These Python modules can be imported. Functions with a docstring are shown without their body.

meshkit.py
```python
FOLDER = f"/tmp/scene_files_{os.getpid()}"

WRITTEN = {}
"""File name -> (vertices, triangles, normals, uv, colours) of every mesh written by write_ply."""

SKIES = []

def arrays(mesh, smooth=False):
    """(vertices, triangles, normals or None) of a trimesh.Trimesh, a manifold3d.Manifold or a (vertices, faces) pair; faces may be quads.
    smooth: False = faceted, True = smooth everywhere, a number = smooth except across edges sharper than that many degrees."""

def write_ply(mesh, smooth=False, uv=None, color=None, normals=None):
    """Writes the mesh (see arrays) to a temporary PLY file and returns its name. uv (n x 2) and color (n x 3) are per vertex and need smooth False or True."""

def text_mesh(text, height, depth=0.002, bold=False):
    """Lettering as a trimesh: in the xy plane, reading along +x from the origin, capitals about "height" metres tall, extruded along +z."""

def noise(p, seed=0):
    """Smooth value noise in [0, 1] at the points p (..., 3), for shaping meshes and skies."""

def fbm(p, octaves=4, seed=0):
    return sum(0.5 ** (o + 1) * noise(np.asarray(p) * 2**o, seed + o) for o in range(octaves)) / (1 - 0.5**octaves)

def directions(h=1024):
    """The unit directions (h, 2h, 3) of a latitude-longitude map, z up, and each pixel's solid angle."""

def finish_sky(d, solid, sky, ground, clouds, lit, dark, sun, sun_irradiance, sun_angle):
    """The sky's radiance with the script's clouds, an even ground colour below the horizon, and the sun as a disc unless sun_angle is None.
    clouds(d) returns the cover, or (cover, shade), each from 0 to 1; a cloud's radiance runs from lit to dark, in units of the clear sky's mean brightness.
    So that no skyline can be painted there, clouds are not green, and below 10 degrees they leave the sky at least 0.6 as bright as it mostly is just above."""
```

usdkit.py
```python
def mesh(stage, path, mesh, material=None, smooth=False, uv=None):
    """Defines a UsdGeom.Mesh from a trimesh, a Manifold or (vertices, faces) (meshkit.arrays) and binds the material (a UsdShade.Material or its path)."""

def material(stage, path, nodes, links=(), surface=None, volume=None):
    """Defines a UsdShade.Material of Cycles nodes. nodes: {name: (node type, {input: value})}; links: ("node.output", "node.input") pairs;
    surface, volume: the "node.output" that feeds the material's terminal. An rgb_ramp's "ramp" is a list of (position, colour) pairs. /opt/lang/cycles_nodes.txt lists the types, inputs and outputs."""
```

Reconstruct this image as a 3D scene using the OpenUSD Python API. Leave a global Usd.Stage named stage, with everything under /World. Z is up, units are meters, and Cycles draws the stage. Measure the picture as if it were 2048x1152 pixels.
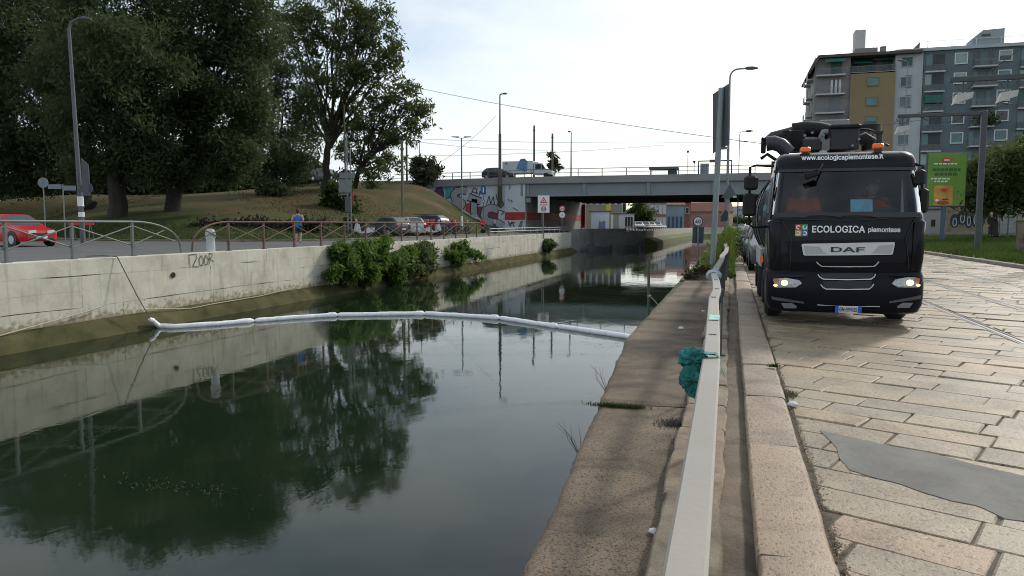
import math, random, numpy as np, trimesh, usdkit, meshkit
import manifold3d as m3
from shapely.geometry import Polygon, LineString, box as sbox
from shapely import affinity
from pxr import Usd, UsdGeom, UsdLux, UsdShade, Gf, Sdf, Vt
random.seed(7); np.random.seed(7)
R = np.random.default_rng(11)
stage = Usd.Stage.CreateInMemory()
UsdGeom.SetStageUpAxis(stage, 'Z'); UsdGeom.SetStageMetersPerUnit(stage, 1.0)
UsdGeom.Xform.Define(stage, '/World'); UsdGeom.Scope.Define(stage, '/World/Looks')
# ------------------------------------------------------------------ camera, sky, sun, exposure
FPX, YAW, PITCH, CAMZ = 1500.0, math.radians(16.2), math.radians(-4.9), 1.6
cam = UsdGeom.Camera.Define(stage, '/World/camera')
cam.CreateHorizontalApertureAttr(36.0); cam.CreateFocalLengthAttr(36.0 * FPX / 2048)
cam.AddTranslateOp().Set((0, 0, CAMZ)); cam.AddRotateZOp().Set(math.degrees(YAW)); cam.AddRotateXOp().Set(90 + math.degrees(PITCH))
cam.CreateExposureAttr(0.18)
SUN_AZ, SUN_EL = math.radians(27.0), math.radians(33.0)
SUNDIR = np.array([math.sin(SUN_AZ) * math.cos(SUN_EL), math.cos(SUN_AZ) * math.cos(SUN_EL), math.sin(SUN_EL)])
dome = UsdLux.DomeLight.Define(stage, '/World/sky')
sky = usdkit.material(stage, '/World/Looks/sky', {
    'tc': ('texture_coordinate', {}), 'mp': ('mapping', {'scale': (1.0, 1.0, 3.2)}),
    'n': ('noise_texture', {'scale': 2.3, 'detail': 7.0, 'roughness': 0.58, 'distortion': 0.35}),
    'r': ('rgb_ramp', {'ramp': [(0.39, (0.30, 0.30, 0.30)), (0.60, (1, 1, 1))]}),
    's': ('sky_texture', {'sky_type': 'single_scattering', 'sun_disc': False, 'sun_elevation': SUN_EL, 'sun_rotation': SUN_AZ, 'aerosol_density': 2.0}),
    'bw': ('rgb_to_bw', {}), 'cl': ('mix', {'mix_type': 'multiply', 'fac': 1.0, 'color2': (1.25, 1.29, 1.3)}),
    'cm': ('mix', {'mix_type': 'mix', 'fac': 0.68, 'color2': (6.2, 6.85, 7.2)}), 'm': ('mix', {'mix_type': 'mix'}), 'b': ('background_shader', {'strength': 0.13})},
    [('tc.generated', 'mp.vector'), ('mp.vector', 'n.vector'), ('n.fac', 'r.fac'), ('s.color', 'bw.color'), ('bw.val', 'cl.color1'),
     ('s.color', 'm.color1'), ('cl.color', 'cm.color1'), ('cm.color', 'm.color2'), ('r.color', 'm.fac'), ('m.color', 'b.color')], surface='b.background')
UsdShade.MaterialBindingAPI.Apply(dome.GetPrim()).Bind(sky)
dome.GetPrim().SetCustomDataByKey('kind', 'structure')
sun = UsdLux.DistantLight.Define(stage, '/World/sun')
sun.CreateNormalizeAttr(True); sun.CreateIntensityAttr(0.50); sun.CreateAngleAttr(5.0); sun.CreateColorAttr((1.0, 0.93, 0.82))
_z = SUNDIR; _x = np.cross([0, 0, 1.0], _z); _x /= np.linalg.norm(_x); _y = np.cross(_z, _x)
sun.MakeMatrixXform().Set(Gf.Matrix4d(*_x, 0, *_y, 0, *_z, 0, 0, 0, 0, 1))
# ------------------------------------------------------------------ helpers
cY, sY, cP, sP = math.cos(YAW), math.sin(YAW), math.cos(PITCH), math.sin(PITCH)
RIGHT = np.array([cY, sY, 0]); HEAD = np.array([-sY, cY, 0]); FWD = HEAD * cP + np.array([0, 0, sP]); UP = -HEAD * sP + np.array([0, 0, cP])
CAM = np.array([0, 0, CAMZ])
def P(px, py, D=None, z=None, x=None, y=None):
    d = FWD + RIGHT * ((px - 1024) / FPX) + UP * (-(py - 576) / FPX)
    if D is not None: t = D / d.dot(HEAD)
    elif z is not None: t = (z - CAMZ) / d[2]
    elif x is not None: t = x / d[0]
    else: t = y / d[1]
    return CAM + d * t
def pix(p):
    q = np.asarray(p, float) - CAM
    f = q @ FWD
    return 1024 + FPX * (q @ RIGHT) / f, 576 - FPX * (q @ UP) / f, f
used = {}
def numbered(parent, name):
    k = used.get((parent, name), 0); used[(parent, name)] = k + 1
    return f'{parent}/{name}' + (f'_{k:03d}' if k else '')
def meta(prim, label=None, cat=None, group=None, kind=None):
    for k, v in (('label', label), ('category', cat), ('group', group), ('kind', kind)):
        if v: prim.SetCustomDataByKey(k, v)
    return prim
def thing(name, label, cat, loc=(0, 0, 0), rotz=0.0, group=None, scale=None, kind=None):
    x = UsdGeom.Xform.Define(stage, numbered('/World', name))
    x.AddTranslateOp().Set(tuple(map(float, loc))); x.AddRotateZOp().Set(math.degrees(rotz))
    if scale is not None: x.AddScaleOp().Set(tuple(map(float, scale if np.ndim(scale) else (scale,) * 3)))
    return meta(x.GetPrim(), label, cat, group, kind)
def dup(root, loc, rotz=0.0, label=None, group=None, scale=None):
    was = root.GetCustomData(); nm = root.GetName()
    if nm[-4:-3] == '_' and nm[-3:].isdigit(): nm = nm[:-4]
    r = thing(nm, label or was['label'], was['category'], loc, rotz, group or was.get('group'), scale)
    r.GetReferences().AddInternalReference(root.GetPath()); r.SetInstanceable(True)
    return r
def rot(ax, a): return trimesh.transformations.rotation_matrix(a, ax)
def tr(v): return trimesh.transformations.translation_matrix(v)
class MB:
    def __init__(s): s.v = []; s.f = []; s.n = 0
    def add(s, v, f):
        v = np.asarray(v, float).reshape(-1, 3); f = np.asarray(f, int)
        if f.ndim == 2 and f.shape[1] == 4: f = np.vstack([f[:, [0, 1, 2]], f[:, [0, 2, 3]]])
        s.v.append(v); s.f.append(f + s.n); s.n += len(v); return s
    def tm(s, m, T=None):
        if hasattr(m, 'to_mesh'):
            q = m.to_mesh(); v, f = q.vert_properties[:, :3], q.tri_verts
        else: v, f = m.vertices, m.faces
        v = np.asarray(v, float)
        if T is not None: v = v @ T[:3, :3].T + T[:3, 3]
        return s.add(v, f)
    def box(s, c, size, rz=0.0, T=None, ch=0.0):
        h = np.asarray(size, float) / 2
        if ch > 0:
            c8 = []
            for zz, k in ((-h[2], ch), (-h[2] + ch, 0), (h[2] - ch, 0), (h[2], ch)):
                a, b = h[0] - k, h[1] - k
                c8 += [(-a + ch, -b, zz), (a - ch, -b, zz), (a, -b + ch, zz), (a, b - ch, zz), (a - ch, b, zz), (-a + ch, b, zz), (-a, b - ch, zz), (-a, -b + ch, zz)]
            v = np.array(c8); f = []
            for L in range(3):
                for i in range(8):
                    j = (i + 1) % 8; f.append((L * 8 + i, L * 8 + j, L * 8 + 8 + j)); f.append((L * 8 + i, L * 8 + 8 + j, L * 8 + 8 + i))
            for i in range(1, 7): f.append((0, i + 1, i)); f.append((24, 24 + i, 24 + i + 1))
        else:
            v = np.array([(x, y, z) for z in (-1, 1) for y in (-1, 1) for x in (-1, 1)], float) * h
            f = [(0, 2, 3, 1), (4, 5, 7, 6), (0, 1, 5, 4), (2, 6, 7, 3), (0, 4, 6, 2), (1, 3, 7, 5)]
        if T is not None: v = v @ T[:3, :3].T
        if rz: c_, s_ = math.cos(rz), math.sin(rz); v = v @ np.array([[c_, s_, 0], [-s_, c_, 0], [0, 0, 1]])
        return s.add(v + np.asarray(c, float), f)
    def tube(s, pts, r, n=8, cap=True):
        pts = np.asarray(pts, float); m = len(pts); r = np.broadcast_to(np.asarray(r, float), (m,))
        tg = np.gradient(pts, axis=0); tg /= np.maximum(np.linalg.norm(tg, axis=1, keepdims=True), 1e-9)
        u = np.cross(tg[0], [0, 0, 1.0]);
        if np.linalg.norm(u) < 1e-3: u = np.cross(tg[0], [1.0, 0, 0])
        u /= np.linalg.norm(u); rings = []
        a = np.arange(n) * 2 * np.pi / n
        for i in range(m):
            u = u - tg[i] * u.dot(tg[i]); u /= max(np.linalg.norm(u), 1e-9); w = np.cross(tg[i], u)
            rings.append(pts[i] + r[i] * (np.cos(a)[:, None] * u + np.sin(a)[:, None] * w))
        v = np.vstack(rings); f = []
        for i in range(m - 1):
            for k in range(n):
                j = (k + 1) % n; f.append((i * n + k, i * n + j, i * n + n + j, i * n + n + k))
        s.add(v, f)
        if cap:
            for o, base in ((0, 0), (1, (m - 1) * n)):
                t = [(base, base + k, base + k + 1) if o else (base, base + k + 1, base + k) for k in range(1, n - 1)]
                s.f.append(np.array(t) + s.n - len(v))
        return s
    def cyl(s, a, b, r, r2=None, n=12): return s.tube([a, b], [r, r if r2 is None else r2], n)
    def poly(s, pts, o, u, w, depth):
        """polygon (2d pts) in the frame o + x*u + y*w, extruded by depth along u x w"""
        pg = pts if hasattr(pts, 'geom_type') else Polygon(pts)
        u, w, o = (np.asarray(k, float) for k in (u, w, o)); nn = np.cross(u, w); nn /= np.linalg.norm(nn)
        for g in getattr(pg, 'geoms', [pg]):
            if g.is_empty or g.geom_type != 'Polygon' or g.area < 1e-7: continue
            m = trimesh.creation.extrude_polygon(g, abs(depth), engine='earcut')
            v = np.asarray(m.vertices)
            s.add(o + v[:, :1] * u + v[:, 1:2] * w + v[:, 2:] * nn * (1 if depth > 0 else -1), m.faces if depth > 0 else m.faces[:, ::-1])
        return s
    def rev(s, prof, c, axis='z', n=24):
        m = trimesh.creation.revolve(np.asarray(prof, float), sections=n)
        T = np.eye(4)
        if axis == 'x': T = rot([0, 1, 0], np.pi / 2)
        if axis == 'y': T = rot([1, 0, 0], -np.pi / 2)
        return s.tm(m, tr(c) @ T)
    def text(s, t, h, o, u, w, bold=False, depth=0.004, center=True, width=None):
        m = meshkit.text_mesh(t, h, depth, bold); v = np.array(m.vertices)
        if width: v[:, 0] *= width / np.ptp(v[:, 0])
        if center: v[:, 0] -= (v[:, 0].min() + v[:, 0].max()) / 2; v[:, 1] -= h / 2
        u, w, o = (np.asarray(k, float) for k in (u, w, o)); nn = np.cross(u, w)
        return s.add(o + v[:, :1] * u + v[:, 1:2] * w + v[:, 2:] * nn, m.faces)
    def grid(s, V):
        """V: (a, b, 3) array of points"""
        a, b = V.shape[:2]; i = np.arange(a * b).reshape(a, b)
        return s.add(V.reshape(-1, 3), np.stack([i[:-1, :-1], i[1:, :-1], i[1:, 1:], i[:-1, 1:]], -1).reshape(-1, 4))
    def data(s): return np.vstack(s.v), np.vstack(s.f)
    def build(s, name, mat, parent=None, smooth=False, label=None, cat=None, group=None, kind=None):
        return obj(name, s.data(), mat, parent, smooth, label, cat, group, kind)
def obj(name, mesh, mat, parent=None, smooth=False, label=None, cat=None, group=None, kind=None):
    par = '/World' if parent is None else str(parent.GetPath() if hasattr(parent, 'GetPath') else parent)
    m = usdkit.mesh(stage, numbered(par, name), mesh, mat, smooth)
    return meta(m.GetPrim(), label, cat, group, kind)
def primvar(prim, name, vals, interp='vertex'):
    UsdGeom.PrimvarsAPI(prim).CreatePrimvar(name, Sdf.ValueTypeNames.FloatArray, interp).Set(Vt.FloatArray.FromNumpy(np.asarray(vals, np.float32)))
# ------------------------------------------------------------------ materials
MATS = {}
def mat(name, col, rough=0.6, var=0.12, scale=6.0, metal=0.0, bump=0.0, bscale=40.0, spec=0.5, coat=0.0, col2=None, stretch=(1, 1, 1), detail=5.0, emit=0.0):
    """principled surface whose colour wanders between two tones, with fine relief"""
    if name in MATS: return MATS[name]
    c1 = tuple(max(0, c * (1 - var)) for c in col); c2 = col2 or tuple(c * (1 + var) for c in col)
    nodes = {'tc': ('texture_coordinate', {}), 'mp': ('mapping', {'scale': stretch}),
             'n': ('noise_texture', {'scale': scale, 'detail': detail, 'roughness': 0.6}),
             'r': ('rgb_ramp', {'ramp': [(0.32, c1), (0.68, c2)]}),
             'p': ('principled_bsdf', {'roughness': rough, 'metallic': metal, 'specular_ior_level': spec, 'coat_weight': coat})}
    links = [('tc.object', 'mp.vector'), ('mp.vector', 'n.vector'), ('n.fac', 'r.fac'), ('r.color', 'p.base_color')]
    if emit: nodes['p'][1].update(emission_strength=emit, emission_color=col)
    if bump:
        nodes['bn'] = ('noise_texture', {'scale': bscale, 'detail': 4.0}); nodes['bp'] = ('bump', {'strength': bump, 'distance': 0.01})
        links += [('mp.vector', 'bn.vector'), ('bn.fac', 'bp.height'), ('bp.normal', 'p.normal')]
    MATS[name] = usdkit.material(stage, '/World/Looks/' + name, nodes, links, surface='p.BSDF'); return MATS[name]
def leafmat(name, col, col2, scale=0.7, trans=0.3, rough=0.6):
    if name in MATS: return MATS[name]
    MATS[name] = usdkit.material(stage, '/World/Looks/' + name, {
        'tc': ('texture_coordinate', {}), 'n': ('noise_texture', {'scale': scale, 'detail': 8.0, 'roughness': 0.75}),
        'r': ('rgb_ramp', {'ramp': [(0.33, col), (0.67, col2)]}), 'ge': ('geometry', {}),
        'rr': ('rgb_ramp', {'ramp': [(0, (0.6, 0.62, 0.62)), (0.8, (1.1, 1.08, 1.0)), (1, (1.7, 1.5, 1.1))]}), 'mm': ('mix', {'mix_type': 'multiply', 'fac': 1.0}),
        'p': ('principled_bsdf', {'roughness': rough, 'specular_ior_level': 0.2}), 't': ('translucent_bsdf', {}), 'm': ('mix_closure', {'fac': trans})},
        [('tc.object', 'n.vector'), ('n.fac', 'r.fac'), ('ge.random_per_island', 'rr.fac'), ('r.color', 'mm.color1'), ('rr.color', 'mm.color2'), ('mm.color', 'p.base_color'), ('mm.color', 't.color'), ('p.BSDF', 'm.closure1'), ('t.BSDF', 'm.closure2')], surface='m.closure')
    return MATS[name]
def speckle(name, cA, cB, fleck, fscale=55.0, famount=0.42, rough=0.55, big=1.6, bump=0.25, stretch=(1, 1, 1), tone=False, spec=0.4, stain=0.0, sscale=0.55):
    """granite and aggregate: a base that wanders, fine grain, dark flecks, optional per-piece tone from the primvar 'tone'"""
    nodes = {'tc': ('texture_coordinate', {}), 'mp': ('mapping', {'scale': stretch}),
             'n': ('noise_texture', {'scale': big, 'detail': 6.0, 'roughness': 0.62}), 'r': ('rgb_ramp', {'ramp': [(0.3, cA), (0.7, cB)]}),
             'g': ('noise_texture', {'scale': fscale, 'detail': 3.0, 'roughness': 0.7}), 'gr': ('rgb_ramp', {'ramp': [(famount - 0.05, (0, 0, 0)), (famount + 0.03, (1, 1, 1))]}),
             'g2': ('noise_texture', {'scale': fscale * 3.1, 'detail': 2.0}), 'g2r': ('rgb_ramp', {'ramp': [(0.3, (0.72, 0.72, 0.72)), (0.7, (1.22, 1.22, 1.22))]}),
             'mx': ('mix', {'mix_type': 'mix', 'color1': fleck}), 'mg': ('mix', {'mix_type': 'multiply', 'fac': 0.8}),
             'p': ('principled_bsdf', {'roughness': rough, 'specular_ior_level': spec}), 'bp': ('bump', {'strength': bump, 'distance': 0.006})}
    L = [('tc.object', 'mp.vector'), ('tc.object', 'n.vector'), ('mp.vector', 'g.vector'), ('mp.vector', 'g2.vector'), ('n.fac', 'r.fac'), ('g.fac', 'gr.fac'), ('g2.fac', 'g2r.fac'),
         ('gr.color', 'mx.fac'), ('r.color', 'mx.color2'), ('mx.color', 'mg.color1'), ('g2r.color', 'mg.color2'), ('g.fac', 'bp.height'), ('bp.normal', 'p.normal')]
    out = 'mg.color'
    if tone:
        nodes['at'] = ('attribute', {'attribute': 'tone'})
        nodes['tr'] = ('rgb_ramp', {'ramp': [(0, (0.74, 0.75, 0.75)), (0.25, (0.86, 0.88, 0.89)), (0.5, (0.98, 0.97, 0.95)), (0.75, (1.05, 0.97, 0.88)), (0.9, (1.07, 1.03, 0.94)), (1, (1.1, 0.94, 0.88))]})
        nodes['mt'] = ('mix', {'mix_type': 'multiply', 'fac': 1.0})
        L += [('at.fac', 'tr.fac'), (out, 'mt.color1'), ('tr.color', 'mt.color2')]; out = 'mt.color'
    if stain:
        nodes['st'] = ('noise_texture', {'scale': sscale, 'detail': 9.0, 'roughness': 0.72, 'distortion': 0.6}); lo = 1 - stain
        nodes['sr'] = ('rgb_ramp', {'ramp': [(0.36, (lo, lo * .97, lo * .93)), (0.52, (0.96, 0.96, 0.95)), (0.7, (1.08, 1.07, 1.05))]}); nodes['ms'] = ('mix', {'mix_type': 'multiply', 'fac': 1.0})
        L += [('tc.object', 'st.vector'), ('st.fac', 'sr.fac'), (out, 'ms.color1'), ('sr.color', 'ms.color2')]; out = 'ms.color'
    L.append((out, 'p.base_color'))
    MATS[name] = usdkit.material(stage, '/World/Looks/' + name, nodes, L, surface='p.BSDF'); return MATS[name]
def glass(name, tint=(0.5, 0.55, 0.58)):
    if name not in MATS:
        MATS[name] = usdkit.material(stage, '/World/Looks/' + name, {'f': ('fresnel', {'IOR': 1.5}), 't': ('transparent_bsdf', {'color': tint}), 'g': ('glossy_bsdf', {'color': (1, 1, 1), 'roughness': 0.03}), 'm': ('mix_closure', {})},
            [('f.fac', 'm.fac'), ('t.BSDF', 'm.closure1'), ('g.BSDF', 'm.closure2')], surface='m.closure')
    return MATS[name]
# ------------------------------------------------------------------ the setting
QZ, WZ, LZ = -0.06, -1.68, 0.55
fbm = meshkit.fbm
M_soil = mat('soil', (0.10, 0.085, 0.055), 0.95, 0.35, 3.0, bump=0.5)
M_asph = speckle('asphalt', (0.085, 0.087, 0.09), (0.13, 0.13, 0.128), (0.05, 0.05, 0.05), 40, 0.4, 0.75, 0.8, 0.15)
M_mort = mat('joint_dirt', (0.10, 0.085, 0.062), 0.95, 0.4, 9.0, bump=0.4)
M_slab = speckle('slab_stone', (0.275, 0.228, 0.165), (0.375, 0.305, 0.215), (0.11, 0.095, 0.08), 30, 0.405, 0.58, 1.3, 0.8, tone=True, spec=0.35, stain=0.42, sscale=0.8)
M_far_slab = speckle('far_paving', (0.235, 0.21, 0.17), (0.32, 0.28, 0.22), (0.10, 0.09, 0.08), 5, 0.38, 0.6, 0.8, 0.2, stretch=(1, 2.2, 1), spec=0.35, stain=0.3)
M_kerb = speckle('kerb_granite', (0.27, 0.205, 0.148), (0.375, 0.29, 0.212), (0.13, 0.10, 0.085), 32, 0.415, 0.6, 2.5, 0.6, stretch=(1.6, 0.8, 1), tone=True, stain=0.4, sscale=1.6)
M_quay = speckle('quay_concrete', (0.11, 0.080, 0.054), (0.255, 0.19, 0.13), (0.045, 0.037, 0.03), 75, 0.45, 0.85, 1.1, 0.7, stain=0.55, sscale=0.9)
M_base = speckle('base_concrete', (0.18, 0.14, 0.10), (0.325, 0.26, 0.188), (0.15, 0.12, 0.10), 30, 0.36, 0.8, 2.2, 0.4, tone=True, stain=0.5, sscale=1.8)
M_gut = speckle('gutter_concrete', (0.13, 0.10, 0.072), (0.24, 0.19, 0.138), (0.11, 0.09, 0.07), 34, 0.38, 0.85, 1.6, 0.5, stain=0.5, sscale=1.5)
M_steel = mat('rail_steel', (0.36, 0.35, 0.34), 0.28, 0.15, 6, metal=1.0)
M_grasssoil = mat('grass_ground', (0.075, 0.10, 0.03), 0.95, 0.3, 1.2, col2=(0.13, 0.135, 0.05), bump=0.5)
def sheet(name, pts, z, m, kind='structure', thick=0.0, parent=None):
    b = MB()
    if thick: b.poly(pts, (0, 0, z - thick), (1, 0, 0), (0, 1, 0), thick)
    else:
        v, f = trimesh.creation.triangulate_polygon(Polygon(pts), engine='earcut'); v = np.asarray(v)
        b.add(np.column_stack([v, np.full(len(v), z)]), f)
        F = b.f[0]; a, c, e = (b.v[0][F[:, i]] for i in range(3)); flip = np.cross(c - a, e - a)[:, 2] < 0; F[flip] = F[flip][:, ::-1]
    return b.build(name, m, parent, kind=kind if parent is None else None)
sheet('ground', [(-1500, -800), (1500, -800), (1500, 2500), (-1500, 2500)], -2.4, M_soil)
# water: mirror-like with a little ripple, dark green body
M_water = usdkit.material(stage, '/World/Looks/canal_water', {
    'tc': ('texture_coordinate', {}), 'mp': ('mapping', {'scale': (0.8, 0.5, 1), 'rotation': (0, 0, 0.3)}),
    'n': ('noise_texture', {'scale': 1.5, 'detail': 3.0, 'distortion': 0.6}), 'bp': ('bump', {'strength': 0.055, 'distance': 0.05}),
    'n3': ('noise_texture', {'scale': 14.0, 'detail': 2.0}), 'bp3': ('bump', {'strength': 0.012, 'distance': 0.02}),
    'n2': ('noise_texture', {'scale': 0.35, 'detail': 7.0, 'distortion': 2.5}), 'r': ('rgb_ramp', {'ramp': [(0.3, (0.004, 0.0085, 0.0036)), (0.7, (0.008, 0.0125, 0.0065))]}),
    'rg': ('map_range', {'from_min': 0.35, 'from_max': 0.7, 'to_min': 0.012, 'to_max': 0.06, 'clamp': True}), 'p': ('principled_bsdf', {'ior': 1.333, 'specular_ior_level': 0.5})},
    [('tc.object', 'mp.vector'), ('mp.vector', 'n.vector'), ('n.fac', 'bp.height'), ('tc.object', 'n3.vector'), ('n3.fac', 'bp3.height'), ('bp.normal', 'bp3.normal'), ('bp3.normal', 'p.normal'),
     ('tc.object', 'n2.vector'), ('n2.fac', 'r.fac'), ('n2.fac', 'rg.value'), ('rg.result', 'p.roughness'), ('r.color', 'p.base_color')], surface='p.BSDF')
sheet('canal_water', [(-17.9, -40), (0, -40), (0, 110), (60, 330), (-18, 330), (-17.9, 84)], WZ, M_water)
# --- right bank: road bed, near paving stones, kerb, footing of the rail, quay
RB = [(0.5, -40), (10.0, -40), (10.0, 95), (14, 125), (22, 160), (16, 160), (9, 127), (3.5, 105), (0.5, 95)]
road = thing('road', None, None, kind='structure')
sheet('roadbed', RB, -0.013, M_mort, parent=road)
EX = [3.845, 5.29, 7.11, 8.555]
strips = [(0.535, EX[0] - 0.085), (EX[0] + 0.085, EX[1] - 0.085), (EX[1] + 0.085, EX[2] - 0.085), (EX[2] + 0.085, EX[3] - 0.085), (EX[3] + 0.085, 9.95)]
A = math.radians(24); e1 = np.array([-math.cos(A), math.sin(A)]); e2 = np.array([math.sin(A), math.cos(A)])
def slab_mesh(pg, r, top, gap=0.0045, ch=0.009, low=-0.05, tilt=0.003):
    q = pg.buffer(-gap, join_style=2)
    if q.is_empty or q.geom_type != 'Polygon' or q.area < 0.006: return None
    q = q.simplify(0.004); o = np.array(q.exterior.coords)[:-1]
    if Polygon(o).exterior.is_ccw is False: o = o[::-1]
    c = o.mean(0); n = len(o)
    o = o + r.normal(0, 0.004, o.shape)
    i = np.array([p + (c - p) / np.linalg.norm(c - p) * ch * 1.4 for p in o])
    g = r.normal(0, tilt, 2); zt = top + (i - c) @ g
    v = np.vstack([np.column_stack([o, np.full(n, low)]), np.column_stack([o, zt - ch * 0.8]), np.column_stack([i, zt])])
    f = []
    for L in range(2):
        for k in range(n):
            j = (k + 1) % n; f += [(L * n + k, L * n + j, L * n + n + j), (L * n + k, L * n + n + j, L * n + n + k)]
    f += [(2 * n, 2 * n + k, 2 * n + k + 1) for k in range(1, n - 1)]
    return v, np.array(f)
_pp = np.array([P(x, y, z=0.0)[:2] for x, y in ((1640, 860), (1665, 866), (1700, 874), (1745, 883), (1790, 893), (1850, 904), (1900, 915), (1960, 931), (2048, 951), (2120, 968), (2120, 1066), (2048, 1042), (2010, 1036), (1960, 1012), (1900, 1000), (1850, 985), (1800, 967), (1750, 955), (1700, 940), (1680, 916), (1672, 895), (1655, 876))])
_ps = Polygon(_pp).buffer(.08).buffer(-.08).segmentize(.02); _pc = np.array(_ps.exterior.coords)[:-1]; _pc = _pc + .03 * (np.stack([fbm(np.column_stack([_pc * 9, _pc[:, 0] * 0 + k]), 3, 40 + k) for k in (0, 1)], 1) - .5); PATCH = Polygon(_pc).buffer(0)
slabs = []; r = np.random.default_rng(5)
v0 = -2.0; RH = 0.4
while v0 < 50:
    v0 += RH; RH = float(r.uniform(.345, .44)); off = r.uniform(0, 1); u = -30.0 + off
    while u < 32:
        Lg = r.uniform(0.5, 1.1); p0 = e1 * u + e2 * v0; p1 = e1 * (u + Lg) + e2 * v0; p2 = e1 * (u + Lg) + e2 * (v0 + RH); p3 = e1 * u + e2 * (v0 + RH); u += Lg
        c = (p0 + p2) / 2
        if not (-0.3 < c[0] < 10.6 and 1.8 < c[1] < 46): continue
        x, y, d = pix((c[0], c[1], 0))
        if d < 1 or not (-100 < x < 2450 and y < 1650): continue
        pg = Polygon([p0, p1, p2, p3]); tone = float(np.clip(r.normal(0.5, 0.24), 0, 1)); inp = pg.intersects(PATCH); dz = -.006 if inp else r.normal(0, 0.005)
        for a, b in strips:
            cut = pg.intersection(sbox(a, 1.9, b, 45.0))
            if cut.is_empty or cut.geom_type != 'Polygon' or cut.area < 0.012: continue
            m = slab_mesh(cut, r, dz, r.uniform(.002, .008), r.uniform(.006, .016), tilt=0.0 if inp else .006)
            if m: slabs.append((cut.area / d ** 2 * 1e4 / max(d, 1), tone, m))
slabs.sort(key=lambda s: -s[0])
for s_, tone, m in slabs[:300]:
    primvar(obj('paving_stone', m, M_slab, road), 'tone', np.full(len(m[0]), tone))
b = MB(); tn = []
for s_, tone, m in slabs[300:]: b.add(*m); tn.append(np.full(len(m[0]), tone))
primvar(b.build('paving', M_slab, road, kind='stuff'), 'tone', np.concatenate(tn))
sheet('far_paving', [(0.53, 45.0), (9.97, 45.0), (9.97, 95), (14, 125), (22, 160), (16, 160), (9, 127), (3.5, 105), (0.53, 95)], -0.006, M_far_slab, parent=road)
M_patch = speckle('patch_asphalt', (0.135, 0.138, 0.132), (0.20, 0.19, 0.168), (0.075, 0.075, 0.075), 60, 0.37, 0.8, 2.2, 0.25, stretch=(0.6, 2.5, 1), stain=0.3, sscale=1.5)
b = MB(); b.poly(PATCH, (0, 0, -.0138), (1, 0, 0), (0, 1, 0), .0125); b.build('asphalt_patch', M_patch, road)
trk = []
for k, x in enumerate(EX):
    b = MB()
    b.box((x, 24, -0.024), (0.16, 70, 0.03)); b.box((x - 0.022, 24, -0.004), (0.056, 70, 0.016), ch=0.004); b.box((x + 0.052, 24, -0.005), (0.02, 70, 0.014)); b.box((x - 0.066, 24, -0.008), (0.022, 70, 0.01))
    trk.append(b)
tt = thing('tram_track', 'nearer tram track, two steel grooved rails set in the paving beside the lorry', 'tram track', group='tram tracks in the road')
for q in trk[:2]: q.build('rail', M_steel, tt)
tt = thing('tram_track', 'farther tram track near the grass verge at the right picture edge', 'tram track', group='tram tracks in the road')
for q in trk[2:]: q.build('rail', M_steel, tt)
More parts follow.
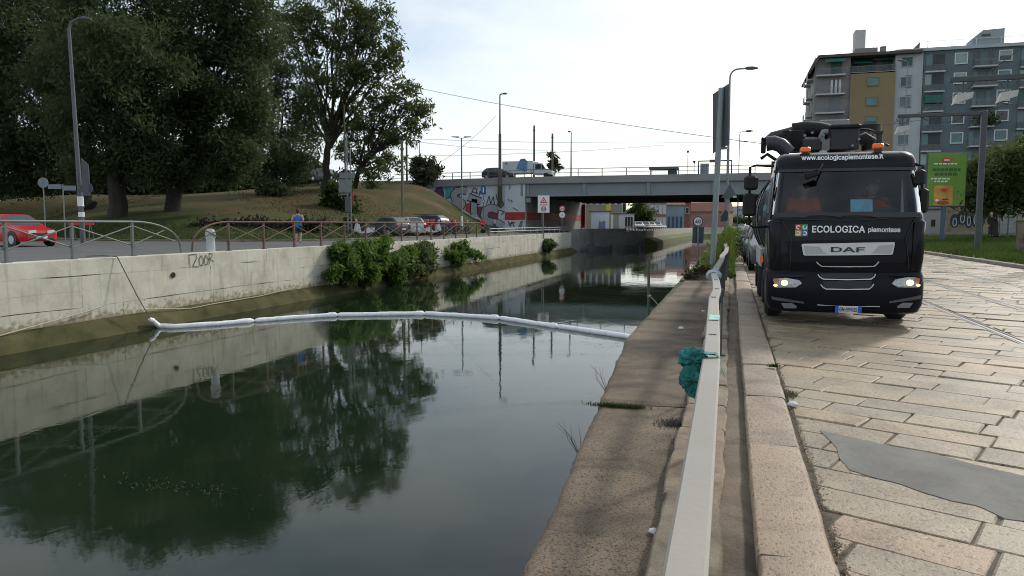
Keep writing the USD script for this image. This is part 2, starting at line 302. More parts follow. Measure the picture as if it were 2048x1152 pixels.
# kerb of granite blocks
kerb = thing('kerb', None, None, kind='structure')
ys = [1.2, 2.35, 3.58, 5.44, 7.0, 8.55, 10.4, 12.4, 14.0, 15.4, 15.85, 17.2, 18.9, 21.1, 22.6, 24.0]; r = np.random.default_rng(8)
while ys[-1] < 92: ys.append(ys[-1] + r.uniform(1.0, 1.8))
far = MB()
for k, (a, c) in enumerate(zip(ys[:-1], ys[1:])):
    dx = r.normal(0, 0.008); x0, x1 = 0.165 + dx + r.normal(0, .006), 0.515 + dx; h = 0.065 + r.normal(0, 0.006)
    n = 10 if c < 25 else 2; yy = np.linspace(a + 0.006, c - 0.006, n); sk = r.normal(0, 0.09)
    prof = [(x0, -0.15), (x0, h - 0.015), (x0 + 0.015, h), ((x0 + x1) / 2, h + 0.003), (x1 - 0.03, h - 0.002), (x1 - 0.006, h - 0.02), (x1, h - 0.06), (x1, -0.15)]
    G = np.array([[(px_ + r.normal(0, 0.0022 if n > 2 else 0), y + (px_ - 0.34) * sk * (1 if 0 < i < n - 1 else 1.0), pz + (r.normal(0, 0.0012) if pz > 0 else 0)) for px_, pz in prof] for i, y in enumerate(yy)])
    q = MB(); q.grid(G[:, ::-1]); m_ = len(prof)
    for e, fl in ((0, 1), (n - 1, 0)):
        base = e * m_; t = [(base, base + j, base + j + 1) for j in range(1, m_ - 1)]; q.f.append(np.array(t)[:, ::-1] if fl == 0 else np.array(t))
    V, F = q.data(); o = obj('kerbstone', (V, F), M_kerb, kerb, smooth=40); nv = len(o.GetAttribute('points').Get())
    primvar(o, 'tone', np.full(nv, float(np.clip(r.normal(0.6, 0.2), 0.2, 1))))
# gutter strip between kerb and rail footing, and the footing blocks
G = MB(); yy = np.linspace(0.8, 92, 760); xx = np.linspace(-0.02, 0.20, 6)
X, Y = np.meshgrid(xx, yy, indexing='ij'); Z = -0.035 + 0.03 * (fbm(np.stack([X * 5, Y * 2.2, 0 * X], -1), 4, 3) - 0.5) - 0.02 * np.exp(-((X - 0.165) / 0.02) ** 2)
G.grid(np.stack([X, Y, Z], -1)); G.build('gutter', M_gut, kerb, smooth=True)
foot = thing('pavement', None, None, kind='structure')
r = np.random.default_rng(21); y = 0.6
while y < 92:
    L = r.uniform(0.5, 2.2) if y > 5 else r.uniform(1.2, 2.4); q = MB(); xr = -0.005 + r.normal(0, 0.012); xl = -0.335 + r.normal(0, 0.012); n = 9 if y < 24 else 2
    prof = [(xl, -0.25), (xl, 0.005), (xl + 0.018, 0.022), (xr - 0.02, 0.024), (xr, 0.004), (xr, -0.25)]; yy = np.linspace(y + 0.006, y + L - 0.006, n)
    wob = (fbm(np.stack([yy * 3, yy * 0, yy * 0], -1), 3, 9) - 0.5) * 0.04; dz = r.normal(0, 0.006)
    Gp = np.array([[(px_ + (wob[i] if j > 2 else -wob[i] * 0.5) + r.normal(0, 0.003), y_, pz + dz + r.normal(0, 0.002)) for j, (px_, pz) in enumerate(prof)] for i, y_ in enumerate(yy)])
    q.grid(Gp[:, ::-1]); m_ = len(prof)
    for e, fl in ((0, 1), (n - 1, 0)):
        t = [(e * m_, e * m_ + j, e * m_ + j + 1) for j in range(1, m_ - 1)]; q.f.append(np.array(t)[:, ::-1] if not fl else np.array(t))
    V, F = q.data(); o = obj('footing_block', (V, F), M_base, foot, smooth=35)
    primvar(o, 'tone', np.full(len(o.GetAttribute('points').Get()), float(np.clip(r.normal(0.5, 0.25), 0, 1)))); y += L
quay = thing('quay', None, None, kind='structure')
EY = [-3, 3.29, 4.97, 6.93, 11.07, 14.15, 22.9]; EXQ = [-0.66, -0.92, -1.02, -1.15, -1.43, -1.41, -1.27]
secs = [-2, 6.84, 10.55, 13.05, 17.25, 22.9]
for k, (a, c) in enumerate(zip(secs[:-1], secs[1:])):
    n = int((c - a) / 0.06); yy = np.linspace(a + 0.006, c - 0.006, n); tt_ = np.linspace(0, 1, 26)
    ed = np.interp(yy, EY, EXQ) + 0.05 * (fbm(np.stack([yy * 2.2, 0 * yy, 0 * yy], -1), 5, 31) - 0.5) + 0.022 * (fbm(np.stack([yy * 13, 0 * yy, 0 * yy], -1), 3, 32) - 0.5)
    X = ed[:, None] + (-0.325 - ed[:, None]) * tt_[None]; Y = np.repeat(yy[:, None], 26, 1)
    Z = QZ + [0.0, 0.012, -0.006, 0.01, -0.004][k] + 0.02 * (fbm(np.stack([X * 2.5, Y * 2.5, 0 * X], -1), 5, 17) - 0.5)
    Z -= 0.03 * np.clip(1 - (X - ed[:, None]) / 0.05, 0, 1) ** 2; dd = np.minimum(yy - a, c - yy)[:, None]; Z += 0.014 * np.exp(-(dd / 0.12) ** 2) - 0.03 * np.exp(-(dd / 0.02) ** 2)
    top = np.stack([X, Y, Z], -1); wall = top[:, :1].copy(); rows = []
    for z, o_ in ((-2.0, 0.0), (-0.9, 0.0), (-0.35, 0.01), (QZ - 0.05, 0.0)):
        w = wall.copy(); w[..., 2] = z; w[..., 0] -= o_ ; rows.append(w)
    q = MB(); q.grid(np.concatenate(rows + [top], 1)[:, ::-1])
    q.build('quay_slab', M_quay, quay, smooth=True)
# end wall of the platform and the soil bank beyond it
q = MB(); q.box((-0.76, 23.0, -0.9), (1.02, 0.18, 2.1)); q.build('end_wall', M_base, quay)
def surf(name, fz, x0, x1, y0, y1, nx, ny, m, kind='structure', smooth=True, warp=None):
    X, Y = np.meshgrid(np.linspace(x0, x1, nx), np.linspace(y0, y1, ny), indexing='ij')
    if warp is not None: X = X + warp(Y)
    q = MB(); q.grid(np.stack([X, Y, fz(X, Y)], -1)); return q.build(name, m, kind=kind, smooth=smooth)
bend = lambda Y: 0.0045 * np.clip(Y - 88, 0, None) ** 1.9 / 4
def bank_z(X, Y):
    u = (X - bend(Y) + 3.0) / 3.2
    return np.clip(-1.9 + 1.95 * np.clip(u, 0, 1) ** 0.8 * 1.0, -1.95, -0.03) + 0.12 * (fbm(np.stack([X, Y * 0.7, 0 * X], -1), 3, 4) - 0.5) * np.clip((0.1 - X + bend(Y)) * 2, 0, 1) - 0.02
surf('bank', bank_z, -3.2, 0.18, 23.05, 320, 14, 260, M_grasssoil, warp=bend)
# verge on the right, with the land up to the flats
def verge_z(X, Y): return 0.10 + 0.45 * np.clip((X - 10) / 14, 0, 1) + 0.10 * (fbm(np.stack([X * .5, Y * .5, 0 * X], -1), 3, 6) - 0.5) * np.clip((X - 10.2) * 1, 0, 1)
vk = lambda Y: 0.22 * np.clip(40 - Y, 0, 8) * 0 + 0.0
surf('verge', verge_z, 10.2, 90, -10, 128, 90, 130, M_grasssoil)
q = MB(); yy = -10.0; r = np.random.default_rng(3); vkb = thing('verge_kerb', None, None, kind='structure'); ks = MB()
while yy < 95: L = r.uniform(0.9, 1.3); ks.box((10.08 + r.normal(0, .01), yy + L / 2, 0.0), (0.24, L - 0.012, 0.26), ch=0.015); yy += L
ks.build('kerb_course', speckle('verge_kerb_stone', (0.2, 0.17, 0.14), (0.32, 0.27, 0.22), (0.1, 0.09, 0.08), 30, 0.4, 0.8, 1.5, 0.3), vkb)
sheet('far_ground', [(9.9, 95), (14, 127), (90, 127.5), (300, 128), (300, 500), (-200, 500), (-200, 150), (-30, 150), (-30, 300), (24, 300), (16, 160), (22, 160), (14, 125)], -0.06, M_grasssoil) if False else None
sheet('far_bank_ground', [(10.1, 128.1), (300, 128.1), (300, 600), (45, 600), (24, 165)], 0.02, M_grasssoil)
# --- left bank: wall, ledge, street, terrain
M_wall = usdkit.material(stage, '/World/Looks/canal_wall_concrete', {
    'tc': ('texture_coordinate', {}), 'ms': ('mapping', {'scale': (1.0, 1.6, 0.16)}), 'sx': ('separate_xyz', {}),
    'n': ('noise_texture', {'scale': 0.9, 'detail': 6.0, 'roughness': 0.65}), 'r': ('rgb_ramp', {'ramp': [(0.3, (0.38, 0.365, 0.295)), (0.52, (0.53, 0.515, 0.425)), (0.72, (0.61, 0.60, 0.515))]}),
    'n2': ('noise_texture', {'scale': 2.3, 'detail': 7.0, 'roughness': 0.7}), 'r2': ('rgb_ramp', {'ramp': [(0.54, (1, 1, 1)), (0.72, (0.55, 0.54, 0.50)), (0.85, (0.33, 0.31, 0.28))]}),
    'n3': ('noise_texture', {'scale': 7.0, 'detail': 5.0}), 'ad': ('math', {'math_type': 'multiply_add', 'value2': 0.55, 'value3': -0.28}), 'sm': ('math', {'math_type': 'add'}),
    'r3': ('rgb_ramp', {'ramp': [(0.0, (0.50, 0.45, 0.38)), (0.06, (0.62, 0.56, 0.45)), (0.16, (1, 1, 1))]}), 'mr': ('map_range', {'from_min': -1.25, 'from_max': 0.6, 'to_min': 0, 'to_max': 1}),
    'm1': ('mix', {'mix_type': 'multiply', 'fac': 0.85}), 'm2': ('mix', {'mix_type': 'multiply', 'fac': 1.0}),
    'p': ('principled_bsdf', {'roughness': 0.85, 'specular_ior_level': 0.3}), 'bp': ('bump', {'strength': 0.3, 'distance': 0.02})},
    [('tc.object', 'n.vector'), ('n.fac', 'r.fac'), ('tc.object', 'ms.vector'), ('ms.vector', 'n2.vector'), ('n2.fac', 'r2.fac'), ('r.color', 'm1.color1'), ('r2.color', 'm1.color2'),
     ('tc.object', 'sx.vector'), ('sx.z', 'mr.value'), ('tc.object', 'n3.vector'), ('n3.fac', 'ad.value1'), ('mr.result', 'sm.value1'), ('ad.value', 'sm.value2'), ('sm.value', 'r3.fac'),
     ('m1.color', 'm2.color1'), ('r3.color', 'm2.color2'), ('m2.color', 'p.base_color'), ('n3.fac', 'bp.height'), ('bp.normal', 'p.normal')], surface='p.BSDF')
M_dark = mat('crack_shadow', (0.17, 0.155, 0.125), 0.95, 0.3, 4)
M_ledge = mat('algae_concrete', (0.055, 0.058, 0.028), 0.95, 0.1, 1.1, spec=0.05, col2=(0.12, 0.108, 0.055), bump=0.4, bscale=12)
WX = -17.8
cw = thing('canal_wall', 'long cream concrete canal wall with cracks and stains along the left bank', 'wall')
q = MB(); q.box((WX - 0.26, 34, -0.72), (0.42, 104, 2.42)); q.build('wall_core', M_dark, cw)
zc_ = [0.57, 0.12, -0.30, -0.78, -1.24]; r = np.random.default_rng(14)
jc = lambda k, y: zc_[k] + (0.10 * (fbm(np.stack([y * 0.35, y * 0 + k * 7.3, y * 0], -1), 5, 2) - 0.5) if 0 < k else 0 * y)
for k in range(4):
    y = -6 + r.uniform(0, 2)
    while y < 86:
        L = r.uniform(3.2, 8.0) if k else r.uniform(2.4, 5.5); y1 = min(y + L, 86); n = max(8, int((y1 - y) * 5)); t = np.linspace(0, 1, n); m_ = 7
        j0 = 0.05 * r.normal(size=m_); j1 = 0.05 * r.normal(size=m_); G = np.zeros((n, m_, 3))
        for j in range(m_):
            s_ = j / (m_ - 1); ya = y + 0.006 + j0[j] * 0.12; yb = y1 - 0.006 + j1[j] * 0.12; Yv = ya + (yb - ya) * t
            gt = np.clip(0.03 * (fbm(np.stack([Yv * 0.8, Yv * 0 + k, Yv * 0], -1), 5, 5) - 0.5) * 2, 0.0008, 0.016); gb = np.clip(0.03 * (fbm(np.stack([Yv * 0.8, Yv * 0 + k + 1, Yv * 0], -1), 5, 5) - 0.5) * 2, 0.0008, 0.016)
            G[:, j, 1] = Yv; G[:, j, 2] = (jc(k, Yv) - (gt if k else 0)) * (1 - s_) + (jc(k + 1, Yv) + gb) * s_
        G[..., 0] = WX + 0.02 * (fbm(np.stack([G[..., 1] * .8, G[..., 2] * 2, G[..., 2] * 0], -1), 4, 8) - 0.5) + r.normal(0, 0.003) 
        back = G.copy(); back[..., 0] -= 0.06
        ring = np.concatenate([back[:, :1], G, back[:, -1:]], 1); q = MB(); q.grid(ring)
        e0 = np.stack([G[0], back[0]], 0); e1_ = np.stack([back[-1], G[-1]], 0); q.grid(e0); q.grid(e1_)
        q.build('concrete_block', M_wall, cw, smooth=35); y = y1
q = MB(); q.box((WX - 0.235, 34, 0.545), (0.40, 104, 0.09), ch=0.012); q.build('coping', M_wall, cw)
led = MB(); yy = np.linspace(-18, 90, 400); wv = 0.06 * (fbm(np.stack([yy, 0 * yy, 0 * yy], -1), 4, 5) - 0.5)
prof = [(WX - 0.1, -1.17), (WX + 0.03, -1.20), (WX + 0.10, -1.255), (WX + 0.32, -1.5), (WX + 0.55, -1.9)]
led.grid(np.array([[(x + (wv[i] if j > 1 else 0), y_, z + wv[i] * 0.4 * (j < 3)) for j, (x, z) in enumerate(prof)] for i, y_ in enumerate(yy)])); led.build('algae_ledge', M_ledge, cw, smooth=True)
q = MB()
for (x, y, l) in ((346, 550, .12),):
    p = P(x, y, x=WX); q.tube([p + [-0.3, 0, 0], p + [0.03, 0, 0]], 0.095, 14)
q.build('drain_pipe', mat('rust', (0.07, 0.04, 0.025), 0.9, 0.3, 10), cw, smooth=40)
p = P(346, 550, x=WX + 0.031); MB().tube([p, p + [0.004, 0, 0]], 0.075, 14).build('drain_mouth', mat('black', (0.008, 0.008, 0.008), 0.9, 0), cw)
# painted scrawl on the wall (flat print)
def stroke(b, pts, w, O, u, v, off):
    ls = LineString(pts).buffer(w / 2, cap_style=1, resolution=3); b.poly(ls, O + np.cross(u, v) * off, u, v, 0.004)
b = MB(); pc = lambda x, y: (lambda q: (q[1], q[2]))(P(x, y, x=WX + 0.02))
for st in ([(381, 535), (378, 510), (392, 508)], [(392, 508), (394, 515), (386, 533), (398, 534)], [(403, 511), (398, 519), (400, 530), (405, 531), (408, 521), (403, 511)], [(412, 510), (409, 518), (410, 529), (415, 529), (417, 519), (412, 510)], [(419, 528), (419, 506), (425, 508), (424, 515), (419, 517), (428, 523)]):
    stroke(b, [pc(*s) for s in st], 0.022, np.array([WX + 0.016, 0, 0]), np.array([0, 1.0, 0]), np.array([0, 0, 1.0]), 0.0)
b.build('scrawl', mat('spray_black', (0.03, 0.03, 0.035), 0.7, 0), cw)
# far left wall: bends right beyond the bridge
fw = thing('canal_wall', 'low dark canal wall bending right under and beyond the bridge', 'wall')
def along(path, prof, name, m, parent, smooth=False):
    pts = np.array(path, float); t = np.gradient(pts, axis=0); t /= np.linalg.norm(t, axis=1, keepdims=True); nrm = np.column_stack([t[:, 1], -t[:, 0]])
    G_ = np.array([[(p[0] + n[0] * o, p[1] + n[1] * o, z) for o, z in prof] for p, n in zip(pts, nrm)]); q = MB(); q.grid(G_); return q.build(name, m, parent, smooth)
FP = [(-17.8, 86)] + [tuple(P(x, y, z=WZ)[:2]) for x, y in ((1160, 502.5), (1188, 499), (1220, 497.5), (1255, 496), (1291, 493), (1335, 483.5), (1384, 474))] + [(6, 220), (24, 262)]
M_pinkw = mat('pink_brick_wall', (0.27, 0.16, 0.13), 0.9, 0.2, 1.5); M_concd = mat('grey_concrete', (0.22, 0.22, 0.21), 0.85, 0.2, 0.8, bump=0.2)
along(FP[:6], [(-0.5, 0.56), (0.0, 0.56), (0.0, -2.0)], 'wall_face', M_concd, fw)
along(FP[5:], [(-0.5, 0.56), (0.0, 0.56), (0.05, -2.0)], 'wall_face', mat('far_wall', (0.33, 0.31, 0.27), 0.9, 0.15, 0.6), fw)
along(FP[5:], [(0.05, -0.45), (1.6, -0.95), (1.8, -1.9)], 'grass_ledge', mat('ledge_grass', (0.10, 0.12, 0.035), 0.95, 0.3, 1.0), fw)
_t = np.array(FP[6]) - np.array(FP[4]); _t /= np.linalg.norm(_t); _n = np.array([_t[1], -_t[0]]); b = MB(); b.add([(FP[5][0] + _n[0] * o, FP[5][1] + _n[1] * o, z) for o, z in ((0.0, -.4), (1.6, -.95), (1.8, -1.9), (0.0, -1.9))], [(0, 1, 2), (0, 2, 3), (0, 2, 1), (0, 3, 2)][:2]); b.build('ledge_end', MATS['ledge_grass'], fw)
sheet('left_street', [(-90, -30), (-17.95, -30), (-17.95, 86)] + [(x - .3, y + .1) for x, y in FP[1:]] + [(20, 300), (-30, 300), (-24.1, 128), (-24.1, 90.5), (-22.6, 80), (-22.9, 54), (-23.2, 43), (-25, 39.2), (-28, 37.6), (-37, 37), (-64, 50), (-90, 56)], LZ, M_asph)
from scipy.interpolate import RBFInterpolator
RE = [(-22.6, 90), (-22.6, 80), (-22.9, 54), (-23.2, 43), (-25, 39.2), (-28, 37.6), (-37, 37), (-64, 50), (-90, 56)]
cps = [tuple(P(a, b_, D=d)) for a, b_, d in ((620, 378, 84), (450, 388, 80), (200, 397, 75), (20, 405, 72), (235, 432, 55), (335, 432, 55), (520, 425, 58), (600, 440, 55), (420, 450, 50), (100, 443, 58), (850, 374, 92), (760, 378, 88), (700, 420, 68), (800, 420, 74), (900, 462, 76), (700, 462, 56), (300, 395, 90), (850, 402, 80), (900, 432, 80), (800, 452, 66), (940, 452, 82))]
cps += [tuple(P(a, b_, y=89.6)) for a, b_ in ((835, 374), (850, 381), (880, 396), (902, 407), (927, 423), (965, 447), (996, 460), (1020, 466))]
cps += [(-60, 110, 6.3), (-40, 112, 7.0), (-100, 100, 5), (-110, 160, 5), (-40, 170, 4), (-130, 60, 2.5), (-24, 90, 0.75), (-24.1, 86, 0.7)] + [(x, y, LZ + 0.1) for x, y in RE[1:]]
cps = np.array(cps); rbf = RBFInterpolator(cps[:, :2], cps[:, 2], kernel='thin_plate_spline', smoothing=0.15)
edge = LineString(RE); asph = Polygon([(-90, -30), (-15, -30), (-15, 90)] + RE)
import shapely
def hill_z(X, Y):
    z = rbf(np.column_stack([X.ravel(), Y.ravel()])).reshape(X.shape); pts = shapely.points(X, Y); ins = shapely.contains(asph, pts); d = shapely.distance(edge, pts)
    z = np.clip(z, LZ + 0.08, 7.2); s_ = np.clip(d / 3.0, 0, 1); z = (LZ + 0.1) * (1 - s_) + z * s_ + 0.25 * (fbm(np.stack([X * .3, Y * .3, 0 * X], -1), 4, 2) - 0.5) * np.clip(d / 4, 0, 1)
    return np.where(ins, LZ - 0.25, z)
M_hill = usdkit.material(stage, '/World/Looks/hill_ground', {
    'tc': ('texture_coordinate', {}), 'n': ('noise_texture', {'scale': 0.22, 'detail': 10.0, 'roughness': 0.75}), 'sx': ('separate_xyz', {}),
    'mr': ('map_range', {'from_min': 0.7, 'from_max': 3.0, 'to_min': 0.30, 'to_max': 0.0, 'clamp': True}), 'ad': ('math', {'math_type': 'subtract'}),
    'r': ('rgb_ramp', {'ramp': [(0.22, (0.035, 0.055, 0.015)), (0.40, (0.068, 0.078, 0.026)), (0.52, (0.10, 0.078, 0.037)), (0.66, (0.155, 0.108, 0.052))]}),
    'g': ('noise_texture', {'scale': 9.0, 'detail': 4.0}), 'gr': ('rgb_ramp', {'ramp': [(0.3, (0.6, 0.6, 0.6)), (0.7, (1.25, 1.25, 1.25))]}), 'm': ('mix', {'mix_type': 'multiply', 'fac': 1.0}),
    'p': ('principled_bsdf', {'roughness': 0.95, 'specular_ior_level': 0.1}), 'bp': ('bump', {'strength': 0.8, 'distance': 0.08})},
    [('tc.object', 'n.vector'), ('tc.object', 'sx.vector'), ('sx.z', 'mr.value'), ('n.fac', 'ad.value1'), ('mr.result', 'ad.value2'), ('ad.value', 'r.fac'), ('tc.object', 'g.vector'), ('g.fac', 'gr.fac'),
     ('r.color', 'm.color1'), ('gr.color', 'm.color2'), ('m.color', 'p.base_color'), ('g.fac', 'bp.height'), ('bp.normal', 'p.normal')], surface='p.BSDF')
q = MB(); X, Y = np.meshgrid(np.concatenate([np.arange(-150, -70, 3.0), np.arange(-70, -21.0, 0.6), [-22.0]])[:-1], np.arange(30, 175, 0.8), indexing='ij'); HZ = hill_z(X, Y)
near = (X > -25.7) & (Y > 90.2); HZ = np.where(near | ((Y > 127.3) & (X > -75)), LZ - 0.3, HZ); q.grid(np.stack([X, Y, HZ], -1)); q.build('hill', M_hill, kind='structure', smooth=True)
ek = np.array(RE)[::-1]
lk = thing('street_kerb', None, None, kind='structure'); along([tuple(p) for p in ek], [(-0.15, LZ + 0.115), (0.0, LZ + 0.115), (0.02, LZ + 0.09), (0.02, LZ - 0.1)], 'kerb_course', M_gut, lk)
# a pale path over the hill
# ------------------------------------------------------------------ road bridge
BY = 90.0
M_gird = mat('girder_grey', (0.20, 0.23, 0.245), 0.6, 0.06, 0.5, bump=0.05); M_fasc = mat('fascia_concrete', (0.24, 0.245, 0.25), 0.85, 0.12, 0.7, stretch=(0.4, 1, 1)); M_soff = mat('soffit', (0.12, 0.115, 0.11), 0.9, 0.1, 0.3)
M_abut = mat('white_painted_concrete', (0.50, 0.53, 0.57), 0.85, 0.07, 0.35, stretch=(1, 1, 0.3)); M_railg = mat('railing_grey', (0.10, 0.11, 0.12), 0.5, 0.1, 3)
M_redp = mat('red_band_paint', (0.33, 0.035, 0.03), 0.7, 0.2, 1.2)
M_trunkpole = mat('rusty_green_pole', (0.11, 0.095, 0.075), 0.7, 0.25, 2)
br = thing('road_bridge', 'grey steel girder road bridge crossing over the canal and both streets', 'bridge')
XR = 17.0
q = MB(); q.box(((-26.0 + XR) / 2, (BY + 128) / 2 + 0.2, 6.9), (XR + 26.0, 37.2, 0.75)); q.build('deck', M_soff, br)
q = MB()
top = lambda x: 7.33 if x > -24 else 7.33 + (x + 24) * 0.012 - 0.0 * x
q.grid(np.array([[(x, BY - 0.25, 6.52 - (0.02 * (-24 - x) if x < -24 else 0)), (x, BY - 0.25, top(x)), (x, BY + 0.15, top(x)), (x, BY + 0.15, 6.3)] for x in (-42, -36, -30, -24, XR)])[::-1]); q.build('fascia', M_fasc, br)
q = MB(); q.box(((-24.6 + XR) / 2, BY + 0.12, 5.72), (XR + 24.4, 0.10, 1.6)); q.box(((-24.6 + XR) / 2, BY + 0.0, 4.95), (XR + 24.4, 0.45, 0.06)); q.box(((-24.6 + XR) / 2, BY + 0.0, 6.49), (XR + 24.4, 0.4, 0.05)); q.build('main_girder', M_gird, br)
for px_ in (1044, 1056, 1168.5, 1297, 1428, 1556):
    x = P(px_, 380, y=BY)[0]; MB().box((x, BY - 0.02, 5.72), (0.42 if px_ > 1060 else 0.3, 0.18, 1.48), ch=0.02).build('stiffener', M_gird, br)
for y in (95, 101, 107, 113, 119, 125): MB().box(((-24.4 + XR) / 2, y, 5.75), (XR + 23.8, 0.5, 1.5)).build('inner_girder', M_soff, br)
for x0, x1, z in ((-42, -24.2, 7.25), (-24.2, XR, 7.33)):
    for dz in (0.42, 0.88): MB().tube([(x0, BY - 0.1, z + dz - (0.22 if x0 < -30 else 0)), (x1, BY - 0.1, z + dz)], 0.035 if dz < .8 else 0.045, 6).build('railing_bar', M_railg, br)
xs = list(np.arange(-41, -24.5, 2.35)) + list(np.arange(-23.6, XR, 2.9))
for x in xs: MB().box((x, BY - 0.1, top(x) + 0.42 - (0.1 if x < -30 else 0)), (0.09, 0.07, 0.95)).build('railing_post', M_railg, br)
for x0, x1 in ((-26, XR),):
    for dz in (0.42, 0.88): MB().tube([(x0, 127.6, 7.3 + dz), (x1, 127.6, 7.3 + dz)], 0.04, 5).build('railing_bar', M_railg, br)
# abutments, wing wall, pilaster
q = MB(); q.box((-24.9, 109.4, 3.35), (0.8, 37.0, 6.35)); q.build('abutment', mat('abutment_grey', (0.27, 0.27, 0.28), 0.9, 0.2, 0.5, stretch=(1, 1, .3)), br)
q = MB(); q.box((XR - 0.6, 109.4, 3.1), (1.2, 37.0, 6.8)); q.build('abutment', M_concd, br)
q = MB(); q.box((XR + 7, 109.4, 3.6), (14, 36.6, 7.4)); q.build('ramp', M_concd, br)
q = MB(); q.poly([(-40.5, 5.2), (-24.5, 0.2), (-24.5, 6.5), (-40.5, 6.3)], (0, BY + 0.6, 0), (1, 0, 0), (0, 0, 1), 0.6); q.build('wing_wall', M_abut, br)
q = MB(); q.box((-25.72, BY - 0.03, 3.38), (2.6, 0.12, 6.2)); q.build('pilaster', M_abut, br)
q = MB(); q.box((-25.72, BY - 0.1, 2.55), (2.6, 0.012, 0.96)); q.build('red_band', M_redp, br)
q = MB(); q.box((-24.49, 109.4, 2.55), (0.012, 36.9, 0.96)); q.build('red_band', M_redp, br)
q = MB(); q.box((-24.2, 127.4, 2.9), (0.5, 0.5, 4.0)); q.build('corner_pier', M_redp, br)
q = MB(); q.box((-24.0, BY - 0.05, 4.5), (0.55, 0.4, 0.55)); q.build('bearing_box', M_fasc, br)
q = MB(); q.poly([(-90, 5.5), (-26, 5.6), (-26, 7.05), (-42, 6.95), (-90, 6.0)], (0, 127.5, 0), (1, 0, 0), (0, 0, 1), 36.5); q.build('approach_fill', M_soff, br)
# graffiti: paint sheets on the wing wall and abutment
gp = lambda pts: [(lambda w: (w[0], w[2]))(P(840 + x / 6.4, 320 + y / 6.4, y=BY)) for x, y in pts]
def paint(name, polys, m, off, width=0, parent=br):
    b = MB()
    for pts in polys:
        a = gp(pts); g = LineString(a).buffer(width, cap_style=2, join_style=1, resolution=4) if width else Polygon(a).buffer(0)
        b = MB(); b.poly(g, (0, BY - 0.012 - off, 0), (1, 0, 0), (0, 0, 1), 0.008); b.build(name, m, parent)
S_ = [(600, 395), (540, 385), (470, 400), (430, 450), (450, 500), (520, 535), (545, 560), (530, 590), (470, 580), (415, 545)]
T_ = [[(615, 470), (700, 505), (780, 530)], [(700, 500), (690, 600), (695, 700)]]
C_ = [(1000, 640), (920, 610), (840, 640), (820, 710), (850, 780), (940, 800), (1010, 810), (1060, 850)]
g_out = mat('graffiti_black', (0.03, 0.03, 0.04), 0.6, 0); g_sil = mat('graffiti_silver', (0.34, 0.37, 0.40), 0.45, 0.08, 2, metal=0.3); g_red = mat('graffiti_red', (0.42, 0.06, 0.045), 0.6, 0.15, 2)
g_pur = mat('graffiti_purple', (0.10, 0.045, 0.14), 0.6, 0.2, 2); g_tur = mat('graffiti_turquoise', (0.06, 0.36, 0.40), 0.6, 0.2, 2); g_mar = mat('graffiti_maroon', (0.16, 0.04, 0.06), 0.6, 0.2, 2)
paint('graffiti_fill', [[(180, 400), (215, 350), (290, 340), (310, 420), (300, 490), (240, 460)]], g_pur, 0.0)
paint('graffiti_fill', [[(300, 350), (400, 340), (420, 420), (380, 500), (310, 470), (330, 410)]], g_tur, 0.0)
paint('graffiti_fill', [[(590, 560), (660, 540), (665, 690), (580, 650)], [(455, 420), (520, 430), (510, 475), (450, 470)], [(470, 520), (540, 530), (530, 575), (460, 560)]], g_red, 0.010)
paint('graffiti_fill', [[(720, 600), (830, 590), (1010, 640), (1000, 760), (820, 790), (740, 720)]], g_mar, 0.0)
paint('graffiti_outline', [S_] + T_ + [C_], g_out, 0.020, 0.52)
paint('graffiti_letter', [S_], g_sil, 0.030, 0.40); paint('graffiti_letter', T_, g_sil, 0.030, 0.38); paint('graffiti_letter', [C_], g_sil, 0.030, 0.42)
paint('graffiti_lines', [[(660, 430), (690, 355), (730, 370), (720, 440)], [(660, 405), (740, 425)], [(755, 460), (770, 400), (785, 440)], [(850, 570), (885, 460), (905, 560), (940, 470), (955, 570)], [(975, 440), (990, 510)], [(995, 560), (1010, 530), (1060, 530), (1075, 570), (1040, 610), (1000, 590), (995, 560)], [(500, 350), (540, 345), (610, 400)], [(1015, 640), (1080, 660), (1040, 700)]], g_out, 0.014, 0.055)
paint('graffiti_lines', [[(430, 350), (415, 440), (330, 500)], [(215, 400), (240, 410)], [(265, 400), (290, 415)]], g_out, 0.014, 0.05)
gq = lambda *a: paint('graffiti_tag', a[0], a[1], 0.10, a[2])
gq([[(1130, 780), (1160, 850), (1180, 790), (1210, 860)], [(1150, 810), (1220, 800)]], g_mar, 0.06); gq([[(1250, 890), (1290, 780), (1325, 770), (1300, 890)]], mat('graffiti_teal', (0.10, 0.17, 0.20), 0.7, .2, 2), 0)
gq([[(1135, 320), (1160, 340), (1145, 380)], [(1130, 500), (1150, 530)], [(1165, 510), (1185, 530), (1170, 540)], [(1190, 610), (1260, 650)]], g_pur, 0.05)
# signs standing before the wall
def signpost(name, label, px, pyb, D, top_px, parts, r=0.04, cat='sign', mp=None, group=None):
    base = P(px, pyb, D=D); h = P(px, top_px, D=D)[2] - base[2]; t = thing(name, label, cat, base, YAW, group)
    MB().cyl((0, 0, -0.3), (0, 0, h), r, n=8).build('post', mp or M_railg, t, smooth=50)
    parts(t, h, base, D / FPX); return t
M_white = mat('white_paint', (0.72, 0.72, 0.72), 0.5, 0.05, 3); M_blue = mat('sign_blue', (0.02, 0.07, 0.28), 0.45, 0.05, 3); M_red = mat('sign_red', (0.55, 0.02, 0.03), 0.45, 0.05, 3); M_blk = mat('black_plastic', (0.016, 0.016, 0.018), 0.5, 0.1, 5); M_backg = mat('sign_back_grey', (0.065, 0.075, 0.085), 0.55, 0.1, 4)
M_galv = mat('galvanised', (0.19, 0.205, 0.21), 0.5, 0.12, 5, metal=0.6)
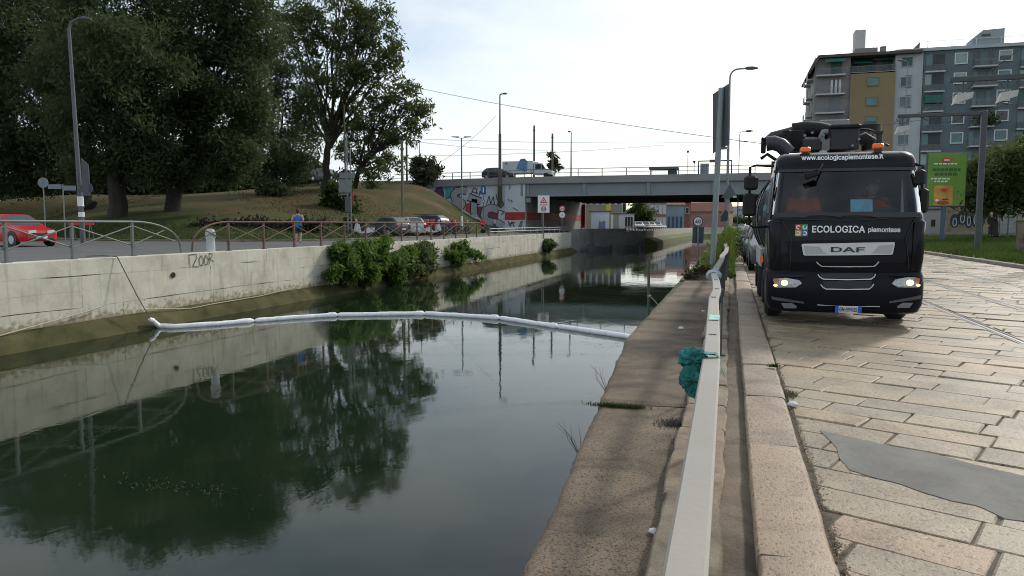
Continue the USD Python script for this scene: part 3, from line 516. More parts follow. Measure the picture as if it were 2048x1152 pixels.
def p_blue(t, h, b, s):
    MB().box((0, -0.06, h - 0.5), (0.6, 0.03, 1.0)).build('panel', M_blue, t); MB().box((0, -0.083, h - 0.5), (0.11, 0.012, 0.55)).build('white_bar', M_white, t)
    q = MB(); q.rev([(0, 0), (0.17, 0), (0.17, 0.02), (0, 0.02)], (0, -0.08, h - 1.75), 'y', 16); q.build('round_plate', M_blue, t); q = MB(); q.rev([(0, 0), (0.09, 0), (0.09, 0.015), (0, 0.015)], (0, -0.1, h - 1.75), 'y', 16); q.build('plate_centre', M_white, t)
signpost('blue_sign', 'blue no through road style panel before the graffiti wall', 967, 465, 84, 371, p_blue)
def tri(b, c, s, d, rz=0, o=0.0):
    b.poly([(-s / 2, -s * .29), (s / 2, -s * .29), (0, s * .577)], c, (1, 0, 0), (0, 0, 1), d)
def p_warn(t, h, b, s):
    W, H = 23 * s, 34 * s; MB().box((0, -0.05, h - H / 2), (W, 0.03, H)).build('panel', M_white, t)
    q = MB(); tri(q, (0, -0.07, h - H * .32), W * .62, 0.01); q.build('triangle', M_red, t); q = MB(); tri(q, (0, -0.082, h - H * .32), W * .36, 0.01); q.build('triangle_centre', M_white, t)
    q = MB(); q.box((0, -0.098, h - H * .33), (W * .12, 0.006, H * .035)); q.box((0, -0.098, h - H * .29), (W * .05, 0.006, H * .06)); q.build('symbol', M_blk, t)
    for k in (-1, 0, 1): MB().box((k * W * .22, -0.07, h - H * .55), (W * .17, .008, W * .06)).build('text_line', M_blk, t)
    q = MB(); q.rev([(0, 0), (W * .23, 0), (W * .23, .01), (0, .01)], (0, -0.07, h - H * .78), 'y', 20); q.build('ring', M_red, t); q = MB(); q.rev([(0, 0), (W * .165, 0), (W * .165, .01), (0, .01)], (0, -0.083, h - H * .78), 'y', 20); q.build('disc', M_white, t)
    q = MB(); q.text('30', W * .2, (0, -0.095, h - H * .78), (1, 0, 0), (0, 0, 1), True); q.build('numeral', M_blk, t)
    MB().cyl((-0.12, 0.02, -.3), (-0.12, 0.02, h - H), 0.035, n=6).build('post', M_galv, t)
signpost('warning_sign', 'large white panel with red triangle and speed ring before the underpass', 1087, 470, 62, 391, p_warn, mp=M_galv)
def p_two(t, h, b, s):
    for k, zz in enumerate((h - .35, h - 1.05)):
        q = MB(); q.rev([(0, 0), (.33, 0), (.33, .02), (0, .02)], (0, -0.06, zz), 'y', 20); q.build('ring', M_red if k == 0 else M_white, t); q = MB(); q.rev([(0, 0), (.24, 0), (.24, .015), (0, .015)], (0, -0.08, zz), 'y', 20); q.build('disc', M_white, t)
        q = MB(); q.text('30' if k == 0 else '4', .2, (0, -0.096, zz), (1, 0, 0), (0, 0, 1), True); q.build('numeral', M_blk, t)
signpost('speed_sign', 'two white round signs on one post in the dark underpass', 1124, 468, 84, 411, p_two)
# ------------------------------------------------------------------ lamp posts, poles, wires, vehicles on the bridge
def lamp(name, label, base, h, arm, ang, r=0.09, m=M_galv, group=None, cat='street lamp', lower=0.0, head=0.55):
    """pole with a bent arm towards the direction ang (world angle), length arm"""
    t = thing(name, label, cat, base, ang, group); a = np.linspace(0, np.pi / 2, 7); rr = min(arm, h * .25) * 0.55
    pts = [(0, 0, -0.3), (0, 0, h * 0.5), (0, 0, h - rr)] + [(rr - rr * math.cos(x), 0, h - rr + rr * math.sin(x)) for x in a[1:]] + [(arm, 0, h + 0.04)]
    rad = np.interp([p[2] for p in pts], [0, h], [r, r * 0.45]); MB().tube(pts, rad, 8).build('pole', m, t, smooth=50)
    q = MB(); q.tube([(arm - 0.05, 0, h + 0.03), (arm + .1, 0, h + .05), (arm + head * .6, 0, h + .06), (arm + head, 0, h + .06)], [.05, .11, .12, .05], 8); q.build('lamp_head', M_backg, t, smooth=50)
    if lower: MB().cyl((0, 0, 0), (0, 0, lower), r * 1.35, r * 1.25, 10).build('lower_shaft', m, t, smooth=50)
    return t
ang0 = YAW
b0 = P(1000, 400, y=BY - 0.45); zt = P(996, 168, D=87)[2]
t = lamp('bridge_lamp', 'tall leaning lamp mast on the bridge side with thick rusty lower shaft', (b0[0], BY - 0.45, 4.0), zt - 4.0, 0.35, ang0, 0.17, M_trunkpole, lower=0)
q = MB(); q.cyl((0, 0, -0.05), (0, 0, 8.6), .24, .17, 10); q.build('lower_shaft', M_trunkpole, t, smooth=50); q = MB(); q.cyl((0, 0, -.1), (0, 0, 2.3), .31, .3, 10); q.build('mossy_foot', mat('moss_metal', (.05, .06, .025), .9, .3, 3), t, smooth=50)
def stick(name, label, px, py0, py1, D, r0, r1, m=M_trunkpole, cat='pole', group=None):
    a = P(px, py0, D=D); h = P(px, py1, D=D)[2] - a[2]; t = thing(name, label, cat, a, 0, group); MB().tube([(0, 0, -.2), (0, 0, h)], [r0, r1], 8).build('shaft', m, t, smooth=50)
    MB().cyl((0, 0, h * .9), (0, 0, h * .9 + .12), r0 * 1.3, n=8).build('collar', m, t); return t
stick('tram_mast', 'plain dark mast on the bridge above the white box lorry', 1068, 352, 251, 108, .15, .13)
stick('tram_mast', 'shorter plain dark mast on the bridge just before the thin tree', 1104.5, 352, 267, 108, .15, .13)
lamp('bridge_lamp', 'slim lamp post far along the bridge right of the masts', P(1142, 352, D=115), P(1142, 264, D=115)[2] - P(1142, 352, D=115)[2], .12, ang0 + math.pi, .13, M_trunkpole, head=.4)
q = P(924, 470, D=76); h = P(924, 276, D=76)[2] - q[2]; t = thing('double_lamp', 'street lamp with two arms standing before the brown bank', 'street lamp', q, YAW)
MB().tube([(0, 0, -.3), (0, 0, h)], [.1, .055], 8).build('pole', M_galv, t, smooth=50)
for s in (-1, 1):
    MB().tube([(0, 0, h - .05), (s * .3, 0, h + .03), (s * .95, 0, h + .12)], .03, 6).build('arm', M_galv, t); MB().box((s * .62, 0, h + .12), (.75, .25, .07), ch=.02).build('lamp_head', M_backg, t)
MB().cyl((0, 0, 0.9), (0, 0, 1.9), .115, .11, 8).build('white_band', M_white, t)
q = P(840, 372, D=100); lamp('bridge_lamp', 'lamp post with curved arm half hidden by the tree beside the bridge', q, P(840, 282, D=100)[2] - q[2], .5, ang0 + math.pi, .1, M_trunkpole)
stick('wooden_pole', 'bare pole with a yellow band standing beside the dark hatchback', 806, 474, 280, 58, .13, .1, mat('pole_timber', (.13, .115, .08), .8, .2, 3))
pw = stage.GetPrimAtPath('/World/wooden_pole'); MB().cyl((0, 0, .75), (0, 0, 1.5), .16, n=10).build('yellow_band', mat('hi_vis_yellow', (.42, .36, .04), .6, .15, 5), pw, smooth=50); MB().tube([(0, 0, 1.6), (0, 0, 1.75)], [.12, .04], 8).build('white_cap', M_white, pw)
stick('mast', 'thin dark mast between the slender trees left of the bridge', 693, 470, 210, 70, .1, .06); stick('mast', 'dark mast rising behind the end of the bridge railing', 814, 360, 280, 100, .14, .12)
def wires(name, label, lines, r=0.02):
    for lab, pts in zip(label, lines):
        a, b_ = (P(*p[:2], D=p[2]) for p in pts); s = np.linspace(0, 1, 14)[:, None]; W = a + (b_ - a) * s; W[:, 2] -= 0.35 * 4 * s[:, 0] * (1 - s[:, 0])
        MB().tube(W, r, 4).build(name, M_blk, None, label=lab, cat='cable')
wires('overhead_wire', ['topmost overhead wire sloping down from the tall tree to the street sign', 'upper level wire crossing the sky from the tree to the lorry', 'second wire sagging from the tree towards the bridge masts', 'lower wire running over the white box lorry on the bridge', 'guy wire slanting down left from the tall bridge mast'],
      [[(820, 172, 85), (1530, 288, 50)], [(820, 277, 100), (1530, 283, 90)], [(830, 283, 100), (1110, 300, 108)], [(830, 311, 100), (1330, 290, 100)], [(992, 232, 87), (880, 325, 95)]], 0.022)
# ------------------------------------------------------------------ trees and shrubs
def leaves(blobs, n_per_m2, size, r, aspect=1.0, clump=0.55, droop=0.0, flat=0.0, shell=0.5, per=26, gap=0.0, wid=.42):
    """leaf-sized faces gathered in clumps through the crown's volume: blobs are (centre, radii)"""
    V = []
    for c, rad in blobs:
        c, rad = np.asarray(c, float), np.asarray(rad, float); area = 4 * np.pi * (rad.prod()) ** (2 / 3); n = int(area * n_per_m2); nc = max(6, int(n / per))
        d = r.normal(size=(nc, 3)); d /= np.linalg.norm(d, axis=1, keepdims=True); rr = r.uniform(0.25, 1, nc) ** shell
        cc = c + d * rr[:, None] * rad * (0.8 + 0.36 * r.random(nc) ** 2)[:, None]
        if gap > 0: g_ = fbm(cc / (rad.mean() * .55) + 31.7, 3, 13); cc = cc[g_ > np.quantile(g_, gap)]; nc = len(cc)
        k = r.integers(0, nc, n); p = cc[k] + r.normal(0, clump, (n, 3)) * np.array([1, 1, .7])
        a = r.normal(size=(n, 3)); a[:, 2] = a[:, 2] * (1 - flat) - droop; a /= np.linalg.norm(a, axis=1, keepdims=True)
        b_ = np.cross(a, r.normal(size=(n, 3))); b_ /= np.maximum(np.linalg.norm(b_, axis=1, keepdims=True), 1e-6)
        s = (size * r.uniform(.55, 1.3, n))[:, None]; V.append(np.stack([p - a * s * aspect * .5, p + b_ * s * wid, p + a * s * aspect * .5, p - b_ * s * wid], 1))
    V = np.concatenate(V); n = len(V); return V.reshape(-1, 3), np.arange(4 * n).reshape(n, 4)
M_bark = mat('bark', (0.026, 0.022, 0.017), 0.95, 0.35, 5, stretch=(1, 1, .25), bump=.8, bscale=12)
M_leafd = leafmat('dark_leaves', (0.062, 0.098, 0.04), (0.145, 0.19, 0.075), 0.45, .45); M_leafm = leafmat('mid_leaves', (0.08, 0.12, 0.034), (0.19, 0.235, 0.085), 0.5, .48)
M_leafb = leafmat('bright_leaves', (0.035, 0.065, 0.012), (0.10, 0.14, 0.035), 0.9, .35); M_leafo = leafmat('olive_leaves', (0.04, 0.05, 0.022), (0.10, 0.105, 0.05), 0.9, .3)
def limb(a, b_, r0, r1, r, n=7, wob=.25):
    s = np.linspace(0, 1, n)[:, None]; pts = a + (b_ - a) * s; L = np.linalg.norm(b_ - a); pts[1:-1] += r.normal(0, wob * L / n * .5, (n - 2, 3)); pts[1:-1, 2] += .06 * L * np.sin(s[1:-1, 0] * np.pi); return pts, r0 + (r1 - r0) * s[:, 0] ** .8
def tree(name, label, base_px, D, blobs, seed, r0=.35, dens=66, size=.215, m=None, fork=.45, group=None, clump=.5, cat='tree', zoff=-.4, depth=1.0, lean=None, per=48, gap=.3, shell=.5):
    r = np.random.default_rng(seed); B = P(*base_px, D=D); t = thing(name, label, cat, B, 0, group); bl = []
    for q in blobs:
        cx, cy, rp = q[:3]; dd = q[3] if len(q) > 3 else r.uniform(-1, 1) * 2.0
        rad = rp * D / FPX; bl.append((P(cx, cy, D=D + dd) - B, np.array([rad, rad * depth, rad * (q[4] if len(q) > 4 else .92)])))
    cen = np.mean([b_[0] for b_ in bl], 0); fk = np.array([cen[0] * .3, cen[1] * .3, max(1.5, cen[2] * fork)]) if lean is None else np.asarray(lean, float)
    q = MB(); s = np.linspace(0, 1, 8)[:, None]; tp = np.array([0, 0, zoff]) + (fk - np.array([0, 0, zoff])) * s; tp[1:-1, :2] += r.normal(0, r0 * .25, (6, 2)); q.tube(tp, r0 * np.array([1.5, 1.1, 1, .95, .9, .85, .8, .75]), 10)
    q.build('trunk', M_bark, t, smooth=60); q = MB()
    for c, rad in bl:
        pts, rr = limb(fk - np.array([0, 0, r.uniform(0, .25) * fk[2]]), c + r.normal(0, .2, 3) * rad, r0 * .5, r0 * .08, r); q.tube(pts, rr, 6)
        for _ in range(5):
            d = r.normal(size=3); d[2] = abs(d[2]) * .6; d /= np.linalg.norm(d); p2, rr2 = limb(pts[r.integers(3, 6)], c + d * rad * .8, r0 * .16, r0 * .04, r, 5); q.tube(p2, rr2, 4)
    q.build('limbs', M_bark, t, smooth=60); obj('crown', leaves(bl, dens, size, r, 1.9, clump, 0.15, per=per, gap=gap, wid=.30, shell=shell), m or M_leafd, t); return t
tree('dark_tree', 'huge dark dense tree with broad crown, its trunk nearest the lamp post', (235, 434), 55, [(230, 30, 120), (310, 150, 115), (215, 250, 105), (140, 130, 100), (290, 300, 75), (180, 340, 55, 1, .6), (240, 130, 110, -5)], 1, .62)
tree('dark_tree', 'dark dense tree right of the two big trunks, crown reaching the open sky', (337, 432), 58, [(400, 40, 115), (455, 180, 85), (395, 260, 105), (455, 310, 62), (495, 90, 58), (360, 345, 55, 0, .6), (505, 245, 45), (480, 20, 70)], 2, .6)
tree('dark_tree', 'dark tree at the left edge behind the round signpost', (180, 405), 68, [(60, 50, 120), (50, 200, 120), (80, 320, 75), (-20, 330, 85), (-60, 130, 110), (130, 300, 70), (60, 370, 38, 0, .6)], 3, .5)
tree('dark_tree', 'shaded tree with ivy covered stem standing behind the dark hedge', (549, 385), 76, [(545, 90, 62), (570, 190, 62), (545, 280, 55), (590, 300, 50), (520, 340, 38), (530, 160, 55), (560, 340, 45), (600, 345, 34), (610, 260, 40), (500, 300, 40)], 4, .4, dens=30, m=M_leafd)
tree('slender_tree', 'tall airy tree with forked trunk against the bright sky', (650, 376), 84, [(705, 50, 62), (640, 55, 58), (755, 75, 48), (740, 150, 50), (690, 165, 52), (600, 90, 48), (650, 180, 40), (770, 120, 36), (600, 20, 55), (690, 5, 45), (775, 40, 26), (720, 215, 34), (620, 150, 42), (560, 40, 45), (690, 110, 46), (640, 225, 34), (790, 90, 24), (735, 25, 40), (660, 250, 26), (600, 250, 36), (610, 200, 40), (785, 140, 24)], 5, .42, dens=11, size=.30, m=M_leafm, fork=.42, clump=.42, per=42, gap=.1, shell=.75)
tree('slender_tree', 'leaning light tree overhanging the brown bank left of the bridge', (705, 372), 87, [(805, 185, 40), (835, 215, 34), (775, 235, 45), (840, 250, 22), (760, 285, 42), (725, 325, 36), (790, 275, 32), (720, 270, 36), (700, 350, 28), (765, 340, 30), (820, 265, 30), (730, 240, 34), (740, 355, 26), (790, 325, 24), (690, 300, 30), (852, 215, 16), (760, 205, 34)], 6, .3, dens=13, size=.30, m=M_leafm, clump=.40, per=42, gap=.1, shell=.75)
tree('small_tree', 'small bushy tree behind the left end of the bridge railing', (848, 372), 96, [(850, 333, 24), (832, 348, 16), (868, 348, 16), (848, 352, 20)], 7, .15, dens=40, size=.4, m=M_leafo, clump=.4)
tree('thin_tree', 'thin poplar like tree rising behind the bridge right of the white lorry', (1107, 395), 150, [(1108, 318, 10, 0, 1.6), (1102, 335, 9), (1113, 335, 9)], 8, .12, dens=16, size=.5, m=M_leafo, clump=.4)
tree('background_tree', 'hazy tree filling the gap behind the dark trunks', (430, 392), 105, [(430, 350, 45), (500, 352, 42), (380, 355, 38), (300, 358, 42), (220, 358, 40), (150, 360, 38), (600, 345, 40), (80, 365, 36), (20, 370, 36), (180, 372, 26), (260, 375, 24)], 9, .3, dens=22, size=.55, m=M_leafo, clump=.7)
def shrub(name, label, px, py, D, blobs, seed, m, dens=150, size=.2, clump=.25, cat='shrub', droop=0.0, aspect=1.6, group=None, plane=None):
    r = np.random.default_rng(seed); B = P(px, py, D=D) if plane is None else P(px, py, x=plane); D = D or (B @ HEAD); t = thing(name, label, cat, B, 0, group); bl = []
    for cx, cy, rp, *rest in blobs: c = (P(cx, cy, D=D + (rest[0] if rest else 0)) if plane is None else P(cx, cy, x=plane + .3 - .35 * (rest[0] if rest else 0))) - B; rad = rp * D / FPX; bl.append((c, np.array([rad, rad, rad * (rest[1] if len(rest) > 1 else .9)])))
    q = MB()
    for c, rad in bl:
        for _ in range(4): pts, rr = limb(np.zeros(3), c + r.normal(0, .5, 3) * rad, .03, .008, r, 5); q.tube(pts, rr, 4)
    q.build('stems', M_bark, t); obj('foliage', leaves(bl, dens, size, r, aspect, clump, droop), m, t); return t
shrub('shrub', 'bright green bush on the slope behind the bus stop style sign boards', 672, 440, 68, [(672, 385, 26), (690, 410, 24), (660, 420, 22), (680, 440, 24), (700, 430, 18)], 21, M_leafb, 50, .3, .3)
shrub('shrub', 'dark round bush at the foot of the shaded tree', 545, 425, 72, [(545, 385, 32), (530, 405, 24), (565, 400, 22)], 22, M_leafd, 60, .3, .3)
shrub('hedge', 'low dry hedge of dead twigs along the lawn behind the jogger', 500, 462, 50, [(x, 452 - 3 * math.sin(x), 12) for x in range(395, 640, 16)], 23, leafmat('dry_twigs', (.04, .04, .022), (.10, .085, .05), 1.2, .2), 70, .22, .25, cat='hedge')
shrub('shrub', 'weedy green bush behind the scooters at the foot of the slope', 690, 466, 58, [(685, 455, 15), (705, 448, 16), (660, 458, 12), (725, 455, 12)], 24, M_leafo, 70, .22, .2)
shrub('wall_shrub', 'large leafy green shrub hanging from the canal wall over the water', 735, 535, None, [(690, 525, 24, -.6), (715, 510, 26, -.5), (700, 545, 22, -.8), (735, 545, 24, -1.0), (755, 515, 28, -.6), (780, 530, 26, -.8), (805, 525, 24, -.7), (790, 550, 18, -.9), (760, 495, 14, -.4), (680, 505, 16, -.4), (735, 495, 14, -.3), (665, 545, 12, -.6), (820, 505, 14, -.4), (775, 480, 7, -.2)], 25, leafmat('wall_leaves', (.075, .15, .022), (.22, .34, .07), 1.8, .45), 230, .14, .17, droop=.5, aspect=2.8, plane=WX)
shrub('wall_shrub', 'paler feathery shrub hanging beside the large green one on the canal wall', 845, 520, None, [(835, 505, 20, -.4), (852, 522, 16, -.5), (822, 535, 18, -.6), (850, 495, 13, -.3), (866, 508, 10), (840, 540, 13, -.5), (860, 535, 9, -.4), (812, 545, 12, -.6)], 26, leafmat('wall_leaves_olive', (.095, .135, .04), (.24, .28, .11), 1.8, .45), 190, .13, .16, droop=.6, aspect=2.8, plane=WX)
shrub('wall_shrub', 'smaller round shrub growing from the canal wall right of the big ones', 920, 508, None, [(915, 500, 14, -.3), (935, 508, 13, -.4), (902, 508, 11, -.3), (918, 518, 14, -.5), (952, 510, 8), (928, 490, 7), (962, 514, 5)], 27, MATS['wall_leaves'], 200, .13, .15, droop=.5, aspect=2.8, plane=WX)
shrub('wall_shrub', 'little shrub high on the far canal wall near the underpass', 1095, 492, None, [(1095, 488, 11, -.3), (1103, 490, 7), (1092, 496, 8)], 28, MATS['wall_leaves_olive'], 160, .25, .15, droop=.6, aspect=2.0, plane=WX)
# ------------------------------------------------------------------ grass
M_grass = leafmat('grass_blades', (.065, .11, .018), (.155, .215, .05), .6, .35); M_weed = leafmat('tall_weeds', (.09, .15, .018), (.22, .30, .055), .8, .45)
def blades(pts, h, w, r, lean=.35):
    n = len(pts); a = r.uniform(0, 2 * np.pi, n); d = np.column_stack([np.cos(a), np.sin(a), 0 * a]); e = np.column_stack([-d[:, 1], d[:, 0], 0 * a]); hh = (h * r.uniform(.45, 1.2, n))[:, None]; ww = (w * r.uniform(.7, 1.3, n))[:, None]; l = r.uniform(0, lean, n)[:, None]
    p1 = pts + d * hh * l * .4 + np.array([0, 0, 1]) * hh * .6; p2 = pts + d * hh * l * 1.3 + np.array([0, 0, 1]) * hh
    V = np.stack([pts - e * ww, pts + e * ww, p1 + e * ww * .8, p2, p1 - e * ww * .8], 1).reshape(-1, 3); b5 = np.arange(n)[:, None] * 5; F = np.vstack([b5 + [0, 1, 2], b5 + [0, 2, 4], b5 + [4, 2, 3]]); return V, F
def scatter(n, x0, x1, y0, y1, fz, r, power=1.0, thr=None, sc=.4):
    X = r.uniform(x0, x1, n); Y = y0 + (y1 - y0) * r.random(n) ** power; p = np.column_stack([X, Y, fz(X, Y)])
    if thr is not None: p = p[fbm(np.column_stack([X * sc, Y * sc, 0 * X]), 3, 77) > thr]
    return p
r = np.random.default_rng(41)
obj('grass', blades(scatter(60000, 10.25, 22, 20, 75, verge_z, r, 1.3), .28, .016, r), M_grass, kind='stuff', label='green grass of the verge on the right beyond the tram road', cat='grass')
bp_ = scatter(42000, -2.6, .1, 23.2, 88, bank_z, r, 1.25); bp_ = bp_[(bp_[:, 0] > np.where(bp_[:, 1] < 55, -1.25, -1.9)) & (r.random(len(bp_)) < np.clip((bp_[:, 0] + 2.2) / 1.2, .1, 1))]; hgt = .3 + np.clip(1.1 + bp_[:, 0], .15, 1) * 1.7 * fbm(np.column_stack([bp_[:, 0] * .6, bp_[:, 1] * .35, 0 * bp_[:, 0]]), 3, 5) * np.clip((bp_[:, 1] - 22) / 4, 0.25, 1)
V, F = blades(bp_, 1.0, .018, r, .35); hh = np.repeat(hgt, 5); V[:, 2] = np.repeat(bp_[:, 2], 5) + (V[:, 2] - np.repeat(bp_[:, 2], 5)) * hh
shrub('weed_bush', 'bright bushy weeds around the foot of the tall thin street lamp', 1450, 500, 40, [(1440, 495, 12), (1455, 480, 12), (1430, 510, 11, -4), (1462, 470, 9), (1468, 490, 9), (1425, 520, 9, -6)], 73, M_weed, 130, .16, .25, aspect=2.4)
obj('weeds', (V, F), M_weed, kind='stuff', label='tall bright weeds on the right bank beyond the quay', cat='weeds')
lawn = lambda X, Y: hill_z(X, Y)
pl = scatter(26000, -62, -22.7, 37, 60, lawn, r, 1.0); pl = pl[(pl[:, 2] > LZ + .05) & (pl[:, 2] < 1.6)]
obj('lawn_grass', blades(pl, .16, .022, r), leafmat('lawn_blades', (.045, .075, .014), (.11, .135, .04), .5, .3), kind='stuff', label='mown lawn strip between the left street and the dry hedge', cat='grass')
pd = scatter(34000, -60, -22.7, 52, 90, lawn, r, 1.0, .5, .12); pd = pd[pd[:, 2] > 1.2]
obj('dry_grass', blades(pd, .14, .018, r, .9), leafmat('dry_blades', (.09, .07, .03), (.17, .13, .065), .35, .3), kind='stuff', label='dry brown grass on the slope below the trees', cat='grass')
# ------------------------------------------------------------------ flats on the right
AY = 135.0
M_glassd = mat('window_dark', (0.03, 0.035, 0.04), 0.12, 0.2, 2); M_frame = mat('window_surround', (0.52, 0.54, 0.55), 0.6, 0.05, 2); M_slabw = mat('balcony_slab', (0.42, 0.42, 0.41), 0.8, 0.08, 2)
SH = [mat('shutter_teal', (0.10, 0.19, 0.19), 0.6, 0.12, 1), mat('shutter_pale', (0.24, 0.31, 0.29), 0.6, 0.1, 1), mat('shutter_green', (0.035, 0.09, 0.075), 0.6, 0.1, 1), mat('shutter_slate', (0.12, 0.155, 0.175), 0.6, 0.1, 1), M_glassd]
M_bluew = mat('blue_grey_render', (0.105, 0.135, 0.155), 0.9, 0.06, 0.25); M_ochre = mat('ochre_render', (0.215, 0.165, 0.088), 0.9, 0.06, 0.3); M_greyb = mat('grey_brown_render', (0.20, 0.19, 0.185), 0.9, 0.07, 0.3); M_whitew = mat('white_render', (0.36, 0.385, 0.405), 0.9, 0.05, 0.3)
M_roofb = mat('roof_brown', (0.075, 0.06, 0.05), 0.85, 0.15, 1); M_railb = mat('balcony_rail', (0.17, 0.18, 0.18), 0.6, 0.1, 2); M_awn = mat('green_awning', (0.02, 0.11, 0.085), 0.7, 0.15, 1)
zx = lambda zx_, zy_, dy=0.0: P(1580 + zx_ / 3.84, 40 + zy_ / 3.84, y=AY + dy)
AX = lambda q: zx(q, 300)[0]
AZ = lambda q, at=900: zx(at, q)[2]
def window(par, x0, x1, z0, z1, y, pane, surround=M_frame, fw=.16):
    q = MB(); cx, cz = (x0 + x1) / 2, (z0 + z1) / 2
    q.box((x0 - fw / 2, y - .03, cz), (fw, .10, z1 - z0 + 2 * fw)); q.box((x1 + fw / 2, y - .03, cz), (fw, .10, z1 - z0 + 2 * fw)); q.box((cx, y - .03, z1 + fw / 2), (x1 - x0, .10, fw)); q.box((cx, y - .06, z0 - fw / 2), (x1 - x0, .2, fw))
    w = q.build('window', surround, par)
    MB().box((cx, y - .012, cz), (x1 - x0, .03, z1 - z0)).build('pane', pane, w); return w
def balcony(par, x0, x1, z, y, dep, rail=M_railb, hgt=1.05, bars=True):
    MB().box(((x0 + x1) / 2, y - dep / 2, z), (x1 - x0, dep, .22)).build('balcony_slab', M_slabw, par)
    q = MB(); q.box(((x0 + x1) / 2, y - dep + .04, z + hgt), (x1 - x0, .06, .06)); 
    for s in (x0 + .04, x1 - .04): q.box((s, y - dep / 2, z + hgt), (.06, dep, .06))
    n = int((x1 - x0) / .16)
    for k in range(n + 1): q.box((x0 + (x1 - x0) * k / n, y - dep + .04, z + .11 + (hgt - .11) / 2), (.035, .035, hgt - .14))
    q.build('balcony_railing', rail, par)
r = np.random.default_rng(61)
GZ = 0.3
# blue block
bb = thing('apartment_block', 'blue grey block of flats with white balconies at the right edge', 'building')
xa, xb = AX(1030), AX(1030) + 32; ztop = AZ(238, 1100)
MB().box(((xa + xb) / 2, AY + 8, (GZ + ztop) / 2 - .2), (xb - xa, 16, ztop - GZ + .4)).build('wall', M_bluew, bb)
MB().box(((xa + xb) / 2, AY + 7.9, ztop + .25), (xb - xa + .5, 16.6, .5)).build('cornice', mat('pale_cornice', (.33, .37, .40), .8, .05, 1), bb)
q = MB(); q.box(((xa + xb) / 2, AY + .3, ztop + 1.6), (xb - xa, .07, .07)); [q.box((x, AY + .3, ztop + 1.0), (.09, .09, 1.2)) for x in np.arange(xa + .5, xb, 3.4)]; q.build('roof_railing', M_frame, bb)
x0, x1 = AX(1415), AX(1648); MB().poly([(x0 - .3, ztop + .5), (x1, ztop + .5), (x1, ztop + 3.0), (x0 + 1.2, ztop + 2.9), (x0 - .3, ztop + 1.6)], (0, AY + 3.6, 0), (1, 0, 0), (0, 0, 1), 3).build('stair_tower', mat('pale_stair', (.27, .30, .32), .85, .05, 1), bb); MB().box((AX(1505), AY + .55, ztop + 2.1), (1.2, .06, .35)).build('vent', M_glassd, bb)
FL = [295, 447, 600, 755, 905, 1058, 1210]
for k, y in enumerate(FL):
    dz = lambda c, at: AZ(y + c, at)
    for at, wd, dy in ((1315, 84, 0), (1655, 88, -22)):
        window(bb, AX(at - wd / 2 - k * 1.5), AX(at + wd / 2 - k * 1.5), dz(dy + 36, at), dz(dy - 36, at), AY, SH[[1, 1, 3, 4, 0, 0, 0][k] if at < 1500 else [1, 0, 3, 4, 0, 0, 0][k]])
        if (k in (0, 3)) and at > 1500: MB().box((AX(at), AY - .02, dz(dy + 22, at)), (AX(at + wd / 2) - AX(at - wd / 2), .05, .9)).build('open_gap', M_glassd, bb)
    zb = dz(68, 1490); xl = -k * 3
    for at, w_ in ((1432, 40), (1545, 36)): window(bb, AX(at - w_ / 2 + xl), AX(at + w_ / 2 + xl), zb + .12, zb + 2.5, AY, SH[[4, 3, 3, 4, 0, 0, 0][k]], M_bluew, .05)
    balcony(bb, AX(1405 + xl), AX(1590 + xl), zb, AY, 1.25)
    for a, c in ((1045, 1190), (1775, 1920)):
        a += xl * .6; c += xl * .6; z1, z0 = dz(-32, 1100), dz(102, 1100)
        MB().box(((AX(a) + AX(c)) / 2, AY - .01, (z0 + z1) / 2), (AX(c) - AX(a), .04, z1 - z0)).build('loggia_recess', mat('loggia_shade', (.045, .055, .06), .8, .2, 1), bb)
        MB().box((AX(a + 25), AY - .05, (z0 + z1) / 2 + .25), (.9, .05, z1 - z0 - .6)).build('loggia_door', SH[k % 4], bb)
        balcony(bb, AX(a) - .1, AX(c) + .1, z0 - .05, AY, .5, mat('loggia_rail', (.13, .15, .16), .6, .1, 2))
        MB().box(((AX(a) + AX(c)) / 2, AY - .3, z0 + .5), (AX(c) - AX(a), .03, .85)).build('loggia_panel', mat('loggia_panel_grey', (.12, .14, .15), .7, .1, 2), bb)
MB().box((AX(1110), AY - .5, AZ(610, 1100)), (AX(1185) - AX(1050), .25, 1.2)).build('green_blind', M_awn, bb)
for at, y in ((1540, 780), (1500, 790)): obj('balcony_plant', leaves([((AX(at), AY - 1.0, AZ(y, at) + .2), (.8, .4, .8))], 60, .3, r), M_leafb, bb)
# ochre, white and grey brown house with recessed top floor
ob = thing('apartment_house', 'older block with ochre front, white strip and green awnings behind the lorry', 'building')
xg, xo, xw, xe = AX(195), AX(468), AX(812), AX(1026); zt2 = AZ(262, 700)
MB().box(((xg + xo) / 2, AY + 7.5, (GZ + zt2) / 2), (xo - xg, 15, zt2 - GZ)).build('grey_wall', M_greyb, ob)
zo = AZ(402, 640); MB().box(((xo + xw) / 2, AY + 7.2, (GZ + zo) / 2), (xw - xo, 15.2, zo - GZ)).build('ochre_wall', M_ochre, ob)
MB().box(((xo + xw) / 2, AY + 8.7, (zo + zt2) / 2), (xw - xo, 12.6, zt2 - zo)).build('recessed_floor', mat('top_floor', (.16, .155, .15), .9, .1, .5), ob)
MB().box(((xw + xe) / 2, AY + 7.55, (GZ + zt2) / 2 + .3), (xe - xw - .01, 15, zt2 - GZ + .6)).build('white_wall', M_whitew, ob)
q = MB(); q.poly([(AX(165), AZ(398, 200)), (AX(150), AZ(385, 200)), (AX(212), AZ(280, 200)), (xe - .3, AZ(240, 900)), (xe - .3, AZ(262, 900)), (AX(225), AZ(300, 200))], (0, AY + 15, 0), (1, 0, 0), (0, 0, 1), 15.9); q.build('roof', M_roofb, ob)
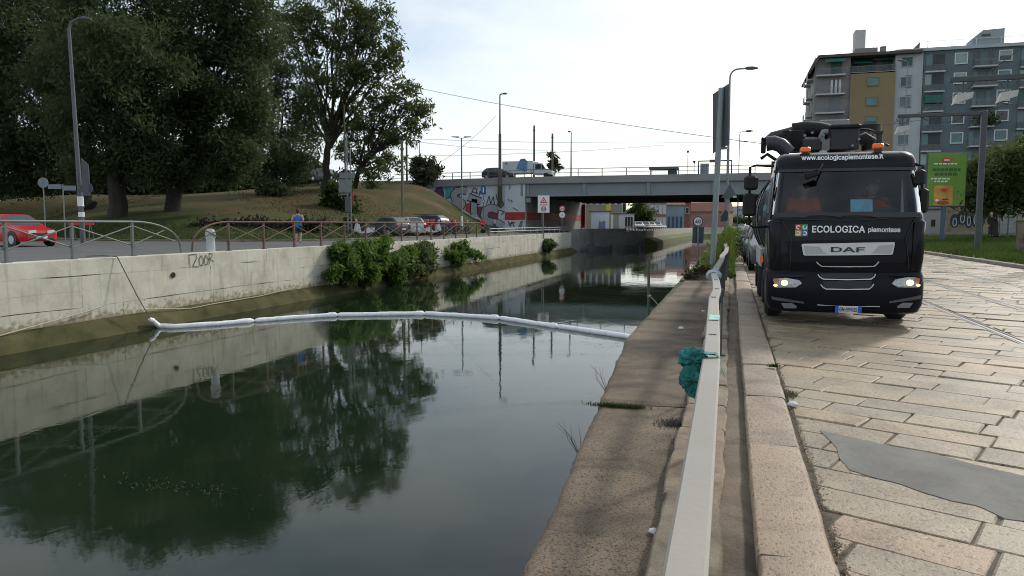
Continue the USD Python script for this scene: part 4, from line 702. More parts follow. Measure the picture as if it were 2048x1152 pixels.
MB().poly([(AX(935), AZ(240, 980)), (xe - .2, AZ(240, 980)), (xe - .2, AZ(148, 980)), (AX(1005), AZ(165, 980))], (0, AY + 8, 0), (1, 0, 0), (0, 0, 1), 6).build('gable', mat('gable_brown', (.13, .10, .085), .85, .1, 1), ob)
MB().box(((AX(512) + AX(598)) / 2, AY + 4, (AZ(40, 550) + AZ(203, 550)) / 2), (AX(598) - AX(512), 2.2, AZ(40, 550) - AZ(203, 550)), ch=.1).build('water_tank', mat('tank_grey', (.42, .42, .40), .6, .06, .6, stretch=(1, 1, .2)), ob)
q = MB(); q.box(((AX(520) + AX(690)) / 2, AY + 4, AZ(228, 550)), (AX(690) - AX(515), 3, 1.5)); q.build('plant_room', M_greyb, ob)
q = MB(); q.box((AX(738), AY + 3, AZ(222, 738)), (.8, .8, 2.0)); q.box((AX(738), AY + 3, AZ(195, 738)), (.55, .55, .9)); q.box((AX(738), AY + 3, AZ(178, 738)), (.8, .8, .15)); q.build('chimney', M_greyb, ob)
q = MB(); [q.tube([(AX(a), AY + 3, AZ(240, 600)), (AX(a), AY + 3, AZ(y, 600))], .05, 5) for a, y in ((265, 235), (660, 180), (685, 190))]; q.tube([(AX(268), AY + 3, AZ(238, 300)), (AX(900), AY + 3, AZ(196, 900))], .03, 4); q.build('aerials', M_backg, ob)
for k, y in enumerate([320, 473, 625, 778, 918, 1070]):
    window(ob, AX(860 - k), AX(942 - k * 2), AZ(y + 34, 900), AZ(y - 34, 900), AY + .04, SH[[2, 4, 3, 3, 3, 0][k]], M_whitew, .08)
    if k in (1, 2): MB().box((AX(920), AY, AZ(y, 900)), (.9, .06, 2.0)).build('shutter', SH[3], ob)
for k, y in enumerate([475, 627, 775, 922, 1070]):
    window(ob, AX(597 - k), AX(682 - k), AZ(y + 30, 640), AZ(y - 32, 640), AY - .42, SH[0], M_ochre, .07)
    if k == 2: MB().box((AX(630), AY - .44, AZ(y + 22, 640)), (1.8, .05, .8)).build('open_gap', M_glassd, ob)
for a, c, y, tl in ((265, 420, 285, 35), (495, 640, 285, 30), (650, 805, 265, 20)):
    MB().poly([(0, 0), (1.6, -1.0), (1.6, -1.12), (0, -.12)], (AX(c), AY + 2.4 if a > 400 else AY - .02, AZ(y - 12, 500)), (0, -1, 0), (0, 0, 1), -(AX(c) - AX(a)) if False else (AX(c) - AX(a))).build('awning', M_awn, ob)
for a, c in ((490, 535), (592, 682), (735, 790)): window(ob, AX(a), AX(c), zo + .3, zo + 2.5, AY + 2.38, SH[2], M_greyb, .06)
balcony(ob, xo + .05, xw - .05, zo - .05, AY + .6, 1.0)
for k, y in enumerate([430, 575, 718, 865, 1010]):
    z = AZ(y, 320); balcony(ob, AX(205), AX(425), z, AY, 1.1); window(ob, AX(318), AX(400), z + .15, z + 2.5, AY, SH[[2, 4, 3, 3, 3][k]], M_greyb, .07)
    if k == 1: q = MB(); [q.box((x, AY - .06, z + 1.3), (.35, .05, 2.2)) for x in (AX(328), AX(360), AX(390))]; q.build('shutter', M_frame, ob)
    MB().box((AX(470) - .9, AY - .05, z - .4), (1.6, .1, .3)).build('string_course', M_greyb, ob)
    for yy in (3.5, 8.5): MB().box((xg - .45, AY + yy, z), (.9, 2.6, .2)).build('side_balcony', M_slabw, ob); MB().box((xg - .88, AY + yy, z + .55), (.05, 2.6, .9)).build('side_railing', M_railb, ob); MB().box((xg - .02, AY + yy, z + 1.4), (.05, 1.6, 2.2)).build('side_window', SH[k % 4], ob)
# ------------------------------------------------------------------ billboard, verge things
D = 56.0; base = P(1884, 474, D=D); t = thing('billboard', 'green advertising billboard on a blue post on the grass verge', 'billboard', base, YAW)
s = D / FPX; bx = lambda x: (x - 1884) * s; bz = lambda y: P(1884, y, D=D)[2] - base[2]
MB().cyl((0, 0, -.3), (0, 0, bz(412)), .17, n=12).build('post', mat('post_blue', (.05, .08, .12), .5, .1, 3), t, smooth=50)
MB().box(((bx(1848) + bx(1924)) / 2, 0.02, (bz(306) + bz(412)) / 2), (bx(1924) - bx(1848) + .12, .2, bz(306) - bz(412) + .12), ch=.03).build('case', M_backg, t)
M_bg = mat('poster_green', (.115, .235, .028), .5, .22, .5); MB().box(((bx(1848) + bx(1924)) / 2, -.09, (bz(306) + bz(412)) / 2), (bx(1924) - bx(1848), .03, bz(306) - bz(412))).build('poster', M_bg, t)
zb = lambda x, y: (bx(1780 + x / 3.6), bz(220 + y / 3.6))
def ell(c, a, b_): return [(c[0] + a * math.cos(k), c[1] + b_ * math.sin(k)) for k in np.linspace(0, 2 * np.pi, 24)[:-1]]
def flat(name, pts, m, off, par): MB().poly(pts, (0, -.105 - off, 0), (1, 0, 0), (0, 0, 1), .006).build(name, m, par)
c = zb(375, 362); flat('logo', ell(c, .36, .17), M_red, 0.008, t); MB().text('amica', .1, (c[0], -.125, c[1]), (1, 0, 0), (0, 0, 1), True).build('logo_text', M_white, t) if False else flat('logo_text', [(c[0] - .2, c[1] - .04), (c[0] + .2, c[1] - .04), (c[0] + .2, c[1] + .05), (c[0] - .2, c[1] + .05)], M_white, .016, t)
M_dkg = mat('poster_dark_green', (.03, .09, .02), .5, .05, 2); rr = np.random.default_rng(4)
for y, x0, x1, h_, m in ((388, 285, 462, .09, M_white), (430, 280, 480, .2, M_dkg), (462, 295, 450, .2, M_dkg), (495, 268, 405, .1, M_white), (515, 295, 405, .1, M_white)):
    x = x0
    while x < x1 - 12:
        w = rr.uniform(10, 30); a, b_ = zb(x, y), zb(min(x + w, x1), y); flat('text_line', [(a[0], a[1] - h_ / 2), (b_[0], a[1] - h_ / 2), (b_[0], a[1] + h_ / 2), (a[0], a[1] + h_ / 2)], m, .01, t); x += w + 7
a, b_ = zb(293, 545), zb(430, 686); flat('pack', [(a[0], b_[1]), (b_[0], b_[1]), (b_[0], a[1]), (a[0], a[1])], mat('pack_yellow', (.45, .25, .04), .5, .3, 2), .012, t)
c = zb(368, 578); flat('pack_logo', ell(c, .24, .14), M_red, .02, t); c = zb(362, 668); flat('pack_food', ell(c, .45, .15), mat('food_red', (.30, .05, .03), .5, .3, 5), .02, t); c = zb(318, 650); flat('pack_badge', ell(c, .13, .1), M_white, .028, t); c = zb(375, 648); flat('pack_text', [(c[0] - .2, c[1]), (c[0] + .25, c[1] + .02), (c[0] + .25, c[1] + .1), (c[0] - .2, c[1] + .08)], M_blk, .028, t)
# graffiti wall, fence, board, stone block
base = P(1936, 458, D=66); t = thing('painted_wall', 'low wall painted with big dark looping letters under the trees', 'wall', base, YAW); s = 66 / FPX
MB().box((0, .15, 1.0), (84 * s, .25, 2.6)).build('wall', mat('wall_brownish', (.22, .17, .12), .9, .3, 1.0), t); g_nvy = mat('graffiti_navy', (.02, .025, .05), .6, .1, 3)
for k, (x, y, w, h_) in enumerate(((1909, 442, 10, 14), (1924, 435, 11, 15), (1937, 440, 9, 16), (1951, 437, 11, 17), (1962, 440, 8, 13))):
    c = ((x - 1936) * s, (458 - y) * s); flat2 = lambda n_, p_, m_, o_: MB().poly(p_, (0, .02 - o_, 0), (1, 0, 0), (0, 0, 1), .008).build(n_, m_, t)
    flat2('letter', Polygon(ell(c, w * s * .95, h_ * s)), g_nvy, .0); flat2('letter_highlight', Polygon(ell((c[0], c[1] - .1), w * s * .45, h_ * s * .62)).difference(Polygon(ell((c[0], c[1] - .1), w * s * .28, h_ * s * .48))), g_sil, .012)
base = P(1863, 466, D=68); t = thing('metal_shed', 'pale grey shed wall with a dark gate behind the billboard post', 'shed', base, YAW); MB().box((0, 1, 1.0), (1.9, 2, 2.2), ch=.03).build('body', mat('shed_pale', (.33, .35, .38), .7, .1, 1), t); MB().box((.1, -.02, .9), (.35, .04, .6)).build('vent', M_blk, t); MB().box((0, 1, 2.15), (2.1, 2.2, .1)).build('roof', M_backg, t)
t = thing('wire_fence', 'wire mesh fence with posts along the back of the grass', 'fence', P(2010, 474, D=58), YAW); s = 58 / FPX
for x in np.arange(-46, 90, 17): MB().cyl((x * s, 0, -.2), (x * s, 0, 1.75), .035, n=6).build('post', M_railg, t)
for z in (.3, 1.0, 1.7): MB().tube([(-46 * s, 0, z), (88 * s, 0, z)], .012, 4).build('wire', M_railg, t)
base = P(2015, 474, D=56); t = thing('notice_board', 'small white notice board on a post under the trees', 'sign', base, YAW); MB().cyl((0, 0, -.2), (0, 0, 2.5), .05, n=8).build('post', M_railg, t); MB().box((0, -.06, 2.2), (.45, .04, .62)).build('board', mat('pale_board', (.35, .42, .40), .6, .1, 2), t)
base = P(2046, 514, D=35); t = thing('stone_pillar', 'squat grey stone pillar standing on the verge at the right edge', 'pillar', base, YAW); MB().box((.1, 0, .8), (.66, .5, 1.75), ch=.05).build('shaft', M_gut, t); MB().box((.1, 0, 1.7), (.7, .54, .1), ch=.03).build('cap', M_base, t)
tree('verge_tree', 'leafy tree behind the billboard hiding its lower right corner', (1990, 462), 56, [(1950, 365, 42, 3), (1985, 340, 50), (2030, 330, 48), (2000, 395, 42), (1945, 400, 32, 2), (2060, 380, 60), (1925, 395, 20, 1)], 31, .2, 40, .28, M_leafm, fork=.4, clump=.5)
tree('verge_tree', 'taller tree at the right picture edge in front of the blue flats', (2060, 462), 66, [(2045, 310, 28), (2070, 290, 38), (2020, 325, 24), (2100, 330, 55)], 32, .22, 40, .28, M_leafm, fork=.5, clump=.5)
# ------------------------------------------------------------------ tram gantries and lamps on the right
gb_ = P(1954, 504, z=.15); GYY = gb_[1]
t = thing('tram_pole', 'dark tram gantry pole rooted in the verge grass with a long arm', 'pole', gb_, 0); xz = lambda px_, py_, y=GYY: P(px_, py_, y=y) - gb_
h = xz(1957, 222)[2]; q = MB(); q.box((0, 0, h / 2 - .1), (.26, .26, h + .2), ch=.03); q.build('mast', mat('gantry_dark', (.055, .06, .065), .55, .1, 3), t)
a, c = xz(1795, 233), xz(1964, 226); q = MB(); q.box(((a[0] + c[0]) / 2, 0, h - .12), (c[0] - a[0], .16, .18), ch=.02); q.build('arm', MATS['gantry_dark'], t)
def hanger(par, x, y, z):
    q = MB(); q.tube([(x, y, z), (x, y, z - .35)], .03, 6); q.tube([(x - .3, y, z - .05), (x, y, z - .42), (x + .35, y, z - .05)], .02, 5); q.build('hanger', MATS['gantry_dark'], par); q = MB(); q.poly([(-.35, -.1), (.3, .12), (.34, .35), (-.22, .28)], (x, y + .15, z - .75), (1, 0, 0), (0, 0, 1), .3); q.build('lamp_box', mat('lamp_box_grey', (.45, .44, .42), .5, .1, 4), par)
hanger(t, a[0] + .25, 0, h - .2); q = MB(); q.tube([(a[0] + 1.1, 0, h - .2), (a[0] + 1.6, 0, h - .5), (a[0] + 2.6, 0, h - .5), (a[0] + 3.1, 0, h - .2)], .02, 5); q.build('bow', MATS['gantry_dark'], t)
G2 = 33.0; b2 = np.array([P(2110, 500, y=G2)[0], G2, .15]); t = thing('tram_pole', 'nearer gantry whose dark beam enters from the right edge with two lamp boxes', 'pole', b2, 0)
e = P(1898, 160, y=G2) - b2; q = MB(); q.box((0, 0, e[2] / 2 + .1), (.26, .26, e[2] + .5), ch=.03); q.build('mast', MATS['gantry_dark'], t); q = MB(); q.box((e[0] / 2, 0, e[2]), (-e[0], .15, .2), ch=.02); q.build('arm', MATS['gantry_dark'], t)
for px_ in (1927, 2016): hanger(t, (P(px_, 160, y=G2) - b2)[0], 0, e[2] - .1)
wires('contact_wire', ['dark cable slanting from the upper right to the hanging lamp over the lorry', 'thin wire crossing before the flats towards the bridge', 'wire from the tram pole arm running back over the track'],
      [[(2060, 82, 30), (1800, 240, 43)], [(1800, 240, 43), (1700, 268, 88)], [(2050, 205, 50), (1480, 283, 95)]], .018)
lamp('street_lamp', 'slim street lamp standing before the white strip of the flats', P(1802, 440, D=85), P(1802, 122, D=85)[2] - P(1802, 440, D=85)[2], .5, ang0 + math.pi, .08, M_galv, head=.6)
lamp('street_lamp', 'slim street lamp before the blue flats above the verge tree', P(2017, 440, D=72), P(2017, 208, D=72)[2] - P(2017, 440, D=72)[2], .6, ang0 + math.pi, .07, M_backg, head=.6)
b_ = P(1452, 486, D=50); t = lamp('street_lamp', 'tall thin street lamp with arm to the right beside the big sign', b_, P(1460, 138, D=50)[2] - b_[2], 1.0, ang0, .12, M_galv, head=.8, lower=3.6)
ts = thing('triangle_sign', 'dark back of a triangular road sign fixed to the tall lamp post', 'sign', P(1459, 386, D=49.6), YAW); q = MB(); tri(q, (0, 0, 0), 1.05, .03); q.build('plate', M_backg, ts); MB().box((.33, -.03, -.25), (.22, .05, .14)).build('tag', mat('pale_tag', (.3, .38, .4), .5, .1, 3), ts)
ts = thing('small_box', 'small dark signal box fixed low on the tall lamp post', 'signal', P(1447, 433, D=49.4), YAW); MB().poly([(-.2, -.35), (.2, -.25), (.2, .3), (0, .45), (-.2, .05)], (0, 0, 0), (1, 0, 0), (0, 0, 1), .3).build('case', M_blk, ts)
b_ = P(1474, 480, D=90); lamp('street_lamp', 'far lamp post whose head shows just left of the lorry', b_, P(1466, 263, D=90)[2] - b_[2], .7, ang0, .09, M_galv, head=.9)
# big road sign seen from behind
D = 24.0; b_ = P(1423, 556, D=D); t = thing('road_sign', 'large dark sign board seen from behind on a grey post by the quay end', 'sign', b_, YAW); h = P(1432, 176, D=D)[2] - b_[2]; lean = (1437 - 1423) * D / FPX
MB().tube([(0, 0, -.4), (lean * .8, 0, h)], .095, 12).build('post', mat('post_grey_green', (.20, .23, .235), .45, .1, 4, metal=.3), t, smooth=50)
zs = lambda y: P(1440, y, D=D)[2] - b_[2]; q = MB(); x0 = (1426 - 1423) * D / FPX; x1 = (1455 - 1423) * D / FPX
v = np.array([P(a_, y_, D=d_) - b_ for a_, y_, d_ in ((1426, 306, 24.8), (1456, 289, 23.7), (1456, 168, 23.7), (1426, 188, 24.8))]); v = np.array([(k @ RIGHT, k @ HEAD, k[2]) for k in v]); nn = np.cross(v[1] - v[0], v[3] - v[0]); nn /= np.linalg.norm(nn)
w = v - nn * .03; q.add(np.vstack([v, w]), [(0, 1, 2, 3), (7, 6, 5, 4), (0, 4, 5, 1), (1, 5, 6, 2), (2, 6, 7, 3), (3, 7, 4, 0)]); q.build('board', M_backg, t)
for y in (190, 298): MB().box(((x0 + x1) / 2, .1, zs(y - 2)), (.3, .16, .07), rz=-.5).build('clamp', M_galv, t)
# canal signs
D = 45.0; b_ = P(1395, 522, D=D); t = thing('canal_sign', 'round sign with 40 above a dark board on the right bank', 'sign', b_, YAW); s = D / FPX
MB().cyl((0, 0, -.5), (0, 0, (522 - 432) * s), .05, n=8).build('post', M_galv, t)
q = MB(); q.rev([(0, 0), (.30, 0), (.30, .03), (0, .03)], (-.05, -.1, (522 - 443) * s), 'y', 24); q.build('ring', M_blk, t, smooth=40); q = MB(); q.rev([(0, 0), (.245, 0), (.245, .015), (0, .015)], (-.05, -.12, (522 - 443) * s), 'y', 24); q.build('disc', mat('disc_grey', (.5, .52, .52), .5, .05, 2), t); MB().text('40', .2, (-.05, -.137, (522 - 443) * s), (1, 0, 0), (0, 0, 1), True).build('numeral', M_blk, t)
MB().box((.02, .07, (522 - 470) * s), (22 * s, .03, 33 * s), T=rot([0, 1, 0], .05)).build('board', mat('board_navy', (.03, .045, .06), .5, .15, 3), t)
b_ = P(1299, 618, z=-.4); t = thing('mooring_post', 'slim green metal post with a rope knot at the quay edge', 'post', b_, 0); MB().tube([(0, 0, -1.4), (-.04, 0, P(1295, 516, D=b_ @ HEAD)[2] - b_[2])], .032, 8).build('shaft', mat('post_green', (.05, .085, .07), .5, .2, 5), t, smooth=50)
q = MB(); [q.rev([(.034, 0), (.05, .01), (.034, .02)], (-.012, 0, .28 + k * .018), 'z', 12) for k in range(3)]; q.tube([(0, 0, .3), (.1, 0, .22), (.2, 0, .1)], .012, 5); q.build('rope_knot', mat('rope_pale', (.38, .36, .30), .9, .2, 20), t, smooth=60)
# ------------------------------------------------------------------ far buildings under and beyond the bridge
def house(name, label, px0, px1, D, pyg, top_py, depth, m, rows=(), roof=None, cat='building', pane=M_glassd, par=None):
    a = P((px0 + px1) / 2, pyg, D=D); s = D / FPX; W = (px1 - px0) * s; H = (pyg - top_py) * s; t = thing(name, label, cat, (a[0], a[1], a[2]), YAW)
    MB().box((0, depth / 2, H / 2 - .4), (W, depth, H + .8)).build('wall', m, t)
    for n_, z0, z1, w in rows:
        for k in range(n_): x = -W / 2 + W * (k + .5) / n_; window(t, x - w / 2, x + w / 2, z0, z1, 0, pane, M_frame, .12)
    if roof is not None:
        MB().poly([(-.4, 0), (depth + .4, 0), (depth / 2, roof[0])], (-W / 2 - .3, 0, H), (0, 1, 0), (0, 0, 1), W + .6).build('roof', roof[1], t)
    else: MB().box((0, depth / 2, H + .06), (W + .3, depth + .3, .14)).build('roof', M_soff, t)
    return t, W, H
M_tile = mat('red_tiles', (.20, .075, .05), .85, .2, 1, bump=.3)
t, W, H = house('workshop', 'beige building with a yellow panel seen under the bridge', 1170, 1243, 158, 461, 372, 8, mat('beige_render', (.26, .235, .17), .9, .1, .4), [(6, 5.4, 7.6, .9)]); MB().box((W * .13, -.1, 4.8), (1.1, .1, 1.3)).build('yellow_panel', mat('yellow_panel_paint', (.5, .40, .03), .6, .1, 2), t); q = MB(); q.box((-W * .1, -.12, 4.0), (W * .6, .12, .12)); q.build('pipe', M_blk, t)
t, W, H = house('graffiti_wall', 'white wall with faint blue scrawl beside the underpass exit', 1183, 1218, 146, 460, 424, .4, M_abut, cat='wall'); MB().poly([(-.4, .3), (.9, .2), (1.0, 1.6), (.5, 1.9), (.3, 1.4), (-.2, 1.9)], (0, -.02, 0), (1, 0, 0), (0, 0, 1), .02).build('blue_scrawl', mat('graffiti_blue', (.12, .17, .30), .7, .2, 2), t)
t, W, H = house('site_cabin', 'white site cabin with three dark windows by the canal', 1226, 1268, 140, 460, 428, 3, mat('cabin_white', (.6, .61, .60), .6, .04, 1)); [MB().box((W * (.12 + .13 * k), -.02, H * .5), (W * .10, .05, H * .62)).build('window', M_glassd, t) for k in range(3)]; MB().box((-W * .36, -.03, H * .5), (W * .26, .05, H * .98)).build('side_panel', mat('beige_panel', (.33, .32, .25), .7, .1, 1), t)
t, W, H = house('white_house', 'pale building with tall windows behind the site cabin', 1228, 1252, 165, 458, 405, 6, M_whitew, [(3, 3.6, 5.6, .6)])
house('terrace_house', 'pink and white two storey row house by the far canal', 1300, 1332, 178, 458, 402, 8, mat('pinkish_render', (.26, .165, .135), .9, .12, .5), [(4, .8, 2.6, .6), (4, 3.6, 5.6, .6)], (1.5, M_tile), pane=M_frame)
t, W, H = house('blue_house', 'blue painted building with brown roof beyond the bridge', 1331, 1368, 188, 458, 410, 8, mat('blue_render', (.22, .29, .35), .8, .12, .5), [], (1.6, M_tile)); [MB().box((W * (k - 1.5) * .22, -.03, 1.6), (W * .12, .06, 3.0)).build('window', mat('blue_glass', (.05, .09, .15), .3, .2, 1), t) for k in range(4)]
t, W, H = house('gable_house', 'narrow brick gabled house beside the blue building', 1366, 1381, 192, 457, 405, 8, mat('old_brick', (.26, .12, .09), .9, .2, 1.0), [(1, 3.8, 5.2, .8)], (2, M_tile))
a = P(1396, 456, D=215); t = thing('long_shed', 'long low brick shed with red tiled roof at the canal bend', 'building', a, YAW - .5); MB().box((0, 4, 2.2), (16, 8, 5)).build('wall', mat('pale_brick', (.28, .16, .13), .9, .2, .7), t); MB().poly([(-.5, 0), (8.5, 0), (4, 2.6)], (-8.3, 0, 4.7), (0, 1, 0), (0, 0, 1), 16.6).build('roof', M_tile, t)
tree('far_tree', 'dark row of trees between the site cabin and the pink house', (1276, 460), 168, [(1262, 430, 16), (1280, 425, 18), (1295, 432, 14), (1270, 445, 14), (1288, 446, 14), (1275, 412, 12)], 41, .25, 22, .55, M_leafm, clump=.6)
tree('far_tree', 'distant trees closing the view along the canal', (1420, 456), 245, [(1395, 432, 14), (1412, 428, 16), (1430, 432, 15), (1445, 440, 12), (1405, 445, 14), (1430, 446, 14)], 42, .3, 16, .7, M_leafm, clump=.8)
tree('far_tree', 'low distant trees beyond the parked cars', (1470, 452), 300, [(1455, 445, 8), (1475, 442, 8), (1500, 442, 9), (1525, 440, 12), (1550, 440, 12)], 43, .3, 12, .8, M_leafd, clump=.8)
t, W, H = house('tower_block', 'distant pale tower block left of the lorry', 1477, 1489, 420, 452, 413, 12, mat('distant_block', (.30, .33, .37), .9, .08, .1), [(4, 2 + 3 * k, 3.5 + 3 * k, 1.2) for k in range(3)])
house('low_house', 'distant low grey roofs beyond the parked cars', 1452, 1476, 380, 452, 436, 10, M_greyb, [], (2, M_roofb))
# right-hand horizon behind flats: a row of trees closes the view
tree('far_tree', 'trees standing behind the ochre flats', (1590, 452), 200, [(1560, 420, 22), (1600, 410, 26), (1640, 420, 26), (1690, 420, 26), (1740, 420, 24)], 44, .3, 14, .7, M_leafd, clump=.8)
# balustrade and boats by the far wall
bal = thing('balustrade', 'white balustrade with many small balusters on the far wall', 'balustrade'); pts = np.array(FP[4:7]); seg = np.linspace(0, 1, 17)
PL = [pts[0] + (pts[2] - pts[0]) * k for k in seg]
for p in PL: MB().rev([(0, 0), (.09, 0), (.12, .18), (.05, .42), (.09, .55), (0, .55)], (p[0] - .3, p[1] + .1, .56), 'z', 8).build('baluster', M_white, bal, smooth=60)
q = MB(); q.tube([(PL[0][0] - .3, PL[0][1] + .1, 1.13), (PL[-1][0] - .3, PL[-1][1] + .1, 1.13)], .1, 6); q.build('handrail', M_white, bal)
pb = thing('parapet', 'dark solid parapet along the street edge in the underpass', 'parapet'); along(FP[:5], [(-.45, .56), (-.45, .95), (-.2, .95), (-.2, .56)], 'panel', M_concd, pb)
BT = math.atan2(FP[4][1] - FP[2][1], FP[4][0] - FP[2][0])
def boat(px, py, D, rz, label, L=5.0):
    c = P(px, py, z=WZ); t = thing('moored_boat', label, 'boat', (c[0], c[1], WZ), rz)
    s = np.linspace(-1, 1, 13); w = .75 * (1 - np.abs(s) ** 3.2) + .03; z = .55 + .35 * s ** 4; G_ = []
    for k in range(13): G_.append([(s[k] * L / 2, -w[k], z[k]), (s[k] * L / 2, -w[k] * .75, -.15), (s[k] * L / 2, w[k] * .75, -.15), (s[k] * L / 2, w[k], z[k]), (s[k] * L / 2, w[k] * .9, z[k]), (s[k] * L / 2, w[k] * .7, .15), (s[k] * L / 2, -w[k] * .7, .15), (s[k] * L / 2, -w[k] * .9, z[k]), (s[k] * L / 2, -w[k], z[k])])
    q = MB(); q.grid(np.array(G_)); q.build('hull', mat('boat_dark', (.05, .05, .055), .6, .2, 2), t); [MB().box((x, 0, .42), (.25, 1.2, .05)).build('thwart', mat('boat_wood', (.2, .16, .11), .8, .2, 3), t) for x in (-1.2, .4)]; MB().tube([(-L / 2, 0, .9), (-L / 2 + .3, 0, 1.1)], .05, 6).build('bow_post', M_galv, t)
boat(1200, 502, 90, BT, 'dark boat moored under the bridge, the nearer one'); boat(1258, 499, 98, BT, 'dark boat moored under the bridge, the farther one')
# ------------------------------------------------------------------ fences on the canal wall
M_fgrey = mat('fence_grey_green', (0.115, 0.125, 0.115), 0.5, 0.15, 4); M_frust = mat('fence_rust', (0.105, 0.058, 0.04), 0.75, 0.25, 5)
FX, FZ = WX - 0.2, 0.585
def fence(name, label, posts, m, end0=None, end1=None):
    t = thing(name, label, 'fence', (FX, posts[0], FZ)); o = posts[0]; H = 1.08
    for y in posts: MB().box((0, y - o, (H - .04) / 2), (.075, .085, H - .04), ch=.008).build('post', m, t); MB().box((0, y - o, .01), (.16, .18, .02)).build('foot_plate', m, t)
    def arc(ye, yp):
        a = np.linspace(0, np.pi / 2, 9); L = ye - yp; return [(0, yp - o + L * math.sin(x) , .05 + (H - .05) * math.cos(x) ** .75) for x in a]
    top = [(0, posts[0] - o, H), (0, posts[-1] - o, H)]
    if end0 is not None: top = arc(end0, posts[0])[::-1] + top[1:]
    if end1 is not None: top = top[:-1] + arc(end1, posts[-1])
    MB().tube(top, .036, 8).build('top_rail', m, t, smooth=60)
    for a, b_ in zip(posts[:-1], posts[1:]):
        for z0, z1, x in ((.34, .95, .02), (.95, .34, -.02)):
            MB().tube([(x, a - o, z0), (x, b_ - o, z1)], .021, 5).build('brace', m, t)
    for e, p_ in ((end0, posts[0]), (end1, posts[-1])):
        if e is not None:
            L = (e - p_) * .78
            MB().tube([(.02, p_ - o, .95), (.02, p_ - o + L * 1.12, .42)], .02, 5).build('brace', m, t); MB().tube([(-.02, p_ - o, .34), (-.02, p_ - o + L * .85, .8)], .02, 5).build('brace', m, t)
    return t
fence('fence', 'grey green railing with crossed braces on the near canal wall', [9.2, 11.1, 13.0, 15.0, 17.05, 19.3], M_fgrey, None, 21.45)
fence('fence', 'rusty brown railing with crossed braces running towards the bridge', [24.0 + 2.2 * k for k in range(14)], M_frust, 22.0, 55.4)
gr = thing('guard_barrier', 'low galvanised guard barrier on the canal edge before the underpass', 'guard rail', (FX, 55.5, FZ))
for z in (.62, .38): MB().tube([(0, .3, z), (0, 31, z)], .05, 6).build('beam', M_galv, gr)
for k in range(13): MB().box((-.06, .4 + k * 2.5, .32), (.07, .1, .7)).build('post', M_galv, gr)
p = P(388, 503, z=.58); t = thing('bollard', 'white rounded concrete bollard between the two railings', 'bollard', (WX - .42, p[1], LZ + .04)); MB().rev([(0, 0), (.15, 0), (.15, .45), (.175, .5), (.175, .68), (.15, .77), (.09, .82), (0, .83)], (0, 0, 0), 'z', 20).build('body', mat('bollard_white', (.45, .47, .48), .7, .1, 4), t, smooth=50)
# rope from the fence to the boom, cable along the ledge
a, b_ = P(174, 512, x=FX + .1), P(300, 637, z=-1.3); c = np.array([WX + .05, P(232, 515, x=WX)[1], .6])
MB().tube([a, (a + c) / 2 + [0, 0, .03], c, c * .4 + b_ * .6 + [0, 0, -.05], b_], .016, 5).build('rope', mat('rope_dark', (.10, .09, .07), .9, .2, 10), None, label='dark rope from the near railing down to the white boom end', cat='rope')
q = [P(x, y, x=WX + .14) for x, y in ((-40, 682), (40, 660), (110, 641), (170, 624), (205, 612))]; MB().tube(q, .018, 5).build('hose', mat('hose_pale', (.42, .40, .34), .7, .1, 5), None, label='thin pale hose lying along the ledge at the left edge', cat='hose')
q = [P(x, y, x=WX + .16) for x, y in ((250, 619), (310, 618), (380, 617), (430, 607), (520, 592), (590, 575))]; MB().tube(q, .014, 5).build('hose', MATS['hose_pale'], None, label='thin pale line lying along the ledge behind the boom', cat='hose')
# ------------------------------------------------------------------ absorbent boom
M_boom = mat('boom_fabric', (.86, .87, .90), .85, .09, 9, bump=.9, bscale=26)
bm = thing('absorbent_boom', 'white sausage shaped absorbent boom floating across the canal', 'boom', (0, 0, 0))
bp = [P(299, 637, x=WX + .55)] + [P(x, y, z=WZ + .05) for x, y in ((318, 652), (350, 653), (430, 648), (510, 641), (590, 635), (675, 630), (760, 628.5), (850, 627), (920, 631), (1000, 636), (1060, 645), (1115, 653), (1180, 662), (1240, 671), (1275, 677))]
cuts = [0, 4, 6, 8, 10, 12, 15]; r = np.random.default_rng(2)
for a, b_ in zip(cuts[:-1], cuts[1:]):
    k = np.array(bp[a:b_ + 1]); s = np.linspace(0, len(k) - 1, 34); pts = np.column_stack([np.interp(s, np.arange(len(k)), k[:, i]) for i in range(3)]); pts[:, :2] += r.normal(0, .012, (34, 2)); e = np.linspace(0, 1, 34)
    if a > 0: pts[:3] += (pts[0] - pts[8]) * .03
    rad = .082 * (1 + .14 * (fbm(np.column_stack([e * 9, e * 0 + a, e * 0]), 3, 3) - .5) * 2) * np.clip(np.minimum(e, 1 - e) * 22 + .45, 0, 1); rad[-4:-1] *= 1.25
    pts[:, 2] += .02 * (fbm(np.column_stack([e * 5, e * 0 + a, e * 0]), 2, 6) - .5); MB().tube(pts, rad, 12).build('sausage', M_boom, bm, smooth=70)
# scum and specks held by the boom
r = np.random.default_rng(12); n = 2600; u = r.random(n); k = np.interp(u * 14 + 1, np.arange(16), np.array(bp)[:, 0]), np.interp(u * 14 + 1, np.arange(16), np.array(bp)[:, 1])
d = r.exponential(.55, n) * np.where(r.random(n) < .8, -1, .5); px_ = np.column_stack([k[0] + d * .25, k[1] + d + np.where(d > 0, .15, -.15), np.full(n, WZ + .004)]); px_ = px_[(px_[:, 0] > -17) & (px_[:, 0] < -2.2)]
a = r.uniform(0, 6.28, len(px_)); s_ = r.uniform(.01, .035, len(px_))[:, None]; dx = np.column_stack([np.cos(a), np.sin(a), 0 * a]) * s_; dy = np.column_stack([-np.sin(a), np.cos(a), 0 * a]) * s_ * r.uniform(.3, .9, (len(px_), 1))
V = np.stack([px_ - dx, px_ + dy * -1, px_ + dx, px_ + dy], 1).reshape(-1, 3)
